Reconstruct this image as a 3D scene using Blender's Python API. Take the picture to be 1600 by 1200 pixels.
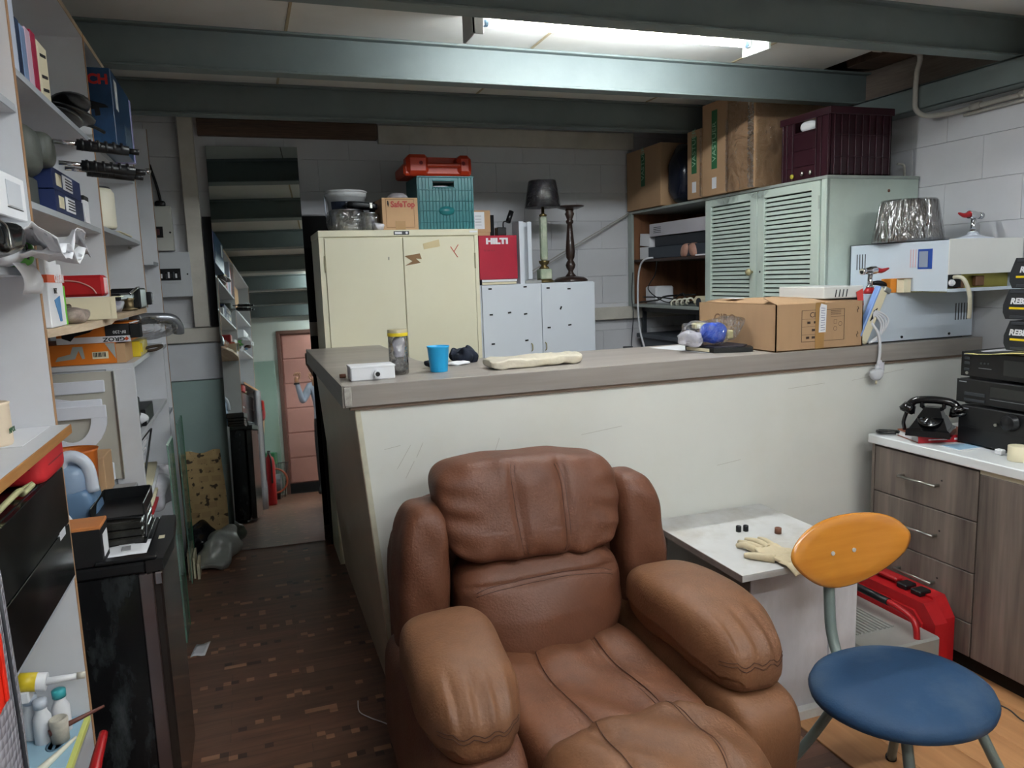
import bpy, bmesh, math, random
from mathutils import Vector, Matrix, noise
random.seed(7)
for o in list(bpy.data.objects): bpy.data.objects.remove(o)
scene = bpy.context.scene
COL = scene.collection
PI = math.pi
# ---------------------------------------------------------------- camera, world, lights, exposure
CAMZ = 1.62
cam_d = bpy.data.cameras.new('camera'); cam = bpy.data.objects.new('camera', cam_d); COL.objects.link(cam)
cam_d.sensor_width = 36.0; cam_d.lens = 1178.9*36.0/1600.0; cam_d.clip_start = .02
def cam_matrix(yaw, pitch, roll):
    f = Vector((math.sin(yaw), math.cos(yaw), 0)); r = Vector((math.cos(yaw), -math.sin(yaw), 0)); u = Vector((0, 0, 1))
    f2 = f*math.cos(pitch)-u*math.sin(pitch); u2 = u*math.cos(pitch)+f*math.sin(pitch)
    r3 = r*math.cos(roll)+u2*math.sin(roll); u3 = -r*math.sin(roll)+u2*math.cos(roll)
    m = Matrix.Identity(4)
    for i in range(3): m[i][0] = r3[i]; m[i][1] = u3[i]; m[i][2] = -f2[i]
    m[2][3] = CAMZ
    return m
cam.matrix_world = cam_matrix(.33313780, .14142455, -.0336031788)
scene.camera = cam
w = bpy.data.worlds.new('world'); scene.world = w; w.use_nodes = True
w.node_tree.nodes['Background'].inputs[0].default_value = (.75, .85, 1, 1)
w.node_tree.nodes['Background'].inputs[1].default_value = .05
def area(name, loc, sx, sy, power, color, rot=(0, 0, 0)):
    l = bpy.data.lights.new(name, 'AREA'); l.shape = 'RECTANGLE'; l.size = sx; l.size_y = sy; l.energy = power; l.color = color
    o = bpy.data.objects.new(name, l); COL.objects.link(o); o.location = loc; o.rotation_euler = rot
    return o
TUBE = (.90, .96, 1.0); TUBE_W = 66
vs = scene.view_settings
vs.view_transform = 'Standard'; vs.look = 'None'; vs.gamma = 1; vs.use_curve_mapping = False
vs.exposure = 1.32

# ---------------------------------------------------------------- helpers
def lin(c):
    if isinstance(c, str):
        c = [int(c[i:i+2], 16)/255 for i in (0, 2, 4)]
    return tuple((x/12.92 if x <= .04045 else ((x+.055)/1.055)**2.4) for x in c)
MATS = {}
def nodes_of(m): return m.node_tree.nodes, m.node_tree.links
def mat(name, c, rough=.55, metal=0, var=.10, scale=6, bump=.0, bscale=60, stretch=(1, 1, 1), c2=None, c2amt=.5, c2scale=3, sheen=0, coat=0, trans=0, alpha=1, emit=0, lo=.45, hi=.65, ior=1.45):
    """noise-broken colour, optional second colour in blotches, optional fine relief"""
    if name in MATS: return MATS[name]
    m = bpy.data.materials.new(name); m.use_nodes = True; N, L = nodes_of(m); b = N['Principled BSDF']
    col = lin(c)
    tc = N.new('ShaderNodeTexCoord'); mp = N.new('ShaderNodeMapping'); mp.inputs['Scale'].default_value = stretch
    L.new(tc.outputs['Object'], mp.inputs[0])
    n1 = N.new('ShaderNodeTexNoise'); n1.inputs['Scale'].default_value = scale; n1.inputs['Detail'].default_value = 6; n1.inputs['Roughness'].default_value = .6
    L.new(mp.outputs[0], n1.inputs['Vector'])
    r = N.new('ShaderNodeMapRange'); r.inputs[1].default_value = .3; r.inputs[2].default_value = .7
    r.inputs[3].default_value = 1-var; r.inputs[4].default_value = 1+var*.6
    L.new(n1.outputs['Fac'], r.inputs[0])
    base = N.new('ShaderNodeRGB'); base.outputs[0].default_value = (*col, 1); src = base.outputs[0]
    if c2:
        n2 = N.new('ShaderNodeTexNoise'); n2.inputs['Scale'].default_value = c2scale; n2.inputs['Detail'].default_value = 8; n2.inputs['Roughness'].default_value = .65
        L.new(mp.outputs[0], n2.inputs['Vector'])
        r2 = N.new('ShaderNodeMapRange'); r2.inputs[1].default_value = lo; r2.inputs[2].default_value = hi; r2.inputs[3].default_value = 0; r2.inputs[4].default_value = c2amt
        L.new(n2.outputs['Fac'], r2.inputs[0])
        mx = N.new('ShaderNodeMix'); mx.data_type = 'RGBA'; L.new(r2.outputs[0], mx.inputs[0]); L.new(src, mx.inputs[6]); mx.inputs[7].default_value = (*lin(c2), 1); src = mx.outputs[2]
    mul = N.new('ShaderNodeVectorMath'); mul.operation = 'SCALE'; L.new(src, mul.inputs[0]); L.new(r.outputs[0], mul.inputs['Scale'])
    L.new(mul.outputs[0], b.inputs['Base Color'])
    b.inputs['Roughness'].default_value = rough; b.inputs['Metallic'].default_value = metal; b.inputs['IOR'].default_value = ior
    if coat: b.inputs['Coat Weight'].default_value = coat; b.inputs['Coat Roughness'].default_value = .12
    if sheen: b.inputs['Sheen Weight'].default_value = sheen
    if trans: b.inputs['Transmission Weight'].default_value = trans
    if alpha < 1: b.inputs['Alpha'].default_value = alpha
    if emit: b.inputs['Emission Color'].default_value = (*col, 1); b.inputs['Emission Strength'].default_value = emit
    if bump:
        n3 = N.new('ShaderNodeTexNoise'); n3.inputs['Scale'].default_value = bscale; n3.inputs['Detail'].default_value = 4
        L.new(mp.outputs[0], n3.inputs['Vector'])
        bp = N.new('ShaderNodeBump'); bp.inputs['Strength'].default_value = bump; bp.inputs['Distance'].default_value = .01
        L.new(n3.outputs['Fac'], bp.inputs['Height']); L.new(bp.outputs[0], b.inputs['Normal'])
    MATS[name] = m
    return m
def film(name, c='FFFFFF', gloss=.35, rough=.12, bump=.6, bscale=14, tint=None, stretch=(1, 1, 1)):
    """thin clear plastic: see-through sheet with creased shine"""
    if name in MATS: return MATS[name]
    m = bpy.data.materials.new(name); m.use_nodes = True; N, L = nodes_of(m); N.remove(N['Principled BSDF'])
    out = N['Material Output']; t = N.new('ShaderNodeBsdfTransparent'); t.inputs[0].default_value = (*(lin(tint) if tint else (.93, .93, .94)), 1)
    g = N.new('ShaderNodeBsdfGlossy'); g.inputs['Color'].default_value = (*lin(c), 1); g.inputs['Roughness'].default_value = rough
    tc = N.new('ShaderNodeTexCoord'); n = N.new('ShaderNodeTexNoise'); n.inputs['Scale'].default_value = bscale; n.inputs['Detail'].default_value = 3; n.inputs['Distortion'].default_value = 1.5
    mp = N.new('ShaderNodeMapping'); mp.inputs['Scale'].default_value = stretch; L.new(tc.outputs['Object'], mp.inputs[0]); L.new(mp.outputs[0], n.inputs['Vector']); bp = N.new('ShaderNodeBump'); bp.inputs['Strength'].default_value = bump; bp.inputs['Distance'].default_value = .05
    L.new(n.outputs['Fac'], bp.inputs['Height']); L.new(bp.outputs[0], g.inputs['Normal'])
    lw = N.new('ShaderNodeLayerWeight'); lw.inputs['Blend'].default_value = .25; L.new(bp.outputs[0], lw.inputs['Normal'])
    ma = N.new('ShaderNodeMath'); ma.operation = 'MULTIPLY_ADD'; L.new(lw.outputs['Fresnel'], ma.inputs[0]); ma.inputs[1].default_value = .6; ma.inputs[2].default_value = gloss*.35; ma.use_clamp = True
    mx = N.new('ShaderNodeMixShader'); L.new(ma.outputs[0], mx.inputs[0]); L.new(t.outputs[0], mx.inputs[1]); L.new(g.outputs[0], mx.inputs[2]); L.new(mx.outputs[0], out.inputs[0])
    MATS[name] = m
    return m
def grain(name, dark, light, axis='z', scale=3, rough=.5, coat=0, fine=40, wave=.0):
    """wood grain running along an axis"""
    if name in MATS: return MATS[name]
    m = bpy.data.materials.new(name); m.use_nodes = True; N, L = nodes_of(m); b = N['Principled BSDF']
    st = {'x': (.06, 1, 1), 'y': (1, .06, 1), 'z': (1, 1, .06)}[axis]
    tc = N.new('ShaderNodeTexCoord'); mp = N.new('ShaderNodeMapping'); mp.inputs['Scale'].default_value = st; L.new(tc.outputs['Object'], mp.inputs[0])
    n1 = N.new('ShaderNodeTexNoise'); n1.inputs['Scale'].default_value = scale*4; n1.inputs['Detail'].default_value = 3; n1.inputs['Distortion'].default_value = .4
    n2 = N.new('ShaderNodeTexNoise'); n2.inputs['Scale'].default_value = fine*4; n2.inputs['Detail'].default_value = 5
    L.new(mp.outputs[0], n1.inputs['Vector']); L.new(mp.outputs[0], n2.inputs['Vector'])
    add = N.new('ShaderNodeMath'); add.operation = 'MULTIPLY_ADD'; L.new(n2.outputs['Fac'], add.inputs[0]); add.inputs[1].default_value = .45; L.new(n1.outputs['Fac'], add.inputs[2])
    cr = N.new('ShaderNodeValToRGB'); cr.color_ramp.elements[0].position = .45; cr.color_ramp.elements[1].position = .95
    cr.color_ramp.elements[0].color = (*lin(dark), 1); cr.color_ramp.elements[1].color = (*lin(light), 1)
    L.new(add.outputs[0], cr.inputs[0]); L.new(cr.outputs[0], b.inputs['Base Color'])
    b.inputs['Roughness'].default_value = rough
    if coat: b.inputs['Coat Weight'].default_value = coat; b.inputs['Coat Roughness'].default_value = .15
    bp = N.new('ShaderNodeBump'); bp.inputs['Strength'].default_value = .12; bp.inputs['Distance'].default_value = .002; L.new(add.outputs[0], bp.inputs['Height']); L.new(bp.outputs[0], b.inputs['Normal'])
    MATS[name] = m
    return m

def pmap(q, c, h, p=4, fn=None, nz=0, ns=6, seed=0):
    t = sum(abs(x)**p for x in q)**(-1/p); u = [x*t for x in q]
    pt = Vector((c[0]+u[0]*h[0], c[1]+u[1]*h[1], c[2]+u[2]*h[2]))
    if fn: pt = Vector(fn(u[0], u[1], u[2], pt))
    if nz: pt += Vector(noise.noise_vector(Vector((pt.x*ns+seed, pt.y*ns, pt.z*ns))))*nz
    return pt
class MB:
    """collects geometry (world or local coordinates) for one mesh object"""
    def __init__(s): s.v = []; s.f = []; s.sm = []
    def _add(s, vs, fs, smooth=False, M=None):
        k = len(s.v); s.v += [tuple(M @ Vector(p)) if M else tuple(p) for p in vs]
        s.f += [tuple(i+k for i in f) for f in fs]; s.sm += [smooth]*len(fs)
        return s
    def box(s, x0, y0, z0, x1, y1, z1, bev=0, M=None):
        x0, x1 = min(x0, x1), max(x0, x1); y0, y1 = min(y0, y1), max(y0, y1); z0, z1 = min(z0, z1), max(z0, z1)
        b = min(bev, (x1-x0)*.45, (y1-y0)*.45, (z1-z0)*.45)
        if b <= 0:
            vs = [(x, y, z) for x in (x0, x1) for y in (y0, y1) for z in (z0, z1)]
            return s._add(vs, [(0, 1, 3, 2), (4, 6, 7, 5), (0, 4, 5, 1), (2, 3, 7, 6), (0, 2, 6, 4), (1, 5, 7, 3)], False, M)
        vs = []; idx = {}
        for i, x in enumerate((x0, x1)):
            for j, y in enumerate((y0, y1)):
                for k, z in enumerate((z0, z1)):
                    sx, sy, sz = (1, -1)[i]*b, (1, -1)[j]*b, (1, -1)[k]*b
                    idx[i, j, k] = len(vs); vs += [(x, y+sy, z+sz), (x+sx, y, z+sz), (x+sx, y+sy, z)]
        I = lambda i, j, k, a: idx[i, j, k]+a
        fs = []
        q = [(0, 0), (1, 0), (1, 1), (0, 1)]
        fs.append([I(0, j, k, 0) for j, k in q][::-1]); fs.append([I(1, j, k, 0) for j, k in q])
        fs.append([I(i, 0, k, 1) for i, k in q]); fs.append([I(i, 1, k, 1) for i, k in q][::-1])
        fs.append([I(i, j, 0, 2) for i, j in q][::-1]); fs.append([I(i, j, 1, 2) for i, j in q])
        for j in (0, 1):
            for k in (0, 1):
                fs.append([I(0, j, k, 1), I(1, j, k, 1), I(1, j, k, 2), I(0, j, k, 2)])
                fs.append([I(j, 0, k, 0), I(j, 1, k, 0), I(j, 1, k, 2), I(j, 0, k, 2)])
                fs.append([I(j, k, 0, 0), I(j, k, 1, 0), I(j, k, 1, 1), I(j, k, 0, 1)])
        for key in idx: fs.append([idx[key], idx[key]+1, idx[key]+2])
        return s._add(vs, fs, False, M)
    def prism(s, poly, plane, a, b, M=None, smooth=False):
        """poly: 2D points; plane 'xz' extrudes along y etc."""
        def P(p, h): return {'xz': (p[0], h, p[1]), 'yz': (h, p[0], p[1]), 'xy': (p[0], p[1], h)}[plane]
        n = len(poly); vs = [P(p, a) for p in poly]+[P(p, b) for p in poly]
        fs = [tuple(range(n)), tuple(range(2*n-1, n-1, -1))]+[(i, i+n, (i+1) % n+n, (i+1) % n) for i in range(n)]
        k = len(s.f); s._add(vs, fs, smooth, M)
        if smooth: s.sm[k] = s.sm[k+1] = False
        return s
    def cyl(s, p0, p1, r0, r1=None, n=16, smooth=True, cap=True):
        r1 = r0 if r1 is None else r1; p0 = Vector(p0); p1 = Vector(p1); d = (p1-p0).normalized(); a = d.orthogonal().normalized(); c = d.cross(a)
        vs = []
        for p, r in ((p0, r0), (p1, r1)):
            vs += [p+(a*math.cos(2*PI*i/n)+c*math.sin(2*PI*i/n))*r for i in range(n)]
        s._add(vs, [(i, (i+1) % n, (i+1) % n+n, i+n) for i in range(n)], smooth)
        if cap: s._add(vs, [tuple(range(n-1, -1, -1)), tuple(range(n, 2*n))])
        return s
    def lathe(s, prof, c, n=24, M=None, smooth=True, sx=1, sy=1):
        vs = []; fs = []
        for r, z in prof: vs += [(c[0]+r*sx*math.cos(2*PI*i/n), c[1]+r*sy*math.sin(2*PI*i/n), c[2]+z) for i in range(n)]
        for j in range(len(prof)-1): fs += [(j*n+i, j*n+(i+1) % n, (j+1)*n+(i+1) % n, (j+1)*n+i) for i in range(n)]
        s._add(vs, fs, smooth, M)
        caps = []
        if prof[0][0] > 1e-5: caps.append(tuple(range(n-1, -1, -1)))
        m = (len(prof)-1)*n
        if prof[-1][0] > 1e-5: caps.append(tuple(range(m, m+n)))
        if caps: s._add(vs, caps, False, M)
        return s
    def tube(s, pts, r, n=8, smooth_path=True, flat=1.0, cap=True):
        pts = [Vector(p) for p in pts]
        if smooth_path and len(pts) > 2:
            q = []
            for i in range(len(pts)-1):
                p0 = pts[max(i-1, 0)]; p1 = pts[i]; p2 = pts[i+1]; p3 = pts[min(i+2, len(pts)-1)]
                for k in range(5):
                    t = k/5; q.append(.5*((2*p1)+(p2-p0)*t+(2*p0-5*p1+4*p2-p3)*t*t+(3*p1-p0-3*p2+p3)*t**3))
            pts = q+[pts[-1]]
        rs = r if isinstance(r, (list, tuple)) else None
        vs = []; a = None; m = len(pts)
        for i, p in enumerate(pts):
            d = (pts[min(i+1, m-1)]-pts[max(i-1, 0)]).normalized()
            a = d.orthogonal().normalized() if a is None else (a-d*a.dot(d)).normalized(); c = d.cross(a)
            rr = r
            if rs: u = i/(m-1)*(len(rs)-1); j = min(int(u), len(rs)-2); rr = rs[j]+(rs[j+1]-rs[j])*(u-j)
            vs += [p+(a*math.cos(2*PI*k/n)*flat+c*math.sin(2*PI*k/n))*rr for k in range(n)]
        fs = [(j*n+i, j*n+(i+1) % n, (j+1)*n+(i+1) % n, (j+1)*n+i) for j in range(m-1) for i in range(n)]
        s._add(vs, fs, True)
        if cap: s._add(vs, [tuple(range(n-1, -1, -1)), tuple(range((m-1)*n, m*n))])
        return s
    def pillow(s, c, h, p=4, n=10, fn=None, M=None, nz=0, ns=6, seed=0):
        """soft rounded block: cube grid drawn to a superellipsoid, optional shaping fn(u,v,w,pt)->pt and noise"""
        vs = []; fs = []; ids = {}
        def V(a, b, cc):
            k = (a, b, cc)
            if k in ids: return ids[k]
            q = [2*x/n-1 for x in k]; q = [math.sin(x*PI/2)*.35+x*.65 for x in q]
            ids[k] = len(vs); vs.append(pmap(q, c, h, p, fn, nz, ns, seed)); return ids[k]
        for i in range(n):
            for j in range(n):
                for ax in range(3):
                    for e in (0, n):
                        def K(a, b):
                            t = [a, b]; t.insert(ax, e); return V(*t)
                        f = [K(i, j), K(i+1, j), K(i+1, j+1), K(i, j+1)]
                        if (e == 0) != (ax == 1): f = f[::-1]
                        fs.append(tuple(f))
        return s._add(vs, fs, True, M)
    def grid(s, fn, nu, nv, thick=0, smooth=True):
        """sheet fn(u,v)->point with u,v in 0..1; thick gives it a back"""
        P = [[Vector(fn(i/nu, j/nv)) for j in range(nv+1)] for i in range(nu+1)]
        vs = [p for row in P for p in row]; w = nv+1
        fs = [(i*w+j, (i+1)*w+j, (i+1)*w+j+1, i*w+j+1) for i in range(nu) for j in range(nv)]
        if thick:
            t = Vector(thick) if not isinstance(thick, (int, float)) else Vector((0, 0, thick)); k = len(vs)
            vs += [p-t for p in vs]; fs += [tuple(q+k for q in f[::-1]) for f in fs]
            bd = [(i, 0) for i in range(nu)]+[(nu, j) for j in range(nv)]+[(i, nv) for i in range(nu, 0, -1)]+[(0, j) for j in range(nv, 0, -1)]
            b = [i*w+j for i, j in bd]
            fs += [(b[i], b[(i+1) % len(b)], b[(i+1) % len(b)]+k, b[i]+k)[::-1] for i in range(len(b))]
        return s._add(vs, fs, smooth)
    def mesh_from(s, me, M=None):
        return s._add([v.co[:] for v in me.vertices], [tuple(p.vertices) for p in me.polygons], False, M)

WM = {}
def tagit(o, label=None, cat=None, group=None, kind=None):
    if label: o['label'] = label
    if cat: o['category'] = cat
    if group: o['group'] = group
    if kind: o['kind'] = kind
    return o
def thing(name, label, cat, loc=(0, 0, 0), rz=0, group=None):
    o = bpy.data.objects.new(name, None); COL.objects.link(o); o.empty_display_size = .05
    o.location = loc; o.rotation_euler = (0, 0, rz); tagit(o, label, cat, group)
    WM[o.name] = Matrix.Translation(loc) @ Matrix.Rotation(rz, 4, 'Z')
    return o
def build(name, mb, m, parent=None, world=True, bev=0):
    """one mesh object from an MB; world coordinates are brought into the parent's frame"""
    me = bpy.data.meshes.new(name)
    if parent is not None:
        W = WM[parent.name]
        inv = W.inverted() if world else Matrix.Identity(4)
        co = [inv @ Vector(p) for p in mb.v]
    else: co = [Vector(p) for p in mb.v]
    org = Vector(((min(p.x for p in co)+max(p.x for p in co))/2, (min(p.y for p in co)+max(p.y for p in co))/2, min(p.z for p in co)))
    me.from_pydata([p-org for p in co], [], mb.f)
    me.polygons.foreach_set('use_smooth', mb.sm)
    bm = bmesh.new(); bm.from_mesh(me); bmesh.ops.remove_doubles(bm, verts=bm.verts, dist=1e-6); bmesh.ops.recalc_face_normals(bm, faces=bm.faces); bm.to_mesh(me); bm.free()
    for mm in (m if isinstance(m, (list, tuple)) else [m]): me.materials.append(mm)
    o = bpy.data.objects.new(name, me); COL.objects.link(o); o.location = org
    if parent is not None: o.parent = parent
    WM[o.name] = (WM[parent.name] if parent is not None else Matrix.Identity(4)) @ Matrix.Translation(org)
    return o
def solo(name, label, cat, mb, m, group=None): return tagit(build(name, mb, m), label, cat, group)
def struct(name, mb, m, label=None): return tagit(build(name, mb, m), label, kind='structure')
def copy_tree(o, parent=None):
    c = o.copy(); COL.objects.link(c); c.parent = parent
    WM[c.name] = WM.get(o.name, Matrix.Identity(4))
    for ch in [x for x in bpy.data.objects if x.parent is o]: copy_tree(ch, c)
    return c
def text_mb(s, size, M, ext=.0015, align='CENTER', bold=0, sx=1, shear=0):
    c = bpy.data.curves.new('lettering', 'FONT'); c.body = s; c.size = size; c.extrude = ext; c.align_x = align; c.align_y = 'CENTER'; c.resolution_u = 3
    c.offset = bold; c.shear = shear
    o = bpy.data.objects.new('lettering', c); COL.objects.link(o); dg = bpy.context.evaluated_depsgraph_get()
    me = bpy.data.meshes.new_from_object(o.evaluated_get(dg)); mb = MB().mesh_from(me, M @ Matrix.Diagonal((sx, 1, 1, 1)))
    bpy.data.objects.remove(o); bpy.data.curves.remove(c); bpy.data.meshes.remove(me)
    return mb
def face_M(loc, facing='-y', spin=0):
    """frame for flat print: local x to the reader's right, y up, z towards the reader"""
    R = {'-y': Matrix(((1, 0, 0), (0, 0, -1), (0, 1, 0))), '+x': Matrix(((0, 0, 1), (1, 0, 0), (0, 1, 0))), '-x': Matrix(((0, 0, -1), (-1, 0, 0), (0, 1, 0))), '+z': Matrix(((1, 0, 0), (0, 1, 0), (0, 0, 1))), '+y': Matrix(((-1, 0, 0), (0, 0, 1), (0, 1, 0)))}[facing].to_4x4()
    return Matrix.Translation(loc) @ R @ Matrix.Rotation(spin, 4, 'Z')
def label_on(parent, s, size, loc, facing, m, spin=0, name='lettering', **k): return build(name, text_mb(s, size, face_M(loc, facing, spin), **k), m, parent)
def rect_on(x0, y0, x1, y1, loc, facing, spin=0, t=.001):
    return MB().box(x0, y0, 0, x1, y1, t, M=face_M(loc, facing, spin))
# ---------------------------------------------------------------- materials
white_paint = mat('white_wall_paint', 'C9C9CC', .62, var=.06, scale=2.2, bump=.10, bscale=26, c2='A9A29E', c2amt=.30, c2scale=1.6, lo=.5, hi=.8)
ceil_paint = mat('ceiling_paint', 'D2D1CC', .7, var=.04, scale=2, c2='B5AE9C', c2amt=.3, c2scale=1.5)
steel_blue = mat('grey_blue_steel_paint', '6A7473', .55, var=.06, scale=8, bump=.05, bscale=40, c2='5F6A6B', c2amt=.35, c2scale=5)
old_timber = grain('weathered_timber', '33261F', '6E5645', 'x', 2, .8)
painted_timber = mat('painted_timber', 'C4BFB4', .6, var=.08, scale=5, bump=.08, bscale=30, c2='8F8778', c2amt=.3)
cream_panel = mat('cream_counter_paint', 'DBDBD4', .42, var=.03, scale=2, c2='C3BFA6', c2amt=.28, c2scale=1.3, lo=.5, hi=.75)
grey_lam = grain('grey_brown_laminate', '7F7873', 'A39B94', 'x', 1.2, .38, fine=12)
grey_lam_y = grain('grey_brown_laminate_y', '6C655F', '8E867E', 'y', 1.2, .38, fine=12)
side_lam = mat('counter_side_laminate', 'C6B29C', .28, var=.08, scale=2.5, c2='8F8472', c2amt=.4, c2scale=1.6)
melamine = mat('white_melamine', 'D3D4D8', .42, var=.04, scale=3, c2='B7B2A8', c2amt=.22, c2scale=2.2)
shelf_grey = mat('shelf_edge_grey', 'A7ABB0', .5, var=.05)
edge_wood = grain('raw_board_edge', '8A6545', 'B98F69', 'z', 3, .7)
edge_wood_y = grain('raw_board_edge_y', '9E8468', 'CBB79D', 'y', 3, .7)
black_gloss = mat('black_gloss_board', '0E0F10', .18, var=.3, scale=4, c2='2A2C2E', c2amt=.5, c2scale=5, coat=.3)
black_pl = mat('black_plastic', '131416', .36, var=.2, scale=8)
black_matt = mat('black_matt', '0C0C0E', .75, var=.2)
dark_grey = mat('dark_grey_plastic', '33363B', .45, var=.12)
chrome = mat('chrome', 'D8D8DA', .12, 1, var=.02)
steel = mat('brushed_steel', 'A9A8A2', .3, 1, var=.06, scale=30)
alum = mat('aluminium', 'BFC0C2', .25, 1, var=.1, scale=10, bump=.3, bscale=20)
card = mat('brown_cardboard', 'B08E6C', .8, var=.07, scale=5, c2='9A7A5B', c2amt=.35, c2scale=3, stretch=(1, 1, .3))
card2 = mat('tan_cardboard', 'BF9A74', .8, var=.06, scale=6)
card_in = mat('cardboard_inside', '8A6A4C', .85, var=.08)
paper = mat('white_paper', 'E3E3E6', .7, var=.02)
paper_cream = mat('cream_paper', 'DCD2B4', .7, var=.05)
ink = mat('black_ink', '1C1A1B', .7, var=0)
red_pl = mat('red_plastic', 'A8191E', .34, var=.12, scale=9, c2='7E1418', c2amt=.4)
tape = mat('parcel_tape', 'A8814F', .3, var=.05)
clear = film('clear_plastic_wrap', gloss=.22, rough=.1, bump=1, bscale=9)
clear_hard = film('clear_jar_plastic', gloss=.22, rough=.08, bump=.1)
# ---------------------------------------------------------------- structure
XL, XR, YB, YF, ZC = -.90, 3.30, -1.30, 5.10, 2.65
YK = [4.26, 3.39, 2.48, 1.55, .62, -.31, -1.2]
def floor_mat():
    m = bpy.data.materials.new('parquet_print_vinyl'); m.use_nodes = True; N, L = nodes_of(m); b = N['Principled BSDF']
    tc = N.new('ShaderNodeTexCoord'); mp = N.new('ShaderNodeMapping'); L.new(tc.outputs['Object'], mp.inputs[0])
    bk = N.new('ShaderNodeTexBrick'); bk.inputs['Scale'].default_value = 1; bk.inputs['Brick Width'].default_value = .55; bk.inputs['Row Height'].default_value = .056
    bk.inputs['Mortar Size'].default_value = .0012; bk.inputs['Color1'].default_value = (*lin('785444'), 1); bk.inputs['Color2'].default_value = (*lin('6B4D3E'), 1); bk.inputs['Mortar'].default_value = (*lin('5C4336'), 1)
    L.new(mp.outputs[0], bk.inputs['Vector'])
    sp = N.new('ShaderNodeSeparateXYZ'); L.new(mp.outputs[0], sp.inputs[0])
    def M(op, a, bb=None, c=None):
        n = N.new('ShaderNodeMath'); n.operation = op
        for i, q in enumerate((a, bb, c)):
            if q is None: continue
            if isinstance(q, (int, float)): n.inputs[i].default_value = q
            else: L.new(q, n.inputs[i])
        return n.outputs[0]
    cx = M('FLOOR', M('DIVIDE', sp.outputs[0], .030)); cy = M('FLOOR', M('DIVIDE', sp.outputs[1], .028))
    cb = N.new('ShaderNodeCombineXYZ'); L.new(cx, cb.inputs[0]); L.new(cy, cb.inputs[1])
    wn = N.new('ShaderNodeTexWhiteNoise'); wn.noise_dimensions = '2D'; L.new(cb.outputs[0], wn.inputs['Vector'])
    rowy = M('MODULO', M('ADD', cy, 600), 6); inrow = M('LESS_THAN', rowy, 1.5)
    sq = M('MULTIPLY', M('GREATER_THAN', wn.outputs['Value'], .86), inrow)
    cx2 = N.new('ShaderNodeMix'); cx2.data_type = 'RGBA'; L.new(M('MULTIPLY', sq, .75), cx2.inputs[0]); L.new(bk.outputs['Color'], cx2.inputs[6]); cx2.inputs[7].default_value = (*lin('B88768'), 1)
    dk = M('MULTIPLY', M('LESS_THAN', wn.outputs['Value'], .05), inrow)
    cx3 = N.new('ShaderNodeMix'); cx3.data_type = 'RGBA'; L.new(M('MULTIPLY', dk, .7), cx3.inputs[0]); L.new(cx2.outputs[2], cx3.inputs[6]); cx3.inputs[7].default_value = (*lin('2C211E'), 1)
    mp2 = N.new('ShaderNodeMapping'); mp2.inputs['Scale'].default_value = (1, 9, 1); L.new(tc.outputs['Object'], mp2.inputs[0])
    n = N.new('ShaderNodeTexNoise'); n.inputs['Scale'].default_value = 5; n.inputs['Detail'].default_value = 7; L.new(mp2.outputs[0], n.inputs['Vector'])
    r = N.new('ShaderNodeMapRange'); r.inputs[1].default_value = .3; r.inputs[2].default_value = .7; r.inputs[3].default_value = .72; r.inputs[4].default_value = 1.12; L.new(n.outputs['Fac'], r.inputs[0])
    v = N.new('ShaderNodeVectorMath'); v.operation = 'SCALE'; L.new(cx3.outputs[2], v.inputs[0]); L.new(r.outputs[0], v.inputs['Scale']); L.new(v.outputs[0], b.inputs['Base Color'])
    b.inputs['Roughness'].default_value = .36
    return m
fl = struct('floor', MB().box(XL-.05, YB-.05, -.06, XR+.05, YF+.1, 0), floor_mat())
oak = grain('laminate_plank_oak', '9B6B43', 'C79467', 'y', 1.6, .35, fine=14)
k = 0
for i in range(8):
    for j in range(3):
        x0 = 1.74+i*.195; y0 = -1.3+j*1.33-(.45 if i % 2 else 0); y0 = max(y0, -1.3); y1 = min(-1.3+(j+1)*1.33-(.45 if i % 2 else 0), 2.6) if j < 2 else 2.68
        build('plank', MB().box(x0+.0006, y0+.0006, 0, x0+.1944, y1-.0006, .006, .0012), oak, fl)
BL = {}
def blocks(parent, axis, pos, a0, a1, z0, z1, sgn):
    """painted concrete blocks, joints recessed; axis = direction the wall runs"""
    r = 0; z = z0
    while z < z1-.03:
        h = min(.2, z1-z); a = a0-(.2 if r % 2 else 0)
        while a < a1-.01:
            b0, b1 = max(a, a0), min(a+.4, a1)
            if b1-b0 > .03:
                L_, key = b1-b0, (axis, round(b1-b0, 3), round(h, 3))
                if key not in BL:
                    mb = MB()
                    if axis == 'x': mb.box(-L_/2+.0006, -.012, .0006, L_/2-.0006, .012, h-.0006, .0011)
                    else: mb.box(-.012, -L_/2+.0006, .0006, .012, L_/2-.0006, h-.0006, .0011)
                    me = bpy.data.meshes.new('block'); me.from_pydata(mb.v, [], mb.f); me.materials.append(white_paint); BL[key] = me
                o = bpy.data.objects.new('block', BL[key]); COL.objects.link(o); o.parent = parent
                W = WM[parent.name].to_translation(); j = random.uniform(-.0005, .0005)
                o.location = Vector(((b0+b1)/2, pos+j, z) if axis == 'x' else (pos+j, (b0+b1)/2, z))-W
            a += .4
        z += .2; r += 1
wb = struct('wall_back', MB().box(XL-.1, YF+.018, 0, XR+.1, YF+.15, 2.9), white_paint)
blocks(wb, 'x', YF+.012, XL, XR, 0, 2.64, 1)
wr = struct('wall_right', MB().box(XR+.018, YB-.1, 0, XR+.15, YF+.15, 2.9), white_paint)
blocks(wr, 'y', XR+.012, .3, YF, .4, 2.40, 1)
build('timber_infill', MB().box(XR-.004, YB, 2.49, XR+.02, YF, 2.78), grain('stained_timber_infill', '4A3F38', '7A6C60', 'y', 2, .8), wr)
build('plaster', MB().box(XR, YB, 0, XR+.02, .3, 2.6), white_paint, wr)
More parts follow.
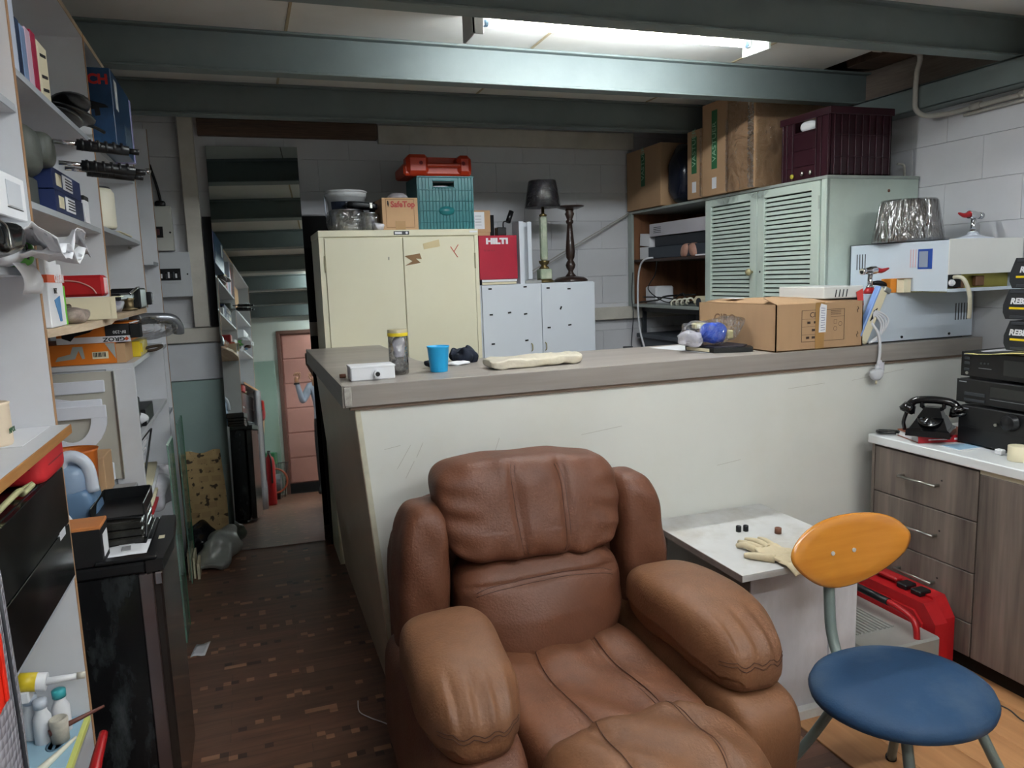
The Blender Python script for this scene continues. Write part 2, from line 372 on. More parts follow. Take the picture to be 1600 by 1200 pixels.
build('plaster', MB().box(XR, .3, 0, XR+.02, YF, .4), white_paint, wr)
struct('wall_left', MB().box(XL-.15, YB-.1, 0, XL, YF+.15, 2.9), white_paint)
# wall behind the camera, with the pink door seen in the tall mirror
front_paint = mat('pale_green_wall_paint', 'D5DCD4', .6, var=.03)
struct('wall_front', MB().box(XL-.1, YB-.15, 0, -.38, YB, 2.9).box(.60, YB-.15, 0, XR+.1, YB, 2.9).box(-.38, YB-.15, 2.30, .60, YB, 2.9), front_paint)
dr = struct('door_1', MB().box(-.33, YB-.06, .14, .55, YB-.02, 2.25, .004), mat('pink_door_paint', 'C08B80', .5, var=.05))
for z in (.14, .49, .84, 1.19, 1.54, 1.89):
    build('door_panel', MB().box(-.31, YB-.02, z+.012, .53, YB-.008, min(z+.345, 2.24), .004), mat('pink_door_paint', 'C08B80'), dr)
struct('trim_1', MB().box(-.38, YB-.08, 0, -.33, YB+.03, 2.30, .004).box(.55, YB-.08, 0, .60, YB+.03, 2.30, .004).box(-.33, YB-.08, 2.25, .55, YB+.03, 2.30), mat('brown_door_frame', '6B4A40', .5))
struct('trim_2', MB().box(-.33, YB-.05, 0, .55, YB+.01, .14), black_matt)
# ceiling: dark boards above, painted panels between the beams
cl = struct('ceiling', MB().box(XL-.1, YB-.1, 2.78, XR+.1, YF+.15, 2.85), old_timber)
ys = [YF+.02]+[y+.04 for y in YK]+[YB]
for i in range(len(ys)-1):
    y1, y0 = ys[i], ys[i+1]
    xe = [XL, -.87, .24, 1.32, 2.40, 3.30]
    for a, b in zip(xe[1:-1], xe[2:]):
        if i == 2 and b > 3: b = 2.98
        if i == 2 and a > 2.9: continue
        build('panel', MB().box(a+.003, y0+.002, ZC, b-.003, y1-.002, ZC+.012, .002), ceil_paint, cl)
    for sx in (.24, 1.32, 2.40):
        if i in (1, 2, 3): build('joint_strip', MB().box(sx-.006, y0+.05, ZC-.004, sx+.006, y1-.05, ZC+.004, .001), mat('yellowed_joint_filler', 'A6977A', .8), cl)
for i, y in enumerate(YK):
    mb = MB().box(XL, y, 2.484, XR, y+.08, 2.494, .002).box(XL, y+.036, 2.494, XR, y+.044, 2.64).box(XL, y, 2.64, XR, y+.08, 2.65, .002)
    struct('trim_%d' % (i+3), mb, steel_blue)
struct('trim_10', MB().box(3.20, YB, 2.366, 3.205, YF, 2.484).box(3.20, YB, 2.474, XR, YF, 2.484, .002).box(3.20, YB, 2.366, XR, YF, 2.374, .002), steel_blue)
# timbers and boards of the back wall
struct('trim_11', MB().box(-.20, YF-.05, 2.525, .885, YF, 2.625, .004), old_timber)
struct('trim_12', MB().box(.89, YF-.04, 2.505, 2.75, YF, 2.62, .003), painted_timber)
struct('trim_13', MB().box(-.31, YF-.07, 1.375, -.222, YF, 2.64, .004), painted_timber)
struct('trim_14', MB().box(-.50, YF-.055, 1.28, XR, YF, 1.37, .004), painted_timber)
struct('trim_15', MB().box(-.48, YF-.03, 1.045, .0, YF, 1.272, .003), mat('white_board', 'C4C6CA', .55, var=.05))
struct('trim_16', MB().box(-.48, YF-.03, .0, .05, YF, 1.04, .003), mat('pale_green_board', '8FA39E', .35, var=.08, scale=3, c2='7A8F8B', c2amt=.4))
struct('trim_17', MB().prism([(-.215, 1.372), (.28, 1.372), (.28, 0), (1.66, 0), (1.66, 2.045), (-.215, 2.045)], 'xz', YF-.035, YF-.005), mat('black_board_and_gap_shade', '17181A', .8, var=.2))  # black board; its leg down to the floor stands in for shade beside the cabinet
# broken timber ends in the gap above the wall beam
struct('trim_18', MB().box(3.02, 2.56, 2.66, 3.25, 2.60, 2.74).box(3.1, 3.0, 2.655, 3.28, 3.36, 2.70), old_timber)
# ---------------------------------------------------------------- left shelving
FX, BX = -.45, -.88
def panel_v(root, y, z0, z1, t=.016, edge=True, x1=FX, x0=BX, name='side_panel'):
    p = build(name, MB().box(x0, y, z0, x1-.002, y+t, z1), melamine, root)
    if edge: build('edge_strip', MB().box(x1-.002, y, z0, x1, y+t, z1, .0008), edge_wood, p)
    return p
def shelf_b(root, y0, y1, z, t=.017, m=None, x1=FX-.006, em=None, name='shelf'):
    p = build(name, MB().box(BX, y0, z-t, x1-.002, y1, z), m or melamine, root)
    build('edge_strip', MB().box(x1-.002, y0, z-t, x1+.001, y1, z, .0008), em or shelf_grey, p)
    return p
# tall unit nearest the camera
s1 = thing('shelving_unit', 'tall white shelving unit nearest on the left with black drawers and raw wood edges', 'shelving', (-.66, 1.55, 0))
panel_v(s1, .90, 0, 2.48); panel_v(s1, 2.034, 0, 2.48)
build('back_panel', MB().box(BX-.012, .90, 0, BX, 2.05, 2.48), melamine, s1)
for z in (2.04, 1.675): shelf_b(s1, .916, 2.034, z, .018)
shelf_b(s1, .916, 2.034, .55, .018)
shelf_b(s1, .916, 2.034, .06, .018)
p = build('worktop', MB().box(BX, .916, 1.283, FX+.028, 2.034, 1.305), melamine, s1)
build('edge_strip', MB().box(FX+.028, .916, 1.283, FX+.031, 2.034, 1.305, .001), grain('orange_board_edge', '8F5F31', 'B98447', 'y', 3, .6), p)
build('drawer_box_top', MB().box(BX, .916, 1.19, FX-.01, 2.034, 1.205), black_gloss, s1)
for z0, z1 in ((.932, 1.062), (1.066, 1.203)):
    d = build('drawer', MB().box(FX-.012, 1.20, z0, FX+.003, 2.028, z1, .001), black_gloss, s1)
build('pull_notch', MB().box(FX-.002, 1.93, 1.050, FX+.0036, 1.985, 1.070, .001), melamine, s1)
build('bottom_rail', MB().box(FX-.03, .916, .924, FX+.001, 2.034, .930), shelf_grey, s1)
# upper double bay
build('top_board', MB().box(BX, .916, 2.462, FX, 2.034, 2.479), melamine, s1)
s2 = thing('shelving_unit', 'white double bay shelf hung above the orange boxes with a curved wooden bottom board', 'shelving', (-.66, 3.05, 1.5))
panel_v(s2, 2.995, 1.53, 2.48); panel_v(s2, 4.04, 1.53, 2.48)
build('back_panel', MB().box(BX-.012, 2.055, 1.5, BX, 4.056, 2.48), melamine, s2)
shelf_b(s2, 2.055, 2.985, 2.13); shelf_b(s2, 2.055, 2.985, 1.832)
shelf_b(s2, 3.012, 4.035, 2.130); shelf_b(s2, 3.012, 4.035, 1.845)
for a_, b_2 in ((2.055, 2.993), (3.013, 4.038)):
    tb = build('top_board', MB().box(BX, a_, 2.462, FX-.002, b_2, 2.479), melamine, s2); build('edge_strip', MB().box(FX-.002, a_, 2.462, FX, b_2, 2.479), edge_wood_y, tb)
pl = [(BX, 2.055), (FX+.0, 2.055), (FX+.035, 2.35), (FX+.04, 2.7), (FX+.01, 2.97), (FX+.005, 3.05), (FX+.01, 3.4), (FX+.01, 3.9), (FX-.02, 4.10), (BX, 4.12)]
b_ = build('bottom_board', MB().prism(pl, 'xy', 1.512, 1.532), edge_wood_y, s2)
for y, z in ((2.70, 2.105), (2.72, 1.808), (3.75, 2.128), (3.8, 1.82)): build('shelf_bracket', MB().cyl((FX-.05, y+.24, z-.006), (FX-.05, y+.2, z-.006), .006, n=8), steel, s2)
for y, z in ((2.993, 2.26), (2.993, 2.22), (4.038, 1.60)): build('screw_hole', MB().cyl((FX-.16, y, z), (FX-.16, y+.003, z), .004, n=8), ink, s2)
# third unit, full height
s3 = thing('shelving_unit', 'tall white shelving unit furthest back beside the fuse boxes', 'shelving', (-.66, 4.45, 0))
panel_v(s3, 4.77, 0, 2.5)
build('back_panel', MB().box(BX-.012, 4.54, 0, BX, 4.786, 2.5).box(BX-.011, 4.06, 1.34, BX-.001, 4.54, 2.5), melamine, s3)
for z in (1.765, 1.30, .93): shelf_b(s3, 4.545, 4.77, z)
# chrome bracket sticking out of the second bay
solo('rail_bracket', 'small chrome bracket sticking out beside the blue tool carton', 'bracket', MB().tube([(FX-.03, 4.0, 2.165), (FX+.04, 4.0, 2.166), (FX+.075, 4.0, 2.160)], [.008, .008, .012], 8).cyl((FX+.05, 4.0, 2.165), (FX+.07, 4.0, 2.165), .014, n=12), chrome)
# white bookcase with the sign letters on its side
bk = thing('bookcase', 'low white open bookcase under the orange boxes with a pale board on its side', 'bookcase', (-.66, 3.8, 0))
build('side_panel', MB().box(BX, 3.372, 0, FX, 3.392, 1.31), melamine, bk)
build('side_panel', MB().box(BX, 4.51, 0, FX, 4.53, 1.306), melamine, bk)
build('top', MB().box(BX, 3.365, 1.306, FX+.002, 4.53, 1.326, .001), melamine, bk)
build('back_panel', MB().box(BX-.012, 3.372, 0, BX, 4.52, 1.31), melamine, bk)
for z in (1.02, .66, .30): build('shelf', MB().box(BX, 3.392, z-.02, FX-.003, 4.50, z, .001), melamine, bk)
build('front_post', MB().box(FX-.10, 3.358, 0, FX+.003, 3.372, 1.306, .002), melamine, bk)
sg = thing('sign_board', 'pale letter board with raised white letters turned sideways on the bookcase side', 'sign', (-.70, 3.35, .86))
build('board', MB().box(-.872, 3.348, .86, -.520, 3.357, 1.300, .001), mat('translucent_cream_board', 'BFBBB0', .3, var=.03), sg)
wht = mat("translucent_white_plastic", "C9CFDA", .3, var=.05)
wl = mat('raised_letter_white', 'E6E8F0', .4, var=.01)
def ring_arc(cx, cz, rx, rz, tx, tz, a0, a1, n=14):
    o = [(cx+rx*math.cos(a0+(a1-a0)*q/n), cz+rz*math.sin(a0+(a1-a0)*q/n)) for q in range(n+1)]
    i = [(cx+(rx-tx)*math.cos(a0+(a1-a0)*q/n), cz+(rz-tz)*math.sin(a0+(a1-a0)*q/n)) for q in range(n, -1, -1)]
    return o, i
def letter(mb): build('letter', mb, wl, sg)
letter(MB().box(-.815, 3.335, 1.219, -.557, 3.347, 1.268, .003))
mr_ = MB().box(-.815, 3.330, 1.158, -.571, 3.341, 1.194, .003)                       # R lying on its side: stem, bowl and leg
mr_.prism([(-.72, 1.194), (-.68, 1.194), (-.78, 1.217), (-.83, 1.217)], 'xz', 3.331, 3.340)
letter(mr_)
md = MB().box(-.815, 3.318, 1.120, -.557, 3.329, 1.171, .003)                        # D lying on its side: stem on top, bowl hanging
po, pi_ = ring_arc(-.686, 1.122, .129, .138, .056, .045, 0, -PI)
for q in range(14):
    c4 = [po[q], po[q+1], pi_[13-q], pi_[14-q]]; md.prism(c4, 'xz', 3.319, 3.3285)
letter(md)
letter(MB().box(-.80, 3.330, .941, -.575, 3.341, .978, .003))
letter(MB().box(-.590, 3.330, .862, -.552, 3.341, .933, .003).box(-.80, 3.331, .868, -.590, 3.340, .90, .003))
build('strip', MB().box(-.527, 3.340, .86, -.521, 3.347, 1.30), steel, sg)

# ---- things on the shelves, top bay next to the camera
solo('carton', 'tan cardboard carton on the highest shelf at the left edge', 'box', MB().box(-.80, 1.60, 2.042, -.475, 2.00, 2.30, .004), card2)
# folders and books on the upper shelf
gb = 'folders on the upper left shelf'
for i, (y, wd, h, c, nm, lb) in enumerate([(2.075, .045, .30, 'B4524A', 'red_folder', 'red folder at the camera end of the upper shelf row'), (2.125, .06, .33, 'C9D1E2', 'file_folder', 'tall pale blue plastic folder on the upper shelf'),
        (2.19, .035, .145, '1F2D49', 'book', 'dark blue book in the upper shelf row'), (2.23, .045, .142, '7E95B8', 'book', 'grey blue book beside the dark blue one on the upper shelf'),
        (2.28, .05, .15, 'D5B8C8', 'book', 'pale pink book on the upper shelf'), (2.335, .05, .16, 'A92A4A', 'book', 'crimson book on the upper shelf')]):
    t = thing(nm, lb, 'book' if nm == 'book' else 'folder', (-.6, y, 2.13), 0, gb)
    mc = mat('book_cover_%d' % i, c, .35, var=.05)
    build('cover', MB().box(-.72, y, 2.131, -.475, y+.004, 2.131+h).box(-.72, y+wd-.006, 2.131, -.475, y+wd-.002, 2.131+h).box(-.475, y, 2.131, -.470, y+wd-.002, 2.131+h, .001), mc, t)
    build('pages', MB().box(-.715, y+.004, 2.134, -.476, y+wd-.006, 2.128+h), paper, t)
t = thing('slide_box', 'small cream box with black print at the end of the folder row', 'box', (-.6, 2.45, 2.13), 0)
build('body', MB().box(-.70, 2.40, 2.131, -.470, 2.50, 2.285, .002), paper_cream, t)
for z in (2.255, 2.20, 2.165): build('print_line', rect_on(-.035, -.004, .03, .004, (-.4695, 2.45, z), '+x', .15), ink, t)
# black plug trays
t = thing('desk_tray', 'stack of shiny black plastic trays on the upper left shelf', 'tray', (-.55, 2.72, 2.13))
for i, (dx, dy, a) in enumerate([(0, 0, .05), (.02, .03, -.1), (.03, -.02, .2)]):
    M_ = Matrix.Translation((-.49+dx, 2.72+dy, 2.131+.018*i)) @ Matrix.Rotation(a, 4, 'Z')
    mb = MB().lathe([(.04, 0), (.06, .004), (.078, .015), (.082, .017), (.079, .012), (.06, .006), (.0, .004)], (0, 0, 0), 20, M_, sy=2.1, sx=.7)
    build('tray', mb, black_pl, t)
build('handle', MB().tube([(-.46, 2.86, 2.16), (-.43, 2.92, 2.158), (-.41, 2.96, 2.15)], .006, 8), black_pl, t)
# grinder with bellows below
t = thing('power_tool', 'grey angle grinder with three ribbed black handles on the middle shelf', 'power tool', (-.55, 2.3, 1.84))
gg = mat('olive_grey_plastic', '4C4F49', .5, var=.1)
build('housing', MB().pillow((-.56, 2.25, 1.975), (.10, .09, .07), 3.2, 8).pillow((-.475, 2.31, 1.985), (.034, .05, .045), 3, 8), gg, t)
build('leg', MB().box(-.63, 2.17, 1.834, -.49, 2.33, 1.92, .012), gg, t)
for i, (y, z, l) in enumerate([(2.30, 2.003, .20), (2.34, 1.955, .21), (2.41, 1.95, .19)]):
    x0 = -.41
    build('rod', MB().tube([(x0-.03, y, z+.004), (x0+.05, y+.03, z)], .006, 8), chrome, t)
    g = MB().cyl((x0+.02, y+.02, z), (x0+.02+l*.6, y+.05, z-.01), .0145, .013, 12)
    for q in range(6): g.cyl((x0+.03+q*l*.09, y+.022+q*.005, z-.001*q), (x0+.036+q*l*.09, y+.0235+q*.005, z-.001*q), .0160, n=12)
    g.cyl((x0+.02+l*.6, y+.05, z-.01), (x0+.02+l*.72, y+.056, z-.012), .008, n=8)
    build('grip', g, black_pl, t)
# blue bearing cartons
navy = mat('navy_carton', '1C2A55', .4, var=.08)
for k, (z, lb) in enumerate([(1.833, 'navy blue carton with white labels, lower of the two on the left shelf'), (1.892, 'navy blue carton with white labels, upper of the two on the left shelf')]):
    t = thing('carton', lb, 'box', (-.54, 2.5, z), 0, 'navy cartons on the left shelf')
    build('body', MB().box(-.62, 2.33, z, -.455-.002*k, 2.70, z+.057, .001), navy, t)
    build('label', rect_on(-.07, -.02, .055, .02, (-.4548-.002*k, 2.52, z+.03), '+x'), paper, t)
    build('label', rect_on(-.03, -.018, .03, .014, (-.4548-.002*k, 2.40, z+.03), '+x'), paper_cream, t)
    for q in range(4): build('print_line', rect_on(-.05, -.0015, .035, .0015, (-.4535-.002*k, 2.53, z+.018+.008*q), '+x'), ink, t)
build('plug', MB().box(-.60, 2.2, 1.833, -.50, 2.31, 1.90, .004), mat('yellow_cloth', 'A09A4A', .8), None)
o = bpy.data.objects['plug']; o.name = 'cloth'; tagit(o, 'mustard cloth tucked beside the navy cartons', 'cloth')
t = thing('price_card', 'white card with black top standing behind the navy cartons', 'card', (-.47, 2.76, 1.833))
build('card', MB().box(-.50, 2.73, 1.833, -.455, 2.80, 1.915, .001), paper, t); build('black_top', MB().box(-.501, 2.729, 1.903, -.454, 2.801, 1.917, .001), ink, t)
# tool carton in second bay
t = thing('tool_carton', 'dark blue power tool carton with red letters in the top of the second bay', 'box', (-.55, 3.2, 2.157))
bb = mat('blue_carton_print', '23496F', .35, var=.2, scale=6, c2='16263F', c2amt=.7, c2scale=5)
build('body', MB().box(-.80, 3.055, 2.131, -.385, 3.50, 2.385, .002), bb, t)
bpy.data.objects[t.name].location.z += 0
label_on(t, 'BOSCH', .045, (-.468, 3.0545, 2.345), '-y', mat('red_print', 'C2261F', .5), bold=.002, ext=.0006)
build('tool_picture', MB().prism([(-.46, 2.275), (-.41, 2.262), (-.40, 2.252), (-.43, 2.250), (-.428, 2.225), (-.444, 2.222), (-.446, 2.245), (-.46, 2.245)], 'xz', 3.0535, 3.0550), black_pl, t)
build('label', rect_on(-.03, -.05, .03, .05, (-.3845, 3.14, 2.31), '+x'), paper, t)
build('tool_picture', rect_on(-.07, -.045, .09, .03, (-.3845, 3.36, 2.21), '+x'), mat('print_grey_blue', '5F7488', .4, var=.5, scale=25), t)
t = thing('picture_frame', 'white and lilac glossy packet leaning behind the blue tool carton', 'packet', (-.50, 3.6, 2.157))
build('sheet', MB().box(-.62, 3.53, 2.131, -.385, 3.56, 2.385, .004), mat('lilac_foil', 'A9A6D6', .2, var=.2), t)
build('face', MB().box(-.60, 3.522, 2.17, -.40, 3.531, 2.375, .002), paper, t)
solo('paper_packet', 'small white packet on the shelf beside the chrome bracket', 'packet', MB().box(-.56, 3.70, 2.131, -.47, 3.92, 2.175, .006), paper)
# cream canister
t = thing('canister', 'cream plastic canister with a dark rim on the second bay shelf', 'container', (-.50, 3.25, 1.847))
build('body', MB().lathe([(.075, 0), (.08, .01), (.08, .13), (.07, .145)], (-.515, 3.22, 1.847), 28), mat('cream_plastic', 'E4DFCC', .4, var=.02), t)
build('lid', MB().lathe([(.07, .145), (.066, .152), (0, .153)], (-.515, 3.22, 1.847), 28), dark_grey, t)
solo('paper_pile', 'thin pile of loose papers on the shelf beside the cream canister', 'papers', MB().box(-.60, 3.38, 1.846, -.46, 3.60, 1.850, M=None).box(-.58, 3.42, 1.850, -.455, 3.66, 1.853).box(-.50, 3.6, 1.847, -.452, 3.75, 1.852), paper_cream)
# near bay: white box, black pouch, plastic packets
t = thing('white_box', 'white carton with a printed label above the black pouch at left edge', 'box', (-.56, 1.72, 1.76))
build('body', MB().box(-.70, 1.50, 1.765, -.415, 1.845, 1.85, .002), paper, t)
build('label', rect_on(-.05, -.024, .05, .024, (-.4145, 1.76, 1.812), '+x'), mat('label_grey', 'C3C6CC', .6, var=.02), t)
build('label_frame', rect_on(-.054, -.028, .054, -.0265, (-.4143, 1.76, 1.812), '+x'), ink, t)
t = thing('leather_pouch', 'black shiny pouch under the white carton at left edge', 'pouch', (-.5, 1.62, 1.68))
build('body', MB().pillow((-.50, 1.62, 1.722), (.115, .11, .036), 3.5, 12, nz=.012, ns=14), black_gloss, t)
build('zip', MB().tube([(-.392, 1.53, 1.748), (-.384, 1.56, 1.735), (-.382, 1.56, 1.70)], .002, 6), steel, t)
solo('crumpled_papers', 'crumpled white tissue papers spilling over the left shelf edge', 'papers', MB().grid(lambda u, v: (-.44+.10*v+.02*noise.noise(Vector((u*6, v*5, 3))), 1.72+.33*u, 1.735+.04*math.sin(u*7+v*3)*v+.018*noise.noise(Vector((u*6, v*4, 1)))-.015*v), 14, 8, .0015).grid(lambda u, v: (-.43+.09*v, 1.78+.26*u, 1.70+.02*math.sin(u*9)*v+.015*noise.noise(Vector((u*6, v*4, 9)))), 12, 6, .0015), paper)
pc = ['white and blue printed plastic packet at far left edge', 'clear packet with red and green print above the hanging paper']
for k, (y0, y1, lb) in enumerate([(1.45, 1.68, pc[0]), (1.69, 1.90, pc[1])]):
    t = thing('plastic_packet', lb, 'packet', (-.5, (y0+y1)/2, 1.676), 0)
    build('bag', MB().pillow((-.50, (y0+y1)/2, 1.708), (.075, (y1-y0)/2, .034), 3, 8, nz=.01, ns=16, seed=k), mat('packet_white', 'DDE1E6', .22, var=.05), t)
    if k == 0: build('print', MB().pillow((-.452, 1.57, 1.708), (.032, .085, .03), 3, 6), mat('cyan_print', '1F93CC', .3), t)
    else:
        build('print', MB().pillow((-.455, 1.885, 1.705), (.035, .014, .03), 3, 6), mat('green_print', '6DBE5B', .3), t)
        label_on(t, 'LED', .02, (-.424, 1.79, 1.715), '+x', mat('red_print', 'C2261F'), ext=.0005)
        build('barcode', rect_on(-.008, -.016, .008, .016, (-.4235, 1.845, 1.705), '+x'), ink, t)
solo('hanging_paper', 'blank white paper hanging down over the left shelf edge', 'paper', MB().grid(lambda u, v: (-.436-.01*v+.012*math.sin(v*3), 1.775+.16*u+.085*v, 1.682-.065*v), 6, 6, (.001, 0, 0)), paper)
# jar and red case near worktop
t = thing('paint_tub', 'small cream tub with green print on the worktop at left edge', 'tub', (-.50, 1.80, 1.305))
build('body', MB().lathe([(.026, 0), (.029, .006), (.028, .085), (.030, .09), (.024, .092), (.022, .07), (0, .068)], (-.512, 1.815, 1.306), 22), mat('cream_tub', 'E0CDB4', .5, var=.06), t)
label_on(t, 'MPOL', .016, (-.4830, 1.815, 1.337), '+x', mat('dark_green_print', '2F5A36'), ext=.0006)
solo('red_packet', 'flat red packet lying on the worktop behind the cream tub', 'packet', MB().box(-.66, 1.93, 1.306, -.56, 2.0, 1.316, .002), red_pl)
solo('note_sheet', 'sheet of note paper lying on the worktop near its wooden edge', 'paper', MB().box(-.62, 1.78, 1.3055, -.46, 2.02, 1.3065), paper)
t = thing('zip_case', 'red zipped soft case on the black drawer box', 'case', (-.5, 1.96, 1.205))
build('body', MB().pillow((-.505, 1.925, 1.246), (.07, .105, .038), 7, 12), mat('bright_red_case', 'C2282E', .5), t)
build('zip', MB().pillow((-.505, 1.925, 1.246), (.0715, .1065, .003), 5, 8), mat('dark_red', '7E1B20', .5), t)
solo('cable_bundle', 'loose grey and yellow cable ends on the black drawer box', 'cables', MB().tube([(-.47, 1.60, 1.215), (-.45, 1.68, 1.235), (-.46, 1.74, 1.215), (-.45, 1.78, 1.225), (-.48, 1.74, 1.21)], .006, 8), mat('khaki_cable', 'A9A67C', .5))
# wooden shelf contents
t = thing('bulb_pack', 'blister pack with orange top band at the camera end of the wooden shelf', 'packet', (-.47, 2.14, 1.532))
build('card', MB().box(-.50, 2.10, 1.533, -.448, 2.215, 1.70, .002), paper, t)
build('band', MB().box(-.501, 2.099, 1.643, -.4475, 2.282, 1.662), mat('orange_print', 'D4552E', .5), t)
label_on(t, 'OSRAM', .030, (-.4470, 2.225, 1.6525), '+x', paper, ext=.0004, bold=.0008)
build('blue_print', MB().prism([(2.15, 1.60), (2.21, 1.61), (2.21, 1.545), (2.19, 1.545)], 'yz', -.4478, -.4468), mat('blue_print', '2277B8', .4), t)
label_on(t, 'INZ', .02, (-.4470, 2.17, 1.622), '+x', ink, ext=.0004)
t = thing('bulb_pack', 'white and green blister pack, second on the wooden shelf', 'packet', (-.47, 2.25, 1.532))
build('card', MB().box(-.50, 2.216, 1.533, -.450, 2.27, 1.690, .002), paper, t)
build('green_side', MB().box(-.501, 2.268, 1.533, -.449, 2.284, 1.635, .001), mat('lime_green', '6BC22F', .4), t)
t = thing('red_case', 'red plastic case with a moulded arc standing on the wooden shelf', 'case', (-.6, 2.75, 1.6))
build('body', MB().box(-.60, 2.66, 1.602, -.415, 2.74, 1.668, .008), red_pl, t)
build('arc', MB().tube([(-.57, 2.657, 1.64), (-.53, 2.657, 1.652), (-.485, 2.657, 1.648), (-.45, 2.657, 1.63), (-.437, 2.657, 1.61)], .0022, 6), mat('pink_scuff', 'C88E86', .5), t)
t = thing('long_box', 'long white carton open at its right end on the wooden shelf', 'box', (-.5, 2.6, 1.532))
build('body', MB().box(-.62, 2.56, 1.533, -.385, 2.64, 1.600, .001).box(-.386, 2.558, 1.534, -.372, 2.5598, 1.598).box(-.384, 2.562, 1.598, -.36, 2.64, 1.601), paper_cream, t)
build('opening', MB().box(-.3852, 2.566, 1.54, -.3842, 2.634, 1.592), black_matt, t)
t = thing('plastic_bag', 'small clear bag of beige fittings in front of the long white carton', 'bag', (-.45, 2.36, 1.532))
build('bag', MB().pillow((-.455, 2.37, 1.552), (.035, .07, .02), 3, 8, nz=.008, ns=25), mat('beige_parts', '9C8D84', .5, var=.5, scale=50), t)
solo('black_clip', 'small black clip box behind the bag of fittings', 'box', MB().box(-.50, 2.36, 1.533, -.465, 2.43, 1.585, .004), black_pl)
t = thing('camera_bracket', 'black angled machine bracket with bronze knob on the second bay board', 'tool', (-.5, 3.6, 1.532))
build('plate', MB().box(-.53, 3.30, 1.575, -.46, 3.75, 1.605, .006).box(-.56, 3.72, 1.533, -.44, 3.94, 1.625, .008), black_pl, t)
build('block', MB().box(-.53, 3.95, 1.545, -.42, 4.02, 1.605, .006), black_pl, t)
build('knob', MB().lathe([(.03, 0), (.034, .008), (.018, .012), (.018, .04), (.024, .05), (0, .052)], (-.46, 3.50, 1.533), 18), mat('bronze', '7A6A4E', .4, .6), t)
build('lever', MB().tube([(-.46, 3.55, 1.60), (-.44, 3.6, 1.622), (-.44, 3.68, 1.628)], .006, 8), chrome, t)
solo('grey_bag', 'crumpled grey plastic bag beside the bronze knob', 'bag', MB().pillow((-.50, 3.28, 1.556), (.05, .10, .023), 3, 8, nz=.015, ns=20), mat('grey_film', 'A8A5B0', .25, var=.2))
# orange boxes between board and bookcase
orange = mat('orange_carton', 'DD7A1E', .45, var=.06)
t = thing('tool_box_carton', 'orange carton with a barcode and grease gun picture lying on the bookcase', 'box', (-.6, 3.45, 1.327))
build('body', MB().box(-.86, 3.40, 1.327, -.512, 3.75, 1.410, .002), orange, t)
build('end_flap', MB().box(-.512, 3.40, 1.327, -.478, 3.60, 1.405, .001), card2, t)
build('label', rect_on(-.028, -.014, .030, .014, (-.570, 3.3992, 1.362), '-y'), paper_cream, t)
for q in range(9): build('bar', rect_on(-.001-.0008*(q % 3), -.009, .001, .009, (-.592+q*.0052, 3.398, 1.364), '-y'), ink, t)
build('grease_gun_picture', MB().prism([(-.73, 1.345), (-.66, 1.352), (-.645, 1.385), (-.635, 1.35), (-.625, 1.352), (-.63, 1.40), (-.665, 1.40), (-.675, 1.372), (-.72, 1.362)], 'xz', 3.3985, 3.3996), mat('print_grey', 'A3A5A0', .5, var=.1), t)
build('grey_corner', MB().prism([(-.55, 1.409), (-.514, 1.409), (-.514, 1.345)], 'xz', 3.3985, 3.3996), mat('print_grey', 'A3A5A0'), t)
t = thing('grease_gun_carton', 'white and orange carton with upside down printing on top of the orange carton', 'box', (-.6, 3.0, 1.41))
build('body', MB().box(-.72, 3.41, 1.411, -.455, 3.66, 1.488, .002), orange, t)
build('white_band', MB().box(-.7205, 3.408, 1.411, -.4545, 3.412, 1.436), paper, t)
build('black_panel', MB().box(-.545, 3.407, 1.436, -.4545, 3.412, 1.484), ink, t)
build('open_end', MB().box(-.4545, 3.40, 1.425, -.415, 3.46, 1.480, .002), black_matt, t)
label_on(t, 'GROZ', .022, (-.515, 3.4068, 1.4235), '-y', ink, spin=PI, ext=.0006, bold=.0006, sx=1.3)
build('emblem', rect_on(-.006, -.006, .006, .006, (-.469, 3.4068, 1.4235), '-y', PI/4), mat('orange_print', 'D4552E'), t)
label_on(t, 'BF-230', .017, (-.493, 3.4062, 1.452), '-y', paper, spin=PI, ext=.0006)
build('gun_picture', MB().prism([(-.70, 1.435), (-.67, 1.422), (-.655, 1.44), (-.60, 1.455), (-.575, 1.475), (-.585, 1.484), (-.62, 1.474), (-.66, 1.462), (-.70, 1.452)], 'xz', 3.4055, 3.4075), black_pl, t)
build('flap', MB().box(-.455, 3.41, 1.484, -.44, 3.60, 1.487), paper, t)
t = thing('yellow_drill_set', 'yellow plastic box end showing behind the orange carton', 'box', (-.45, 3.72, 1.327))
build('body', MB().box(-.50, 3.64, 1.327, -.452, 3.90, 1.395, .004).box(-.452, 3.66, 1.345, -.445, 3.70, 1.385), mat('yellow_plastic', 'D9BE2A', .35, var=.1), t)
t = thing('pipe_elbow', 'grey metal elbow wrapped in clear film hanging past the bookcase', 'pipe fitting', (-.42, 3.9, 1.36))
build('elbow', MB().tube([(-.47, 3.7, 1.487), (-.43, 3.86, 1.484), (-.345, 3.92, 1.475), (-.318, 3.94, 1.44), (-.318, 3.95, 1.405)], .026, 14), mat('galvanised', '8E9096', .3, .7, var=.15), t)
build('wrap', MB().pillow((-.46, 3.72, 1.445), (.16, .16, .045), 2.6, 10, nz=.02, ns=12), clear, t)
solo('leather_strap', 'brown and black strap coiled on the bookcase corner', 'strap', MB().tube([(-.47, 3.75, 1.345), (-.44, 3.9, 1.350), (-.40, 4.0, 1.345), (-.42, 3.92, 1.334), (-.47, 3.86, 1.332)], .007, 8), mat('strap_brown', '4A3B2E', .6))
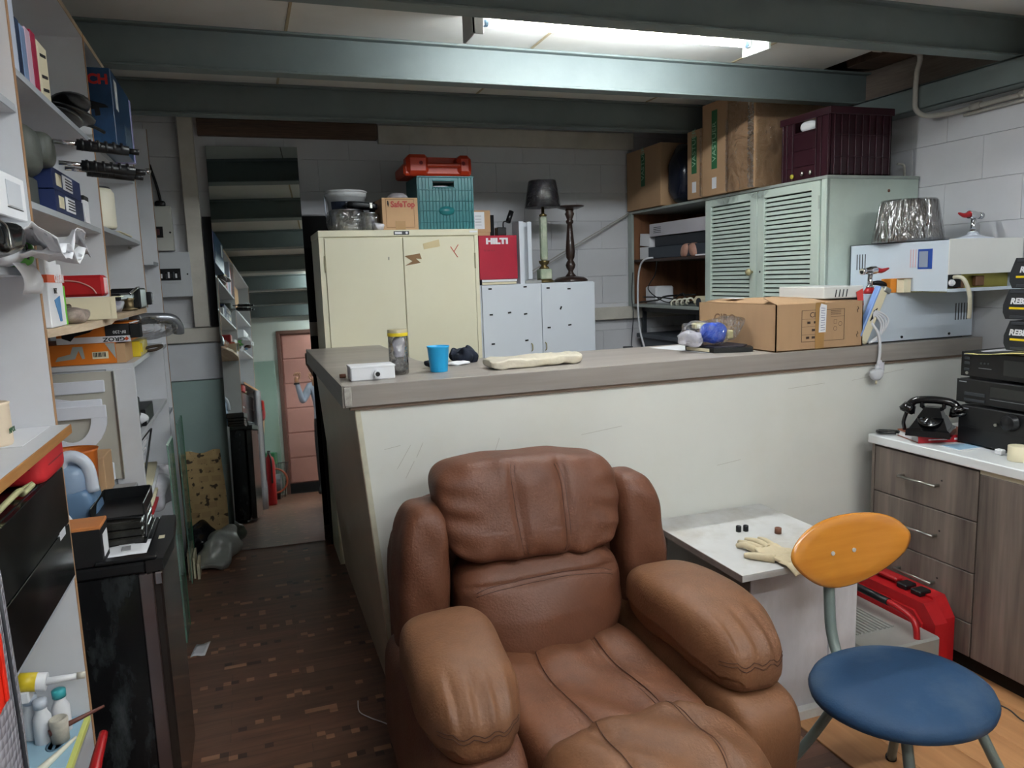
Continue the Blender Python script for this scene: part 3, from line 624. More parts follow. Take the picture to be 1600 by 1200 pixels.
# in the bookcase
solo('black_case', 'square black case standing on the top bookcase shelf', 'case', MB().box(-.70, 3.44, 1.022, -.47, 3.60, 1.16, .006), black_pl)
t = thing('black_box', 'open black box with white papers on the top bookcase shelf', 'box', (-.52, 3.6, 1.022))
build('body', MB().box(-.62, 3.62, 1.022, -.455, 3.90, 1.095, .003), black_pl, t)
build('papers', MB().pillow((-.50, 3.62, 1.055), (.045, .07, .03), 3, 8, nz=.02, ns=20), paper, t)
t = thing('wire_rack', 'small black and white louvred grille leaning in the bookcase', 'grille', (-.5, 3.55, .80))
build('frame', MB().tube([(-.46, 3.42, .83), (-.46, 3.80, .98), (-.47, 3.42, .98), (-.46, 3.42, .83)], .005, 6, smooth_path=False), black_pl, t)
for q in range(5): build('slat', MB().box(-.475, 3.43, .87+q*.023, -.468, 3.50+q*.065, .882+q*.023), paper, t)
t = thing('magazine_pile', 'pile of curled magazines with a red cover in the bookcase', 'magazines', (-.5, 3.6, .66))
for q in range(9):
    z = .662+q*.016
    build('magazine', MB().grid(lambda u, v, q=q: (-.70+.25*u+.008*math.sin(q*2), 3.44+.36*v+.015*math.sin(q*1.7), .662+q*.013+.03*(v**2)*(1+q*.12)*.9), 3, 8, .010), mat('magazine_red', 'B5242B', .4) if q == 1 else (paper if q % 2 else paper_cream), t)
solo('green_booklet', 'small dark green booklet in front of the curled magazines', 'booklet', MB().box(-.52, 3.42, .79, -.47, 3.48, .90, .002), mat('dark_green', '1F4A3A', .5))
solo('plastic_wrap_bag', 'crumpled clear and white plastic bag on the bookcase lower shelf', 'bag', MB().pillow((-.46, 3.85, .70), (.06, .18, .08), 3, 10, nz=.035, ns=12), mat('cloudy_film', 'D9D6DE', .2, var=.2, scale=20))
# below the drawers, all resting on the lowest board next to the end panel
t = thing('glue_bottle', 'white glue tube with yellow band and spotted nozzle below the black drawers', 'bottle', (-.54, 1.95, .55))
build('body', MB().cyl((-.60, 1.95, .722), (-.515, 1.95, .708), .021, n=16).cyl((-.517, 1.95, .7085), (-.455, 1.965, .701), .009, .007, 12), paper, t)
build('band', MB().cyl((-.585, 1.95, .7195), (-.535, 1.95, .7115), .0218, n=16), mat('yellow_plastic', 'D9BE2A'), t)
build('nozzle_tip', MB().cyl((-.456, 1.965, .7015), (-.438, 1.968, .699), .0085, n=10), mat('stained_white', 'C9C2B4', .6, var=.3, scale=30), t)
build('carton_under', MB().box(-.60, 1.93, .6705, -.55, 2.0, .699, .003), paper, t)
for q, (x, z, c, lb) in enumerate([(-.56, .552, 'white', 'leftmost white bottle cap end of the trio under the yellow banded tube'), (-.532, .552, 'white', 'middle white round bottle of the trio under the yellow banded tube'), (-.500, .552, 'teal', 'bottle with a teal band at the right of the trio')]):
    t = thing('bottle', lb, 'bottle', (x, 1.97-.03*q, z)); X_ = x; Y_ = (1.97, 1.94, 1.975)[q]
    build('body', MB().lathe([(.017, 0), (.020, .004), (.020, .075), (.013, .09), (.013, .10)], (X_, Y_, z), 18), paper, t)
    build('cap', MB().lathe([(.015, .10), (.0155, .118), (.008, .122), (0, .122)], (X_, Y_, z), 18), mat('teal_plastic', '3FA7AE', .4) if c == 'teal' else wht, t)
solo('marker', 'purple capped marker lying across the white bottles', 'pen', MB().cyl((-.575, 1.975, .679), (-.535, 1.985, .679), .0055, n=10), mat('purple_cap', '2E2370', .4))
solo('glue_pot', 'small stained glue pot on the lowest left shelf', 'pot', MB().lathe([(.019, 0), (.020, .055), (.017, .058), (.016, .02), (0, .02)], (-.495, 1.925, .5675), 18), mat('stained_white', 'C9C2B4'))
solo('wooden_stick', 'tapered dark red wooden stick poking out of the lowest left shelf', 'stick', MB().cyl((-.515, 1.915, .595), (-.405, 1.965, .612), .008, .0032, 12), mat('dark_red_wood', '6B4038', .5))
t = thing('booklet', 'light blue booklet with a round emblem lying on the lowest left shelf', 'booklet', (-.56, 1.85, .551))
build('cover', MB().box(-.64, 1.62, .551, -.462, 2.03, .566, .001), mat('pale_blue_cover', '9DBFD2', .5, var=.04), t)
build('emblem', MB().lathe([(.019, 0), (.019, .0008), (.014, .0008), (.014, 0)], (-.505, 1.91, .5661), 20, sy=1.4).box(-.508, 1.893, .5661, -.502, 1.927, .5668), mat('grey_blue_print', '5C7A8E'), t)
build('yellow_edge', MB().box(-.462, 1.62, .5515, -.450, 2.02, .566, .001), mat('pale_yellow', 'D9DC7A', .5), t)
solo('white_spatula', 'white plastic spoon lying across the pale blue booklet', 'utensil', MB().tube([(-.515, 1.79, .575), (-.49, 1.85, .573), (-.462, 1.92, .571)], [.010, .007, .003], 8), mat('cream_plastic', 'E4DFCC'))
t = thing('scissors', 'red handled tool leaning out below the pale blue booklet', 'tool', (-.43, 1.75, .30))
build('grip', MB().tube([(-.425, 1.72, .42), (-.42, 1.83, .50), (-.412, 1.96, .545)], [.012, .015, .010], 10), red_pl, t)
build('grip', MB().tube([(-.415, 1.70, .40), (-.40, 1.80, .44), (-.385, 1.90, .455)], [.010, .012, .008], 10), red_pl, t)
build('blade', MB().box(-.432, 1.64, .078, -.412, 1.72, .43, .003), steel, t)
# bubble wrap and red bin at the left edge
def bub(u, v):
    return (-.372+.012*math.sin(v*9)+.006*math.sin(u*40)*math.sin(v*60), .95+.28*u+.006*math.sin(v*23), .25+1.03*v)
def bubmat():
    m = bpy.data.materials.new('bubble_wrap'); m.use_nodes = True; N, L = nodes_of(m); b = N['Principled BSDF']
    b.inputs['Base Color'].default_value = (*lin('A9A6AE'), 1); b.inputs['Roughness'].default_value = .18; b.inputs['Alpha'].default_value = .82
    tc = N.new('ShaderNodeTexCoord'); v = N.new('ShaderNodeTexVoronoi'); v.inputs['Scale'].default_value = 70; v.inputs['Randomness'].default_value = .25; L.new(tc.outputs['Object'], v.inputs['Vector'])
    bp = N.new('ShaderNodeBump'); bp.inputs['Strength'].default_value = 1; bp.inputs['Distance'].default_value = .006; bp.invert = True; L.new(v.outputs['Distance'], bp.inputs['Height']); L.new(bp.outputs[0], b.inputs['Normal'])
    return m
t = thing('bubble_wrap_roll', 'roll of bubble wrap standing at the bottom left edge', 'bubble wrap', (-.42, 1.09, 0))
build('wrap', MB().lathe([(.135, 0), (.14, .2), (.132, .4), (.14, .62), (.131, .8), (.135, 1.0), (.126, 1.2), (.115, 1.27), (.06, 1.265)], (-.405, 1.19, .0), 40, sx=.30), bubmat(), t)
build('tape_strip', MB().tube([(-.367, 1.22, 1.2), (-.361, 1.22, .8), (-.363, 1.22, .3)], .003, 6), dark_grey, t)
solo('red_bin', 'bright red parts bin with a ribbed front at the left edge', 'bin', MB().box(-.372, 1.09, 1.06, -.352, 1.160, 1.17, .006).box(-.352, 1.10, 1.07, -.348, 1.11, 1.165, .001).box(-.352, 1.135, 1.07, -.348, 1.145, 1.165, .001), mat('bright_red', 'E0301E', .35))

# ---------------------------------------------------------------- fridge and what stands on it
t = thing('bar_fridge', 'black bar fridge with a smudged side and silver door trim', 'fridge', (-.56, 2.53, 0))
smudge = mat('smudged_black_enamel', '0B0C0E', .26, var=.3, scale=3, stretch=(1.6, 1, .6), c2='8A9498', c2amt=.38, c2scale=6.5, lo=.5, hi=.95)
build('cabinet', MB().box(-.86, 2.31, .02, -.35, 2.75, .815, .004), smudge, t)
build('foot', MB().box(-.84, 2.33, 0, -.38, 2.73, .02), black_pl, t)
build('top', MB().box(-.865, 2.30, .815, -.33, 2.76, .848, .006), black_pl, t)
d = build('door', MB().box(-.340, 2.312, .03, -.292, 2.752, .812, .006), mat('dark_brown_door', '26201D', .22, var=.15, coat=.4), t)
build('door_trim', MB().box(-.352, 2.304, .03, -.314, 2.313, .812, .003), mat('bronze_silver_trim', '8B8081', .25, .9), d)
build('hinge_cover', MB().box(-.46, 2.305, .85, -.30, 2.345, .862, .004), black_pl, t)
build('door_cap', MB().prism([(-.33, 2.30), (-.285, 2.31), (-.272, 2.5), (-.285, 2.75), (-.33, 2.76)], 'xy', .815, .850), black_pl, t)
build('hinge', MB().box(-.31, 2.302, .775, -.289, 2.312, .812, .003), chrome, t)
build('top_sticker', MB().box(-.315, 2.50, .850, -.298, 2.53, .851), paper_cream, t)
t = thing('letter_tray', 'black mesh desk organiser with three stacked drawers on the fridge', 'organiser', (-.46, 2.60, .849))
for q in range(3):
    build('drawer', MB().box(-.492, 2.475, .850+q*.024, -.352, 2.72, .872+q*.024, .004), mat('smoked_plastic', '2B2A27', .25, var=.5, scale=14), t)
build('frame', MB().box(-.498, 2.47, .849, -.345, 2.74, .853, .002).tube([(-.348, 2.50, .86), (-.352, 2.60, .935), (-.352, 2.72, .93)], .004, 6).tube([(-.495, 2.50, .925), (-.42, 2.50, .93), (-.355, 2.50, .925)], .004, 6), black_pl, t)
build('upper_tray', MB().box(-.494, 2.52, .925, -.352, 2.74, .929).box(-.498, 2.52, .924, -.493, 2.74, .965, .002).box(-.353, 2.52, .924, -.348, 2.74, .965, .002).box(-.494, 2.736, .926, -.352, 2.741, .968, .002), black_pl, t)
t = thing('document', 'printed sheet lying on the fridge in front of the organiser', 'paper', (-.41, 2.43, .849))
build('sheet', MB().grid(lambda u, v: (-.47+.135*u, 2.36+.13*v+.02*u, .8495+.004*math.sin(u*3)), 6, 4, .001), paper, t)
build('stamp', rect_on(-.012, -.02, .012, .02, (-.395, 2.43, .8515+.0025), '+z', .1, t=.002), mat('stamp_grey', '8A8A8C', .7), t)
t = thing('small_carton', 'small black carton with an orange top at the fridge corner', 'box', (-.49, 2.36, .849))
build('body', MB().box(-.565, 2.315, .849, -.437, 2.42, .96, .002), black_matt, t)
build('top', MB().box(-.566, 2.314, .955, -.436, 2.421, .966, .002), mat('orange_brown_card', 'C27A45', .6), t)
build('label', rect_on(-.035, -.03, .03, .035, (-.4362, 2.37, .90), '+x'), paper, t)
t = thing('jerrycan', 'translucent white jerrycan half full of blue liquid on the fridge', 'container', (-.56, 2.66, .849))
blu = mat('blue_liquid_plastic', '64809F', .3, var=.06, scale=4)
build('liquid', MB().pillow((-.575, 2.655, .93), (.085, .085, .085), 7, 10, fn=lambda u, v, w_, p: Vector((-.575+(p.x+.575)*(1-.12*max(w_, 0)), p.y, p.z))), blu, t)
build('shell', MB().pillow((-.580, 2.655, 1.035), (.078, .084, .055), 3.5, 10), mat('blue_white_plastic', '8FA3BC', .28, var=.08), t)
build('handle', MB().tube([(-.585, 2.62, 1.01), (-.575, 2.60, 1.10), (-.54, 2.60, 1.115), (-.505, 2.60, 1.08), (-.497, 2.60, 1.0)], .019, 12), wht, t)
t = thing('orange_tub', 'orange oval tub behind the jerrycan', 'tub', (-.53, 2.9, .849))
build('body', MB().lathe([(.07, 0), (.082, .215), (.087, .225), (.080, .215), (.068, .02), (0, .02)], (-.615, 2.93, .851), 26, sx=1.0, sy=.8), mat('orange_plastic', 'C86A28', .45, var=.08), t)
solo('open_carton', 'tan cardboard carton standing behind the orange tub', 'box', MB().box(-.70, 3.12, .849, -.55, 3.29, 1.00, .003), card2)
bpy.data.objects['open_carton'].location.z -= 0
solo('low_cabinet', 'low grey cabinet behind the fridge carrying the orange tub', 'cabinet', MB().box(-.86, 2.78, .0, -.47, 3.31, .848, .004), mat('grey_cabinet', '9A9A9C', .5))
t = thing('spray_bottle', 'white plastic bottle beside the small orange topped carton', 'bottle', (-.53, 2.46, .849))
build('body', MB().lathe([(.022, 0), (.025, .01), (.025, .10), (.012, .125), (.012, .14), (0, .141)], (-.555, 2.46, .849), 18), paper, t)
# glass sheet beside fridge
glass_edge = mat('green_glass', '7FA694', .08, var=.05, alpha=.55, trans=0)
t = thing('glass_sheet', 'green edged glass sheet standing on the aisle floor beside the fridge', 'glass', (-.38, 3.6, 0))
build('pane', MB().box(-.383, 3.60, .0, -.375, 3.80, .93, .001), glass_edge, t)
build('edge', MB().box(-.384, 3.798, .0, -.374, 3.804, .93), mat('green_glass_edge', '3E6B50', .15), t)
build('edge', MB().box(-.384, 3.60, .928, -.374, 3.804, .933), mat('pale_green_edge', 'B9D3C4', .15), t)
t = thing('glass_sheet', 'second smaller glass sheet standing behind the first at the bookcase end', 'glass', (-.41, 4.2, 0))
build('pane', MB().box(-.405, 4.35, .0, -.398, 4.62, .90, .001), glass_edge, t)
build('edge', MB().box(-.407, 4.618, .0, -.396, 4.622, .90), mat('green_glass_edge', '3E6B50'), t)
solo('paper_scrap', 'small white paper scrap on the aisle floor', 'paper', MB().grid(lambda u, v: (-.355+.06*u+.02*v, 3.44+.12*v, .004+.004*math.sin(u*5+v*3)), 4, 4, .0012), paper)
# ---------------------------------------------------------------- ceiling tube light and conduit
def tube_light(x0, y, label, lit, strength):
    t = thing('ceiling_light', label, 'light', (x0+.64, y, ZC))
    build('batten', MB().box(x0+.03, y-.03, 2.612, x0+1.27, y+.03, 2.648, .003), mat('yellowed_white_metal', 'C9C0A6', .45, var=.05), t)
    build('end_plate', MB().box(x0, y-.07, 2.535, x0+.012, y+.06, 2.648, .002).box(x0, y-.07, 2.535, x0+.045, y-.064, 2.648, .001), mat('grey_metal_plate', '8A8783', .5), t)
    build('end_plate', MB().prism([(y-.16, 2.535), (y+.02, 2.545), (y+.02, 2.648), (y-.16, 2.60)], 'yz', x0+1.275, x0+1.285), mat('pale_green_metal_plate', 'BFC7BF', .5), t)
    m = bpy.data.materials.get('lit_tube') or bpy.data.materials.new('lit_tube')
    if not m.use_nodes:
        m.use_nodes = True; b = m.node_tree.nodes['Principled BSDF']; b.inputs['Base Color'].default_value = (.9, .95, 1, 1); b.inputs['Emission Color'].default_value = (*TUBE, 1); b.inputs['Emission Strength'].default_value = strength
    tb = build('tube', MB().cyl((x0+.075, y-.03, 2.588), (x0+1.245, y-.03, 2.588), .0135, n=12), m, t)
    for a in (x0+.055, x0+1.245): build('tube_cap', MB().cyl((a, y-.03, 2.588), (a+.022, y-.03, 2.588), .014, n=12), mat('blue_grey_cap', '8FB0CC', .4), tb)
    for a in (x0+.045, x0+1.262): build('lamp_holder', MB().box(a, y-.045, 2.575, a+.013, y-.015, 2.615, .002), wht, t)
    return t
tube_light(.885, 2.95, 'lit fluorescent tube with end plates on the ceiling between the beams', True, TUBE_W)
conduit = mat('grey_conduit', 'A9A49C', .5, var=.08)
t = thing('conduit', 'grey electrical conduit bending from the ceiling tube down to the white wall', 'pipe', (2.7, 2.95, 2.62))
build('pipe', MB().tube([(2.20, 2.93, 2.622), (2.9, 2.935, 2.622), (3.10, 2.94, 2.622)], .0125, 10, cap=True).tube([(3.10, 2.94, 2.622), (3.15, 2.945, 2.616), (3.178, 2.965, 2.59), (3.183, 2.985, 2.54), (3.184, 2.990, 2.42), (3.19, 2.985, 2.365), (3.225, 2.96, 2.335), (3.268, 2.90, 2.330), (3.283, 2.80, 2.332), (3.285, 2.3, 2.342), (3.285, 1.2, 2.350)], .0125, 10), conduit, t)
for p, q in (((3.285, 2.76, 2.335), (3.285, 2.71, 2.336)), ((3.285, 2.52, 2.340), (3.285, 2.49, 2.3405)), ((2.86, 2.935, 2.622), (2.91, 2.935, 2.622))): build('coupling', MB().cyl(p, q, .017, n=12), conduit, t)
solo('conduit', 'second thin grey conduit running under the first along the right wall', 'pipe', MB().tube([(3.287, 2.80, 2.308), (3.287, 2.0, 2.318), (3.287, 1.2, 2.326)], .008, 8), conduit)
# ---------------------------------------------------------------- fuse boxes
t = thing('fuse_box', 'smaller upper white fuse box with a single breaker window on the back wall', 'fuse box', (-.43, 5.06, 1.83))
build('body', MB().box(-.52, 5.03, 1.842, -.383, 5.10, 2.105, .003), mat('fuse_box_white', 'B9B8B0', .5, var=.05), t)
build('window', MB().box(-.50, 5.027, 1.92, -.437, 5.031, 1.985), black_matt, t); build('breaker', MB().box(-.475, 5.020, 1.935, -.455, 5.03, 1.97, .002), mat('breaker_red_black', '4A2526'), t)
build('lock', MB().cyl((-.398, 5.026, 1.95), (-.398, 5.031, 1.95), .006, n=10), ink, t)
build('cable_entry', MB().tube([(-.48, 5.07, 2.35), (-.45, 5.07, 2.22), (-.435, 5.07, 2.12)], .008, 8).pillow((-.44, 5.06, 2.12), (.03, .02, .02), 3, 6), black_pl, t)
t = thing('fuse_box', 'larger lower white fuse box with a wide row of black breakers on the back wall', 'fuse box', (-.39, 5.06, 1.56))
build('body', MB().box(-.52, 5.01, 1.565, -.302, 5.10, 1.832, .003), mat('fuse_box_white2', 'BEC1C4', .5, var=.05), t)
build('window', MB().box(-.49, 5.007, 1.665, -.360, 5.011, 1.735), black_matt, t)
for q in range(9): build('breaker', MB().box(-.485+q*.0135, 5.0, 1.675+(q % 3)*.004, -.475+q*.0135, 5.009, 1.715-(q % 2)*.01, .001), [dark_grey, paper, black_pl][q % 3], t)
build('lock', MB().cyl((-.322, 5.006, 1.70), (-.322, 5.011, 1.70), .005, n=10), ink, t)
build('sill', MB().box(-.49, 5.003, 1.650, -.36, 5.011, 1.657), mat('fuse_box_white2', 'BEC1C4'), t)
# ---------------------------------------------------------------- tall leaning mirror
TILT, YAW = math.radians(6.1), math.radians(3.4)
Mm = Matrix.Translation((.09, 4.766, .004)) @ Matrix.Rotation(-YAW, 4, 'Z') @ Matrix.Rotation(-TILT, 4, 'X')
mm = bpy.data.materials.new('mirror_silver'); mm.use_nodes = True; b = mm.node_tree.nodes['Principled BSDF']
b.inputs['Base Color'].default_value = (.80, .87, .84, 1); b.inputs['Metallic'].default_value = 1; b.inputs['Roughness'].default_value = .015
t = thing('tall_mirror', 'tall frameless mirror leaning against the back wall beside the cream cabinet', 'mirror', (.09, 4.79, 0))
build('glass', MB().box(-.265, 0, 0, .265, .001, 2.47, M=Mm), mm, t)
build('backing', MB().box(-.266, .001, 0, .266, .007, 2.471, M=Mm), mat('mirror_edge_green', '38453F', .4), t)
# stained card panel, bin bag beside the mirror
def camelmat():
    m = bpy.data.materials.new('printed_card_panel'); m.use_nodes = True; N, L = nodes_of(m); b = N['Principled BSDF']
    tc = N.new('ShaderNodeTexCoord'); br = N.new('ShaderNodeTexBrick'); br.inputs['Scale'].default_value = 1; br.inputs['Brick Width'].default_value = .075; br.inputs['Row Height'].default_value = .055; br.inputs['Mortar Size'].default_value = .010
    br.inputs['Color1'].default_value = (*lin('A98F64'), 1); br.inputs['Color2'].default_value = (*lin('9A7F58'), 1); br.inputs['Mortar'].default_value = (*lin('A88E62'), 1)
    mp = N.new('ShaderNodeMapping'); mp.inputs['Rotation'].default_value = (PI/2, 0, 0); L.new(tc.outputs['Object'], mp.inputs[0]); L.new(mp.outputs[0], br.inputs['Vector'])
    n = N.new('ShaderNodeTexNoise'); n.inputs['Scale'].default_value = 26; L.new(tc.outputs['Object'], n.inputs['Vector'])
    r = N.new('ShaderNodeValToRGB'); r.color_ramp.elements[0].position = .37; r.color_ramp.elements[0].color = (*lin('2A211C'), 1); r.color_ramp.elements[1].position = .43; r.color_ramp.elements[1].color = (1, 1, 1, 1); L.new(n.outputs['Fac'], r.inputs[0])
    mx = N.new('ShaderNodeMix'); mx.data_type = 'RGBA'; mx.blend_type = 'MULTIPLY'; mx.inputs[0].default_value = .9; L.new(br.outputs['Color'], mx.inputs[6]); L.new(r.outputs[0], mx.inputs[7]); L.new(mx.outputs[2], b.inputs['Base Color']); b.inputs['Roughness'].default_value = .8
    return m
solo('printed_carton', 'patterned tan cardboard sheet covered in dark prints leaning at the mirror foot', 'cardboard', MB().grid(lambda u, v: (-.455+.235*u+.01*math.sin(v*4), 4.93+.05*v+.008*math.sin(u*8+v*5), .02+.585*v+.01*math.sin(u*9)*v), 12, 12, (0, -.006, 0)), camelmat())
bagm = mat('black_bin_bag', '15161A', .25, var=.2)
solo('bin_bag', 'small heap of black plastic behind the grey bag at the mirror foot', 'bag', MB().pillow((-.37, 4.78, .10), (.085, .13, .10), 2.6, 12, nz=.05, ns=12), bagm)
solo('crumpled_bag', 'crumpled translucent grey plastic bag on the floor at the mirror foot', 'bag', MB().pillow((-.27, 4.63, .085), (.11, .13, .10), 2.4, 14, fn=lambda u, v, w_, p: Vector((p.x+.05*w_, p.y+.06*w_, max(p.z, .004))), nz=.045, ns=11, seed=4), mat('grey_carrier_bag', '8E908B', .3, var=.15, scale=12))
solo('board_stack', 'thin boards leaning low between the glass sheet and the grey bag', 'boards', MB().box(-.42, 4.40, .0, -.40, 4.62, .16).box(-.395, 4.42, .0, -.385, 4.60, .12).box(-.375, 4.40, .0, -.362, 4.55, .09), paper_cream)
# dark strip board by the counter return
t = thing('black_board', 'narrow black board with a pale edge leaning between the mirror and counter', 'board', (.40, 4.66, 0))
build('face', MB().prism([(.385, 0), (.44, 0), (.40, 1.10), (.37, 1.10)], 'xz', 4.665, 4.68), black_matt, t)
build('edge', MB().box(.42, 4.655, 0, .432, 4.665, .14), painted_timber, t)
# ---------------------------------------------------------------- cream filing cabinet
cream = mat('cream_cabinet_enamel', 'DBD5BB', .36, var=.03, scale=3, c2='C8BF9E', c2amt=.2)
t = thing('stationery_cabinet', 'tall cream steel cabinet with two doors and peeled tape marks', 'cabinet', (.85, 4.52, 0))
build('body', MB().box(.398, 4.305, 0, 1.306, 4.75, 1.866, .002), cream, t)
build('top_rail', MB().box(.396, 4.294, 1.866, 1.308, 4.755, 1.902, .003), cream, t)
for x0, x1 in ((.428, .857), (.862, 1.280)):
    d = build('door', MB().box(x0, 4.291, .06, x1, 4.305, 1.860, .002), cream, t)
build('side_strip', MB().box(.398, 4.296, 0, .424, 4.305, 1.866), cream, t); build('side_strip', MB().box(1.284, 4.296, 0, 1.306, 4.305, 1.866), cream, t)
for x in (.424, 1.281):
    for z in (1.72, 1.10): build('hinge', MB().box(x-.003, 4.288, z-.045, x+.005, 4.294, z+.045, .001), mat('dark_cream', '8E8768', .4), t)
lk = build('lock_plate', MB().box(.812, 4.289, 1.874, .90, 4.294, 1.894, .003), dark_grey, t)
build('label_slot', MB().box(.818, 4.2875, 1.878, .858, 4.29, 1.890), paper, lk); build('keyhole', MB().cyl((.885, 4.286, 1.884), (.885, 4.290, 1.884), .007, n=12), paper, lk)
build('maker_label', MB().box(1.255, 4.292, 1.882, 1.303, 4.295, 1.892), paper, t)
build('tape_mark', MB().prism([(.975, 1.822), (1.07, 1.845), (1.075, 1.805), (.98, 1.790)], 'xz', 4.2895, 4.2912), mat('pale_tape', 'C9B68A', .5), t)
build('tape_residue', MB().prism([(.866, 1.755), (.955, 1.768), (.965, 1.735), (.93, 1.74), (.958, 1.715), (.866, 1.700), (.91, 1.725)], 'xz', 4.2895, 4.2912), mat('brown_residue', '8A6A4A', .8), t)
redp = mat('red_marker', 'B5422F', .6)
build('red_cross', MB().tube([(1.135, 1.80, 0)], .001) if False else MB().prism([(1.135, 1.802), (1.139, 1.804), (1.18, 1.742), (1.176, 1.740)], 'xz', 4.289, 4.2912).prism([(1.185, 1.812), (1.182, 1.815), (1.155, 1.775), (1.158, 1.772)], 'xz', 4.289, 4.2912), redp, t)
build('scratch', MB().prism([(.775, 1.752), (.779, 1.752), (.778, 1.735), (.774, 1.735)], 'xz', 4.289, 4.2912), dark_grey, t)
ZT = 1.902
# bucket, pots, boxes
t = thing('bucket', 'white plastic bucket with a dark blue label at the back of the cream cabinet', 'bucket', (.6, 4.62, ZT))
build('body', MB().lathe([(.095, 0), (.108, .19), (.112, .19), (.112, .205), (.118, .205), (.122, .235), (.112, .238)], (.60, 4.62, ZT), 32), mat('white_bucket', 'C9CACB', .4, var=.03), t)
build('lid', MB().lathe([(.122, .232), (.124, .242), (.118, .246), (0, .243)], (.60, 4.62, ZT), 32), mat('white_bucket', 'C9CACB'), t)
lab = MB(); n_ = 14
for q in range(n_):
    a0 = -PI/2-1.0+2.0*q/n_; a1 = -PI/2-1.0+2.0*(q+1)/n_
    lab._add([(.60+r_*math.cos(a), 4.62+r_*math.sin(a), ZT+z) for a, r_, z in ((a0, .1035, .08), (a1, .1035, .08), (a1, .1105, .18), (a0, .1105, .18))], [(0, 1, 2, 3)], True)
build('label', lab, mat('navy_label', '1A2436', .5, var=.2), t)
build('label_patch', MB().box(.585, 4.502, ZT+.11, .645, 4.509, ZT+.175), mat('grey_label', '9AA0AA', .5), t)
build('handle', MB().tube([(.478, 4.62, ZT+.215), (.472, 4.56, ZT+.15), (.47, 4.5, ZT+.09)], .004, 6), wht, t)
t = thing('cooking_pot', 'aluminium pot wrapped in clear film at the left of the cream cabinet top', 'pot', (.57, 4.42, ZT))
build('body', MB().lathe([(.085, 0), (.088, .004), (.09, .115), (.094, .118), (.092, .122), (.087, .116)], (.575, 4.44, ZT), 32), alum, t)
build('lid', MB().lathe([(.093, .12), (.05, .126), (0, .128)], (.575, 4.44, ZT), 32), alum, t)
build('wrap', MB().pillow((.565, 4.43, ZT+.063), (.10, .10, .062), 5, 12, nz=.012, ns=16), clear, t)
t = thing('cooking_pot', 'smaller steel pot with a black tray on it beside the film wrapped pot', 'pot', (.69, 4.42, ZT))
build('body', MB().lathe([(.05, 0), (.052, .004), (.053, .10), (.056, .103), (.05, .098)], (.70, 4.42, ZT), 28), alum, t)
build('wrap', MB().pillow((.695, 4.40, ZT+.05), (.058, .055, .05), 4, 10, nz=.01, ns=20), clear, t)
t = thing('baking_tin', 'black oval tin with a steel clip lying tilted on the pots', 'tin', (.66, 4.44, 2.03))
build('body', MB().pillow((.665, 4.44, 2.048), (.085, .06, .018), 5, 10, fn=lambda u, v, w_, p: Vector((p.x, p.y, p.z-.10*(p.x-.665)))), black_pl, t)
build('clip', MB().box(.70, 4.376, 2.028, .715, 4.381, 2.06, .001), steel, t)
solo('film_scrap', 'small crumple of clear film beside the safety box', 'film', MB().pillow((.738, 4.34, ZT+.02), (.03, .03, .02), 3, 8, nz=.012, ns=30), mat('cloudy_film', 'D9D6DE'))
t = thing('box', 'tan carton lettered in red in the middle of the cream cabinet top', 'box', (.87, 4.42, ZT))
build('body', MB().box(.766, 4.36, ZT, .972, 4.60, 2.085, .002), card2, t)
label_on(t, 'SafeTop', .045, (.885, 4.3585, 2.047), '-y', mat('red_print2', 'B0403A', .6), bold=.0015, ext=.0006, sx=.95)
build('figure', MB().prism([(.797, 2.068), (.803, 2.068), (.806, 2.05), (.801, 2.032), (.796, 2.05)], 'xz', 4.358, 4.3595), ink, t)
fr = MB()
for a in ((.787, 1.918, .95, 1.920), (.787, 2.075, .95, 2.077), (.787, 1.918, .789, 2.077), (.948, 1.918, .950, 2.077)): fr.box(a[0], 4.3588, a[1], a[2], 4.360, a[3])
build('print_frame', fr, mat('brown_print', '7A5636', .7), t)
build('tape', MB().box(.838, 4.3575, ZT, .895, 4.3598, 1.955), tape, t)
t = thing('glass_bowl', 'rim of a clear glass bowl showing above the lettered tan carton', 'bowl', (.88, 4.5, 2.085))
build('bowl', MB().lathe([(.062, 0), (.058, .016), (.04, .030), (0, .036)], (.875, 4.45, 2.086), 24), mat('frosted_glass', 'A7A2A6', .15, var=.2, scale=30), t)
solo('black_cable_roll', 'black rounded case behind the lettered tan carton', 'case', MB().pillow((.80, 4.68, 2.0), (.055, .06, .098), 3, 8), black_matt)
# teal crate
teal = mat('teal_crate_plastic', '1D6E72', .34, var=.12, scale=8)
t = thing('crate', 'teal ribbed plastic crate with an oval emblem on the cream cabinet', 'crate', (1.16, 4.6, ZT))
x0, x1, y0, y1, z0, z1 = .995, 1.332, 4.44, 4.745, ZT, 2.218
build('front', MB().box(x0, y0, z0, x1, y0+.006, 2.155).box(x0, y0, 2.155, 1.085, y0+.006, z1).box(1.215, y0, 2.155, x1, y0+.006, z1).box(1.085, y0, 2.19, 1.215, y0+.006, z1), teal, t)
build('side', MB().box(x0-.004, y0+.006, z0, x0+.004, y1, z1), teal, t); build('side', MB().box(x1-.006, y0+.006, z0, x1, y1, z1), teal, t); build('back', MB().box(x0, y1-.006, z0, x1, y1, z1), teal, t)
build('base', MB().box(x0, y0, z0, x1, y1, z0+.006), teal, t)
build('rim', MB().box(x0-.004, y0-.008, z1-.008, x1+.004, y0+.01, z1, .002), teal, t); build('rim', MB().box(x0-.004, y1-.01, z1-.008, x1+.004, y1+.004, z1, .002), teal, t)
for q in range(17):
    xx = x0+.008+q*.0199
    build('rib', MB().box(xx-.0018, y0-.006, z0+.004, xx+.0018, y0, 2.150 if .075 < xx-x0 < .24 else z1-.008, .0008), teal, t)
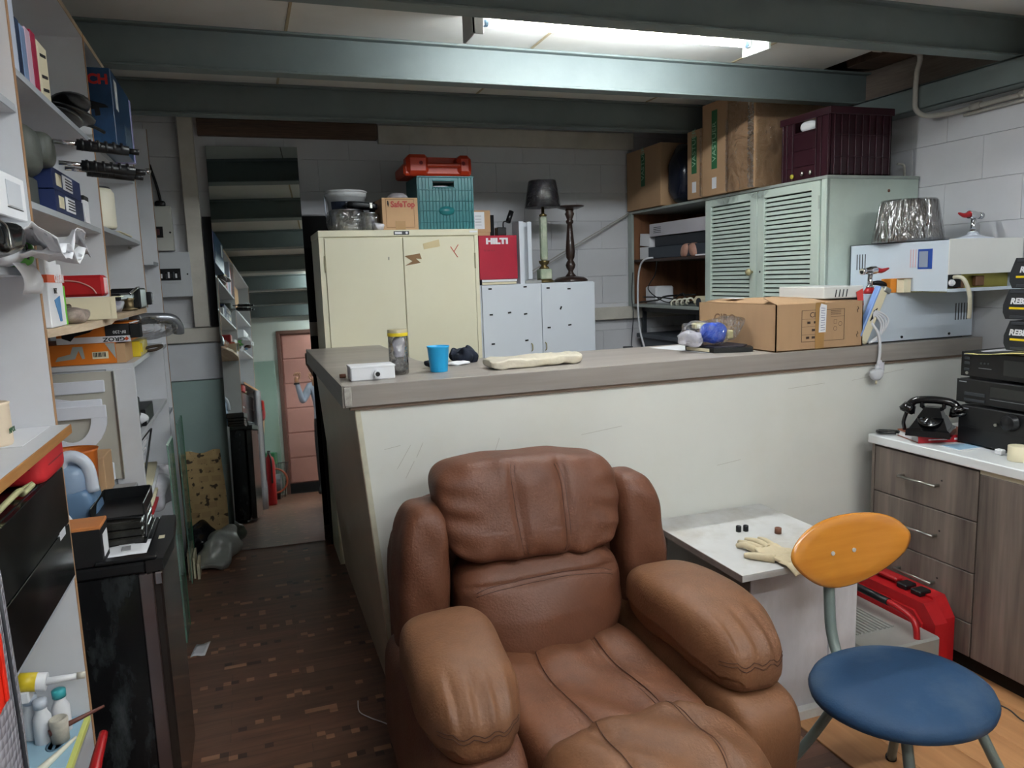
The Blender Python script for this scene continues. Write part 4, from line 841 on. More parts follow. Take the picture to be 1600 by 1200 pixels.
for z in (1.91, 1.955, 2.02, 2.075, 2.14): build('rail', MB().box(x0, y0-.006, z-.002, x1, y0, z+.002, .0008), teal, t)
build('handle_hole_frame', MB().box(1.082, y0-.008, 2.150, 1.218, y0, 2.157, .002).box(1.082, y0-.008, 2.188, 1.218, y0, 2.195, .002), teal, t)
build('emblem', MB().lathe([(.048, 0), (.046, .004), (0, .005)], (0, 0, 0), 28, face_M((1.163, y0-.004, 2.018), '-y'), sy=.55), teal, t)
build('lamp_in_crate', MB().pillow((1.15, 4.55, 2.165), (.06, .05, .012), 2.5, 8), paper, t)
# red case
t = thing('tool_case', 'orange red plastic tool case with a handle lying on the teal crate', 'case', (1.13, 4.6, 2.22))
orr = mat('orange_red_plastic', 'C13A1C', .36, var=.08)
poly = [(.915, 2.225), (.92, 2.285), (.99, 2.345), (1.10, 2.350), (1.12, 2.335), (1.21, 2.335), (1.225, 2.345), (1.315, 2.342), (1.335, 2.30), (1.335, 2.225)]
build('shell', MB().box(.92, 4.45, 2.222, 1.33, 4.72, 2.285, .012).prism([(.925, 2.28), (.985, 2.338), (1.315, 2.336), (1.33, 2.28)], 'xz', 4.52, 4.72), orr, t)
build('shell_wing', MB().box(.935, 4.43, 2.226, 1.07, 4.54, 2.342, .022), orr, t); build('shell_wing', MB().box(1.24, 4.43, 2.226, 1.328, 4.54, 2.340, .022), orr, t)
build('handle', MB().box(1.05, 4.425, 2.268, 1.26, 4.455, 2.292, .008), orr, t)
for x in (1.02, 1.275): build('latch', MB().lathe([(.012, 0), (.010, .004), (0, .004)], (0, 0, 0), 14, face_M((x, 4.431, 2.292), '-y')), mat('dark_red', '7E1B20'), t)
build('strap_end', MB().tube([(1.33, 4.55, 2.255), (1.352, 4.54, 2.262)], .005, 6), black_pl, t)
t = thing('carton', 'small brown carton with a white label behind the cabinet corner', 'box', (1.43, 4.68, 1.57))
build('body', MB().box(1.345, 4.60, 1.90, 1.485, 4.74, 2.035, .002), card2, t)
build('label', rect_on(-.045, -.055, .035, .05, (1.41, 4.5992, 1.975), '-y'), paper, t)
for q in range(4): build('print_line', rect_on(-.02, -.001, .02, .001, (1.405, 4.5978, 1.945+.018*q), '-y'), ink, t)
bpy.data.objects[t.name]
build('support_block', MB().box(1.35, 4.60, 1.572, 1.48, 4.74, 1.90), card2, t)
# white low cupboards
wc = mat('white_cupboard', 'D3D8DF', .45, var=.03, scale=2)
t = thing('wall_cupboard', 'white two door cupboard dotted with black tape pads behind the counter', 'cupboard', (1.76, 4.7, 0))
build('body', MB().box(1.372, 4.512, 0, 2.146, 4.86, 1.572, .002), wc, t)
d1 = build('door', MB().box(1.380, 4.495, .5, 1.772, 4.512, 1.568, .001), wc, t); d2 = build('door', MB().box(1.776, 4.495, .5, 2.146, 4.512, 1.566, .001), wc, t)
def pads(d, L_):
    for x, z, a in L_: build('tape_pad', rect_on(-.011, -.005, .011, .005, (x, 4.4948, z), '-y', a, .002), ink, d)
pads(d1, [(1.432, 1.548, 0), (1.664, 1.553, .05), (1.434, 1.388, 0), (1.555, 1.396, .1), (1.662, 1.383, .1), (1.44, 1.205, 0), (1.665, 1.215, .1)])
pads(d2, [(1.82, 1.540, 0), (1.965, 1.53, 0), (1.905, 1.41, 1.15), (1.82, 1.288, 0), (1.965, 1.298, .1)])
for x in (1.695, 1.79): build('handle', MB().tube([(x, 4.49, 1.145), (x, 4.470, 1.155), (x, 4.470, 1.185), (x, 4.49, 1.195)], .003, 6), mat('brass', 'A89A5C', .3, .8), t)
# red carton and what is beside it
t = thing('red_carton', 'crimson tool carton with white block lettering beside the cream cabinet', 'box', (1.49, 4.58, 1.6))
build('body', MB().box(1.372, 4.50, 1.606, 1.620, 4.597, 1.874, .002), mat('crimson_carton', 'B01F38', .3, var=.12, scale=4), t)
label_on(t, 'HILTI', .047, (1.49, 4.4992, 1.838), '-y', paper, bold=.003, ext=.0008, sx=1.32)
label_on(t, 'TE 104 14 A', .014, (1.437, 4.4992, 1.783), '-y', mat('dark_red', '7E1B20'), ext=.0006)
t = thing('book', 'two thick cream paged catalogues lying flat under the crimson carton', 'books', (1.49, 4.6, 1.574))
build('pages', MB().box(1.386, 4.505, 1.574, 1.612, 4.73, 1.588, .001), paper_cream, t); build('pages', MB().box(1.384, 4.505, 1.590, 1.615, 4.73, 1.605, .001), paper, t)
build('spine', MB().box(1.376, 4.505, 1.573, 1.386, 4.73, 1.606), black_matt, t)
t = thing('adapter', 'black power adapter with a curled lead on top of the crimson carton', 'adapter', (1.54, 4.6, 1.874))
build('body', MB().box(1.505, 4.53, 1.875, 1.565, 4.59, 1.925, .004), black_pl, t)
build('lead', MB().tube([(1.56, 4.57, 1.90), (1.57, 4.60, 1.96), (1.62, 4.66, 1.97), (1.645, 4.67, 1.975)], .004, 6), black_pl, t)
build('head', MB().cyl((1.625, 4.67, 1.965), (1.655, 4.68, 2.035), .017, n=10), black_pl, t)
t = thing('metal_channel', 'tall white folded metal channel standing next to the crimson carton', 'channel', (1.70, 4.62, 1.57))
build('web', MB().box(1.655, 4.555, 1.572, 1.66, 4.68, 1.962), wc, t)
build('flange', MB().box(1.655, 4.550, 1.572, 1.685, 4.556, 1.962), wc, t); build('back', MB().box(1.66, 4.675, 1.572, 1.755, 4.68, 1.962), wc, t); build('flange', MB().box(1.73, 4.60, 1.60, 1.758, 4.606, 1.962), wc, t)
build('foot_block', MB().box(1.69, 4.55, 1.572, 1.80, 4.62, 1.592, .003), mat('grey_block', '9A9B98'), t)
# lamps
t = thing('table_lamp', 'green onyx table lamp with a film wrapped black shade', 'lamp', (1.86, 4.67, 1.572))
ony = mat('green_onyx', 'A9B49C', .15, var=.12, scale=9, c2='D7D8C2', c2amt=.6, c2scale=14)
gold = mat('antique_brass', '7A6A45', .35, .8, var=.2)
LX, LY, LZ = 1.860, 4.65, 1.574
build('base', MB().lathe([(.062, 0), (.062, .012), (.05, .018), (.05, .022)], (LX, LY, LZ), 24), gold, t)
build('plinth', MB().box(LX-.04, LY-.04, LZ+.02, LX+.04, LY+.04, LZ+.088, .006), ony, t)
build('collar', MB().lathe([(.036, .088), (.03, .10), (.018, .11), (.03, .122), (.034, .13), (.036, .142)], (LX, LY, LZ), 20), gold, t)
build('column', MB().box(LX-.022, LY-.022, LZ+.142, LX+.022, LY+.022, LZ+.425, .009), ony, t)
build('neck', MB().lathe([(.024, .425), (.026, .435), (.01, .445), (.01, .49)], (LX, LY, LZ), 16), gold, t)
sh = build('shade', MB().lathe([(.114, .482), (.087, .648), (.085, .648), (.112, .482)], (LX, LY, LZ), 36), mat('charcoal_shade', '2E2B33', .5, var=.1), t)
build('wrap', MB().lathe([(.117, .480), (.116, .50), (.09, .645), (.086, .652)], (LX, LY, LZ), 36), film('shade_film', gloss=.25, rough=.08, bump=1, bscale=12), sh)
t = thing('candle_stand', 'turned dark wood stand with a flat dish top beside the onyx lamp', 'stand', (2.07, 4.70, 1.572))
dkw = mat('dark_turned_wood', '33241F', .3, var=.2, coat=.3)
build('base', MB().lathe([(.112, 0), (.114, .01), (.10, .022), (.085, .03), (.04, .036)], (2.07, 4.70, 1.573), 30), dkw, t)
build('shaft', MB().lathe([(.04, .034), (.022, .055), (.016, .07), (.028, .09), (.034, .11), (.026, .13), (.018, .142), (.028, .16), (.032, .20), (.028, .26), (.02, .34), (.017, .38), (.024, .385), (.026, .40), (.018, .408), (.022, .42), (.032, .445), (.024, .46), (.03, .472)], (2.07, 4.70, 1.573), 24), dkw, t)
build('dish', MB().lathe([(.03, .472), (.06, .478), (.095, .49), (.098, .496), (.09, .496), (.05, .486), (0, .484)], (2.07, 4.70, 1.573), 30), dkw, t)
solo('slack_cable', 'thin grey cable hung slanting across the back wall', 'cable', MB().tube([(1.80, 4.98, 1.60), (2.2, 5.03, 1.80), (2.71, 5.06, 2.055)], .0045, 6), conduit)
solo('slack_cable', 'thinner second cable just below the slanting grey one', 'cable', MB().tube([(1.83, 4.98, 1.60), (2.2, 5.035, 1.78), (2.71, 5.065, 2.045)], .003, 6), conduit)
solo('socket_post', 'grey round socket on a stem standing behind the counter left of the parts bag', 'post', MB().lathe([(.06, 0), (.06, .01), (.012, .02), (.012, 1.05), (.022, 1.06), (.022, 1.10), (.034, 1.11), (.034, 1.12), (0, 1.12)], (2.44, 4.6, 0), 18), dark_grey)  # socket head, its stem run down to the floor to carry it
solo('garden_tool', 'dark red tool handle standing behind the counter under the wall plank', 'tool', MB().box(2.208, 4.905, 0, 2.228, 4.925, .95).box(2.20, 4.90, .9, 2.235, 4.93, 1.17, .006), mat('maroon_handle', '6A2028', .4))
# ---------------------------------------------------------------- counter
CT = 1.26
t = thing('counter', 'tall cream fronted counter with a thick grey brown laminate top and slanting end', 'counter', (1.8, 2.9, 0))
top = build('worktop', MB().prism([(.298, 2.652), (3.298, 2.652), (3.298, 3.25), (.728, 3.25), (.705, 3.33), (.695, 4.285), (.290, 4.285)], 'xy', 1.188, CT), grey_lam, t)
build('front_edging', MB().box(.298, 2.648, 1.184, 3.298, 2.653, CT+.001, .002), grey_lam, top)
build('side_edging', MB().prism([(2.652, 1.184), (4.285, 1.184), (4.285, CT+.001), (2.652, CT+.001)], 'yz', .290, .297), grey_lam_y, top)
build('peeled_corner', MB().box(.296, 2.645, 1.19, .322, 2.649, 1.256, .002), mat('scuffed_edge', 'A8A39B', .5, var=.4, scale=50), top)
build('front_rail', MB().box(.315, 2.664, 1.170, 3.298, 2.69, 1.184, .002), mat('brown_rail', '8A7565', .5), t)
build('front_panel', MB().prism([(.335, 1.17), (3.298, 1.17), (3.298, 0), (.428, 0)], 'xz', 2.68, 2.70), cream_panel, t)
build('side_panel', MB().prism([(.330, 1.184), (.345, 1.184), (.438, 0), (.423, 0)], 'xz', 2.681, 4.28), side_lam, t)
build('corner_strip', MB().prism([(.3335, 1.17), (.352, 1.17), (.444, 0), (.4265, 0)], 'xz', 2.676, 2.681), mat('worn_cream_edge', 'C9C4AE', .5, var=.15, scale=20), t)
for x, z, a, l in ((.50, .98, 1.0, .10), (.52, .93, 1.05, .07), (.46, 1.02, .15, .06), (.86, .99, 1.2, .05), (.56, 1.0, 1.1, .06), (1.3, 1.0, .1, .18), (1.9, .80, .1, .12), (2.7, 1.12, .1, .3), (2.3, 1.10, .05, .2)):
    build('scratch', rect_on(-l/2, -.0008, l/2, .0008, (x, 2.6795, z), '-y', a, .0006), mat('scratch_grey', 'BBB7AC', .7), t)
t = thing('junction_box', 'white plastic junction box with a pipe stub near the counter corner', 'junction box', (.42, 2.82, CT))
build('body', MB().box(.338, 2.765, CT, .500, 2.865, CT+.050, .004), paper, t); build('lid', MB().box(.336, 2.763, CT+.046, .502, 2.867, CT+.054, .002), paper, t)
build('stub', MB().cyl((.432, 2.74, CT+.024), (.432, 2.768, CT+.024), .013, n=18).cyl((.432, 2.762, CT+.024), (.432, 2.768, CT+.024), .018, n=18), paper, t); build('stub_hole', MB().cyl((.432, 2.7385, CT+.024), (.432, 2.7405, CT+.024), .0085, n=14), ink, t)
solo('brown_plug', 'tiny brown plug beside the white junction box', 'plug', MB().cyl((.335, 2.895, CT+.008), (.312, 2.895, CT+.008), .008, n=10), mat('rust_brown', '6E4634'))
t = thing('jar', 'clear plastic jar of screws with a yellow rimmed lid on the counter', 'jar', (.540, 2.89, CT))
build('body', MB().lathe([(.034, 0), (.037, .004), (.0375, .145), (.035, .15), (.0365, .15), (.0365, .004), (0, .003)], (.54, 2.89, CT), 28), film('jar_wall', 'D8D6D0', gloss=.32, rough=.15, bump=.3), t)
build('lid', MB().lathe([(.037, .148), (.0385, .15), (.0385, .172), (.036, .174), (0, .172)], (.54, 2.89, CT), 28), mat('jar_lid_clear', 'B5A98A', .3), t)
build('rim', MB().lathe([(.0392, .148), (.0395, .149), (.0395, .160), (.0392, .161)], (.54, 2.89, CT), 28), mat('yellow_lid', 'E0C62A', .4), t)
random.seed(3)
for q in range(26):
    a = random.uniform(0, 2*PI); r_ = random.uniform(.0, .018); z = CT+.012+random.uniform(0, .055); d = Vector((random.uniform(-1, 1), random.uniform(-1, 1), random.uniform(-.6, 1))).normalized()*.014
    c = Vector((.54+r_*math.cos(a), 2.89+r_*math.sin(a), z)); build('screw', MB().cyl(c-d, c+d, .0028, .002, 6).cyl(c-d*1.1, c-d, .005, n=6), steel, t)
build('contents', MB().pillow((.54, 2.89, CT+.032), (.031, .031, .028), 3, 8, nz=.006, ns=60), mat('grey_fixings', '93918E', .45, .3, var=.6, scale=120), t)
build('packet', MB().pillow((.545, 2.89, CT+.105), (.022, .02, .042), 3, 8, nz=.01, ns=40), mat('cloudy_film', 'D9D6DE'), t)
t = thing('cup', 'bright sky blue plastic cup on the counter', 'cup', (.695, 2.87, CT))
build('body', MB().lathe([(0, .003), (.033, 0), (.0345, .003), (.0425, .094), (.0445, .096), (.0445, .101), (.042, .101), (.033, .008), (0, .008)], (.695, 2.88, CT), 36), mat('sky_blue_plastic', '1FA3DC', .3, var=.02), t)
t = thing('cloth', 'crumpled navy cloth behind the blue cup', 'cloth', (.88, 3.18, CT))
build('cloth', MB().pillow((.865, 3.14, CT+.028), (.058, .05, .03), 2.4, 14, nz=.03, ns=28), mat('navy_cloth', '1C2231', .9, var=.3, scale=40), t)
build('cloth_end', MB().pillow((.70, 3.02, CT+.016), (.03, .03, .014), 2.4, 8, nz=.012, ns=40), mat('navy_cloth', '1C2231'), t)
build('lining', MB().pillow((.82, 3.05, CT+.008), (.045, .03, .008), 2.5, 8, nz=.008, ns=30), paper, t)
t = thing('cement_bag', 'folded off-white plastic bag of powder lying along the counter', 'bag', (1.09, 2.86, CT))
bagw = mat('off_white_bag', 'CFC6B4', .5, var=.12, scale=14, bump=.4, bscale=30, c2='B7A988', c2amt=.4)
def bagfn(u, v, w_, p):
    x = p.x; y = p.y+.08*(x-1.09)-.02; z = p.z+.0015*math.sin(x*23)
    return Vector((x, y, max(z, CT+.0005)))
build('bag', MB().pillow((1.085, 2.875, CT+.020), (.205, .075, .019), 6, 16, fn=bagfn, nz=.009, ns=26), bagw, t)
build('folded_end', MB().pillow((1.265, 2.885, CT+.022), (.03, .06, .018), 4, 8, nz=.008, ns=30), bagw, t)
solo('document', 'white sheet of paper under the black wallet on the counter', 'paper', MB().prism([(1.80, 3.18), (1.98, 3.20), (2.0, 2.95), (1.93, 2.80), (1.885, 2.80)], 'xy', CT+.0005, CT+.0015), paper)
t = thing('document_wallet', 'black zipped document wallet with a white label on the counter', 'folder', (2.0, 2.87, CT))
build('body', MB().prism([(1.865, 2.965), (1.895, 2.79), (2.065, 2.745), (2.098, 2.80), (2.098, 3.1), (1.96, 3.12)], 'xy', CT+.0015, CT+.022), black_pl, t)
build('flap', MB().prism([(1.875, 2.965), (1.905, 2.80), (2.03, 2.768), (2.09, 2.82), (2.09, 3.09), (1.96, 3.11)], 'xy', CT+.0225, CT+.027), mat('dark_cloth', '2A2730', .6), t)
build('label', MB().prism([(1.866, 2.955), (1.8905, 2.815), (1.887, 2.815), (1.8635, 2.955)], 'xy', CT+.005, CT+.019), paper_cream, t)
t = thing('parts_bag', 'clear plastic bag holding a blue ball and cream parts on the black wallet', 'bag', (1.96, 2.9, CT+.028))
build('ball', MB().pillow((1.955, 2.88, CT+.082), (.055, .05, .047), 2.6, 14, nz=.006, ns=30), mat('royal_blue', '1A4FC4', .3, var=.1), t)
build('part', MB().box(1.89, 2.92, CT+.10, 1.96, 2.96, CT+.125, .006).box(2.02, 2.86, CT+.05, 2.05, 2.90, CT+.09, .006), mat('cream_part', 'D6CD9E', .5), t)
build('part', MB().pillow((1.855, 2.92, CT+.06), (.05, .05, .028), 3, 10, nz=.02, ns=25), mat('cloudy_film', 'D9D6DE'), t)
build('bag', MB().pillow((1.945, 2.90, CT+.085), (.135, .09, .058), 2.4, 18, fn=lambda u, v, w_, p: Vector((p.x+.05*max(u, 0)*(w_+.4), p.y, p.z+.012*u)), nz=.028, ns=14), film('bag_film', gloss=.30, rough=.08, bump=1, bscale=16), t)
# lettered carton
t = thing('carton', 'large open brown carton with line drawn print standing on the counter', 'box', (2.34, 2.98, CT))
x0, x1, y0, y1, z1 = 2.112, 2.578, 2.655, 3.235, 1.463
build('front', MB().box(x0, y0, CT+.002, x1, y0+.005, z1), card, t); build('side', MB().box(x0, y0, CT+.002, x0+.005, y1, z1), card, t)
build('side', MB().box(x1-.005, y0, CT+.002, x1, y1, z1), card, t); build('back', MB().box(x0, y1-.005, CT+.002, x1, y1, z1), card, t); build('base', MB().box(x0, y0, CT+.001, x1, y1, CT+.006), card_in, t)
build('flap', MB().grid(lambda u, v: (x0+.01+.22*u, y0+.10+.44*v, z1+.004+.012*math.sin(u*3)+.030*max(0, .5-abs(v-.35))*u), 6, 6, .004), card, t)
build('flap', MB().grid(lambda u, v: (x1-.004-.20*u, y0+.03+.50*v, z1+.003+.018*math.sin(v*4)*u), 6, 6, .004), card, t)
build('flap', MB().grid(lambda u, v: (x0+.015+.44*u, y0+.003+.10*v, z1-.002+.035*v*(1-abs(u-.12)*1.0)*(1 if u < .7 else .5)), 10, 4, .004), card, t)
pf = MB()
for a in ((2.245, 1.297, 2.475, 1.2985), (2.245, 1.432, 2.475, 1.4335), (2.245, 1.297, 2.2465, 1.4335), (2.4735, 1.297, 2.475, 1.4335), (2.245, 1.395, 2.345, 1.396), (2.245, 1.362, 2.345, 1.363), (2.245, 1.328, 2.345, 1.329), (2.40, 1.400, 2.475, 1.401)): pf.box(a[0], y0-.0012, a[1], a[2], y0, a[3])
for k, (x, z) in enumerate(((2.425, 1.378), (2.452, 1.368), (2.425, 1.348))):
    n_ = 4 if k == 0 else 16
    for q in range(n_):
        a0, a1 = 2*PI*q/n_+PI/4, 2*PI*(q+1)/n_+PI/4; r_ = .012 if k == 0 else .010
        pf._add([(x+rr*math.cos(a), y0-.001, z+rr*math.sin(a)) for a, rr in ((a0, r_), (a1, r_), (a1, r_-.0015), (a0, r_-.0015))], [(0, 1, 2, 3)])
pr_ = mat('dark_brown_print', '3A2A22', .7)
build('print_frame', pf, pr_, t)
label_on(t, 'CIBO', .032, (2.325, y0-.0006, 1.412), '-y', pr_, ext=.0004)
for z in (1.425, 1.418, 1.410): build('print_line', MB().box(2.40, y0-.0012, z, 2.455, y0, z+.002), pr_, t)
for x, z in ((2.275, 1.375), (2.31, 1.375), (2.30, 1.342), (2.27, 1.31), (2.30, 1.31), (2.33, 1.31)): build('print_mark', MB().box(x, y0-.0012, z, x+.016, y0, z+.010), pr_, t)
for z in (1.425, 1.315): build('print_mark', MB().tube([(2.548, y0-.0006, z-.012), (2.544, y0-.0006, z), (2.552, y0-.0006, z+.004), (2.547, y0-.0006, z+.014)], .0014, 5), pr_, t)
label_on(t, 'CIBO', .075, (x0-.0006, 3.02, 1.385), '-x', mat('faded_brown_print', '7A5C44', .8), ext=.0004)
label_on(t, 'TABLE LAMPS', .026, (x0-.0006, 2.88, 1.335), '-x', pr_, ext=.0004) if False else None
build('tape', MB().box(2.318, y0-.0018, 1.265, 2.365, y0-.0004, 1.465), tape, t)
build('tape_label', MB().prism([(2.335, 1.335), (2.372, 1.335), (2.375, 1.452), (2.345, 1.460), (2.338, 1.44)], 'xz', y0-.0030, y0-.0019), paper, t)
for q in range(10): build('handwriting', rect_on(-.011, -.0012, .011, .0012, (2.356, y0-.003, 1.345+q*.0105), '-y', .12*(-1)**q, .0006), mat('pen_blue_grey', '6A6F8A', .7), t)
build('label_patch', MB().box(2.14, 2.98, z1+.02, 2.19, 3.08, z1+.022), paper, t)
# machines
ice = mat('pale_blue_white_enamel', 'C6D0DA', .35, var=.02, scale=2); crm = mat('cream_white_enamel', 'D8D8D4', .4, var=.02)
t = thing('metal_cabinet_unit', 'lower pale blue white metal machine with vent slots standing on the counter', 'machine', (2.9, 2.85, CT))
build('housing', MB().box(2.62, 2.70, CT+.006, 3.29, 3.03, 1.488, .003), ice, t); build('side_tray', MB().box(2.40, 2.70, 1.476, 2.62, 3.0, 1.528, .003), crm, t)
build('foot', MB().box(2.64, 2.72, CT, 3.25, 3.0, CT+.006), black_pl, t)
for q in range(5): build('vent_slot', MB().box(3.175+q*.018, 2.6985, 1.345, 3.180+q*.018, 2.7005, 1.425), dark_grey, t)
for q in range(4): build('vent_slot', MB().prism([(2.46+q*.020, 1.482), (2.464+q*.020, 1.482), (2.470+q*.020, 1.515), (2.466+q*.020, 1.515)], 'xz', 2.6975, 2.6995), dark_grey, t)
build('sticker', MB().prism([(2.575, 1.50), (2.61, 1.515), (2.618, 1.44), (2.588, 1.43)], 'xz', 2.6940, 2.6958), mat('scarlet_sticker', 'E0493F', .5), t)
for x in (2.85, 3.14): build('screw', MB().cyl((x, 2.695, 1.283), (x, 2.701, 1.283), .006, n=10), black_pl, t)
t = thing('metal_cabinet_unit', 'upper pale blue white metal machine with a blue rating label and open underside', 'machine', (3.05, 2.75, 1.49))
MX = 2.85
build('housing', MB().box(MX, 2.47, 1.492, MX+.003, 3.03, 1.716).box(MX, 2.47, 1.713, 3.285, 3.03, 1.716).box(3.28, 2.47, 1.492, 3.285, 3.03, 1.716).box(MX, 3.025, 1.492, 3.285, 3.03, 1.716), ice, t)
build('front_panel', MB().box(MX+.001, 2.466, 1.565, 3.286, 2.471, 1.717, .001), crm, t)
build('base_plate', MB().box(MX, 2.47, 1.490, 3.285, 3.03, 1.494), mat('yellow_reflection_plate', 'A49B52', .3, .7, var=.15, scale=5), t)  # yellow reflection in the open underside, painted as the plate colour
build('inner_wall', MB().box(MX+.02, 2.52, 1.494, 3.27, 2.525, 1.60), mat('yellow_reflection_plate', 'A49B52'), t)
build('lower_lip', MB().box(MX, 2.465, 1.490, 3.286, 2.470, 1.505, .001), ice, t)
build('component', MB().box(2.94, 2.495, 1.496, 2.98, 2.518, 1.545, .003), mat('brown_component', '6B4A33', .5), t); build('component', MB().box(3.05, 2.495, 1.51, 3.10, 2.518, 1.555, .004), mat('brown_component', '6B4A33'), t)
build('cable_gland', MB().cyl((2.872, 2.462, 1.530), (2.872, 2.49, 1.530), .014, n=14).cyl((2.872, 2.455, 1.530), (2.872, 2.464, 1.530), .009, n=14), paper, t)
build('gland_recess', MB().box(2.855, 2.4715, 1.51, 2.93, 2.519, 1.565), black_matt, t)
build('cord', MB().tube([(2.885, 2.49, 1.552), (2.90, 2.44, 1.55), (2.925, 2.425, 1.49), (2.94, 2.43, 1.42), (2.945, 2.435, 1.375)], .0085, 10), mat('cream_cord', 'D9D3BC', .4), t)
for q in range(4): build('vent_slot', MB().box(MX-.001, 2.93+q*.017, 1.595, MX+.001, 2.935+q*.017, 1.67), dark_grey, t)
build('rating_label', MB().box(MX-.0012, 2.55, 1.592, MX, 2.625, 1.680), mat('royal_label', '24499A', .4), t)
build('label_table', MB().box(MX-.0022, 2.572, 1.60, MX-.001, 2.618, 1.67), mat('label_grey2', '8C96A8', .5), t)
for q in range(3): build('red_print', MB().box(MX-.0015, 2.635+q*.014, 1.60, MX, 2.639+q*.014, 1.68), mat('pink_print', 'D9B4B8', .6), t)
t = thing('lamp_shade', 'grey fabric lamp shade in shiny clear film on the upper white machine', 'lamp shade', (2.98, 2.78, 1.717))
build('shade', MB().lathe([(.150, .004), (.118, .19), (.116, .19), (.148, .004)], (2.97, 2.80, 1.717), 40), mat('grey_fabric_shade', '6C645F', .8, var=.12, scale=9, stretch=(1, 1, .15)), t)
build('wrap', MB().lathe([(.155, .0), (.156, .02), (.150, .05), (.124, .188), (.118, .196)], (2.97, 2.80, 1.717), 40), film('creased_film', gloss=.55, rough=.10, bump=1, bscale=18, stretch=(1, 1, .16)), t)
def tap(root, x, y, z, d, base_m):
    build('post', MB().cyl((x, y, z), (x, y, z+.062), .012, .011, 16).cyl((x, y, z+.004), (x, y, z+.01), .018, n=16), chrome, root)
    build('body', MB().tube([(x-d*.035, y, z+.078), (x, y, z+.08), (x+d*.03, y, z+.082)], [.012, .019, .018], 16).cyl((x-d*.05, y, z+.076), (x-d*.03, y, z+.078), .015, n=16), chrome, root)
    build('mouth', MB().cyl((x-d*.0505, y, z+.076), (x-d*.049, y, z+.076), .010, n=12), black_matt, root)
    build('lever', MB().tube([(x+d*.025, y, z+.085), (x+d*.06, y-.004, z+.078), (x+d*.10, y-.006, z+.088)], [.014, .011, .004], 10), red_pl, root)
t = thing('beer_tap', 'chrome tap with a red lever to its left on a white base over the machines', 'tap', (3.18, 2.62, 1.717))
build('base', MB().lathe([(.10, 0), (.10, .006), (.06, .012), (.03, .022), (.022, .035)], (3.165, 2.62, 1.718), 28, sx=1.0, sy=.75), wht, t); tap(t, 3.165, 2.62, 1.748, -1, None)
t = thing('beer_tap', 'chrome tap with red lever at its right and red foot, on the lower machine', 'tap', (2.70, 2.76, 1.49))
build('base', MB().lathe([(.028, 0), (.026, .012), (.014, .03)], (2.69, 2.735, 1.489), 20), red_pl, t); tap(t, 2.69, 2.735, 1.512, 1, None)
t = thing('black_lever', 'black curved tool handle lying beside the small orange carton', 'tool', (2.76, 2.73, 1.49))
build('handle', MB().tube([(2.715, 2.74, 1.535), (2.75, 2.735, 1.533), (2.79, 2.73, 1.515), (2.82, 2.715, 1.505)], [.009, .013, .012, .014], 10), black_pl, t); build('coil', MB().tube([(2.80, 2.725, 1.500), (2.82, 2.715, 1.52), (2.835, 2.708, 1.505)], .006, 6), black_pl, t)
t = thing('bulb_carton', 'small orange light bulb carton with its flap open on the lower machine', 'box', (2.80, 2.72, 1.49))
build('body', MB().box(2.775, 2.70, 1.489, 2.846, 2.755, 1.552, .001), mat('orange_bulb_print', 'E08A2C', .5, var=.08), t)
build('window', MB().box(2.815, 2.6985, 1.495, 2.834, 2.7005, 1.548), ink, t); build('bulb_picture', MB().pillow((2.8245, 2.698, 1.532), (.006, .001, .008), 2, 6).box(2.821, 2.6975, 1.515, 2.828, 2.6985, 1.525), paper, t)
t = thing('bulb_carton', 'white end carton standing right of the small orange carton', 'box', (2.84, 2.69, 1.49))
build('body', MB().box(2.806, 2.655, 1.4885, 2.848, 2.697, 1.550, .001), paper_cream, t); build('flap', MB().box(2.80, 2.65, 1.551, 2.853, 2.69, 1.553), card_in, t)
# tilted appliance and its flex
t = thing('electric_appliance', 'slim white appliance with a blue stripe leaning beside the brown carton', 'appliance', (2.6, 2.68, CT))
Md = Matrix.Translation((2.585, 2.668, CT+.014)) @ Matrix.Rotation(math.radians(26), 4, 'Y')
build('body', MB().box(-.03, -.012, 0, .026, .016, .265, .008, M=Md), paper_cream, t)
build('stripe', MB().box(-.0345, -.014, .02, -.022, .0165, .262, .003, M=Md), mat('cornflower_blue', '7FA0D8', .4), t)
build('slot', MB().prism([(-.012, .10), (0, .12), (.0, .17), (-.014, .15)], 'xz', -.0145, -.012, M=Md), ink, t)
build('top_cap', MB().box(-.005, -.016, .25, .035, .018, .275, .004, M=Md), steel, t)
cw = mat('white_flex', 'D4D4D8', .4, var=.02)
for q in range(4): build('coil', MB().tube([(2.615, 2.655, CT+.012), (2.66+.012*q, 2.650, CT+.03+.012*q), (2.675+.012*q, 2.648, CT+.09+.01*q), (2.645, 2.655, CT+.135+.006*q), (2.63, 2.66, CT+.10)], .0045, 8), cw, t)
build('flex', MB().tube([(2.63, 2.66, CT+.10), (2.655, 2.640, CT+.05), (2.655, 2.630, CT-.03), (2.645, 2.632, CT-.10)], .0065, 8), cw, t)
build('strain_relief', MB().tube([(2.645, 2.632, 1.175), (2.642, 2.632, 1.15)], [.008, .011], 10), cw, t)
build('plug', MB().pillow((2.640, 2.630, 1.130), (.034, .018, .026), 2.6, 10, fn=lambda u, v, w_, p: Vector((2.640+(p.x-2.640)*(1+.3*w_), p.y, p.z))), cw, t)
build('plug_pin', MB().cyl((2.640, 2.630, 1.108), (2.640, 2.630, 1.088), .0045, n=10), paper_cream, t)
build('plug_tag', MB().grid(lambda u, v: (2.648+.03*u, 2.625, 1.150+.04*v+.008*math.sin(u*6)), 5, 5, (0, .001, 0)), mat('cloudy_film', 'D9D6DE'), t)
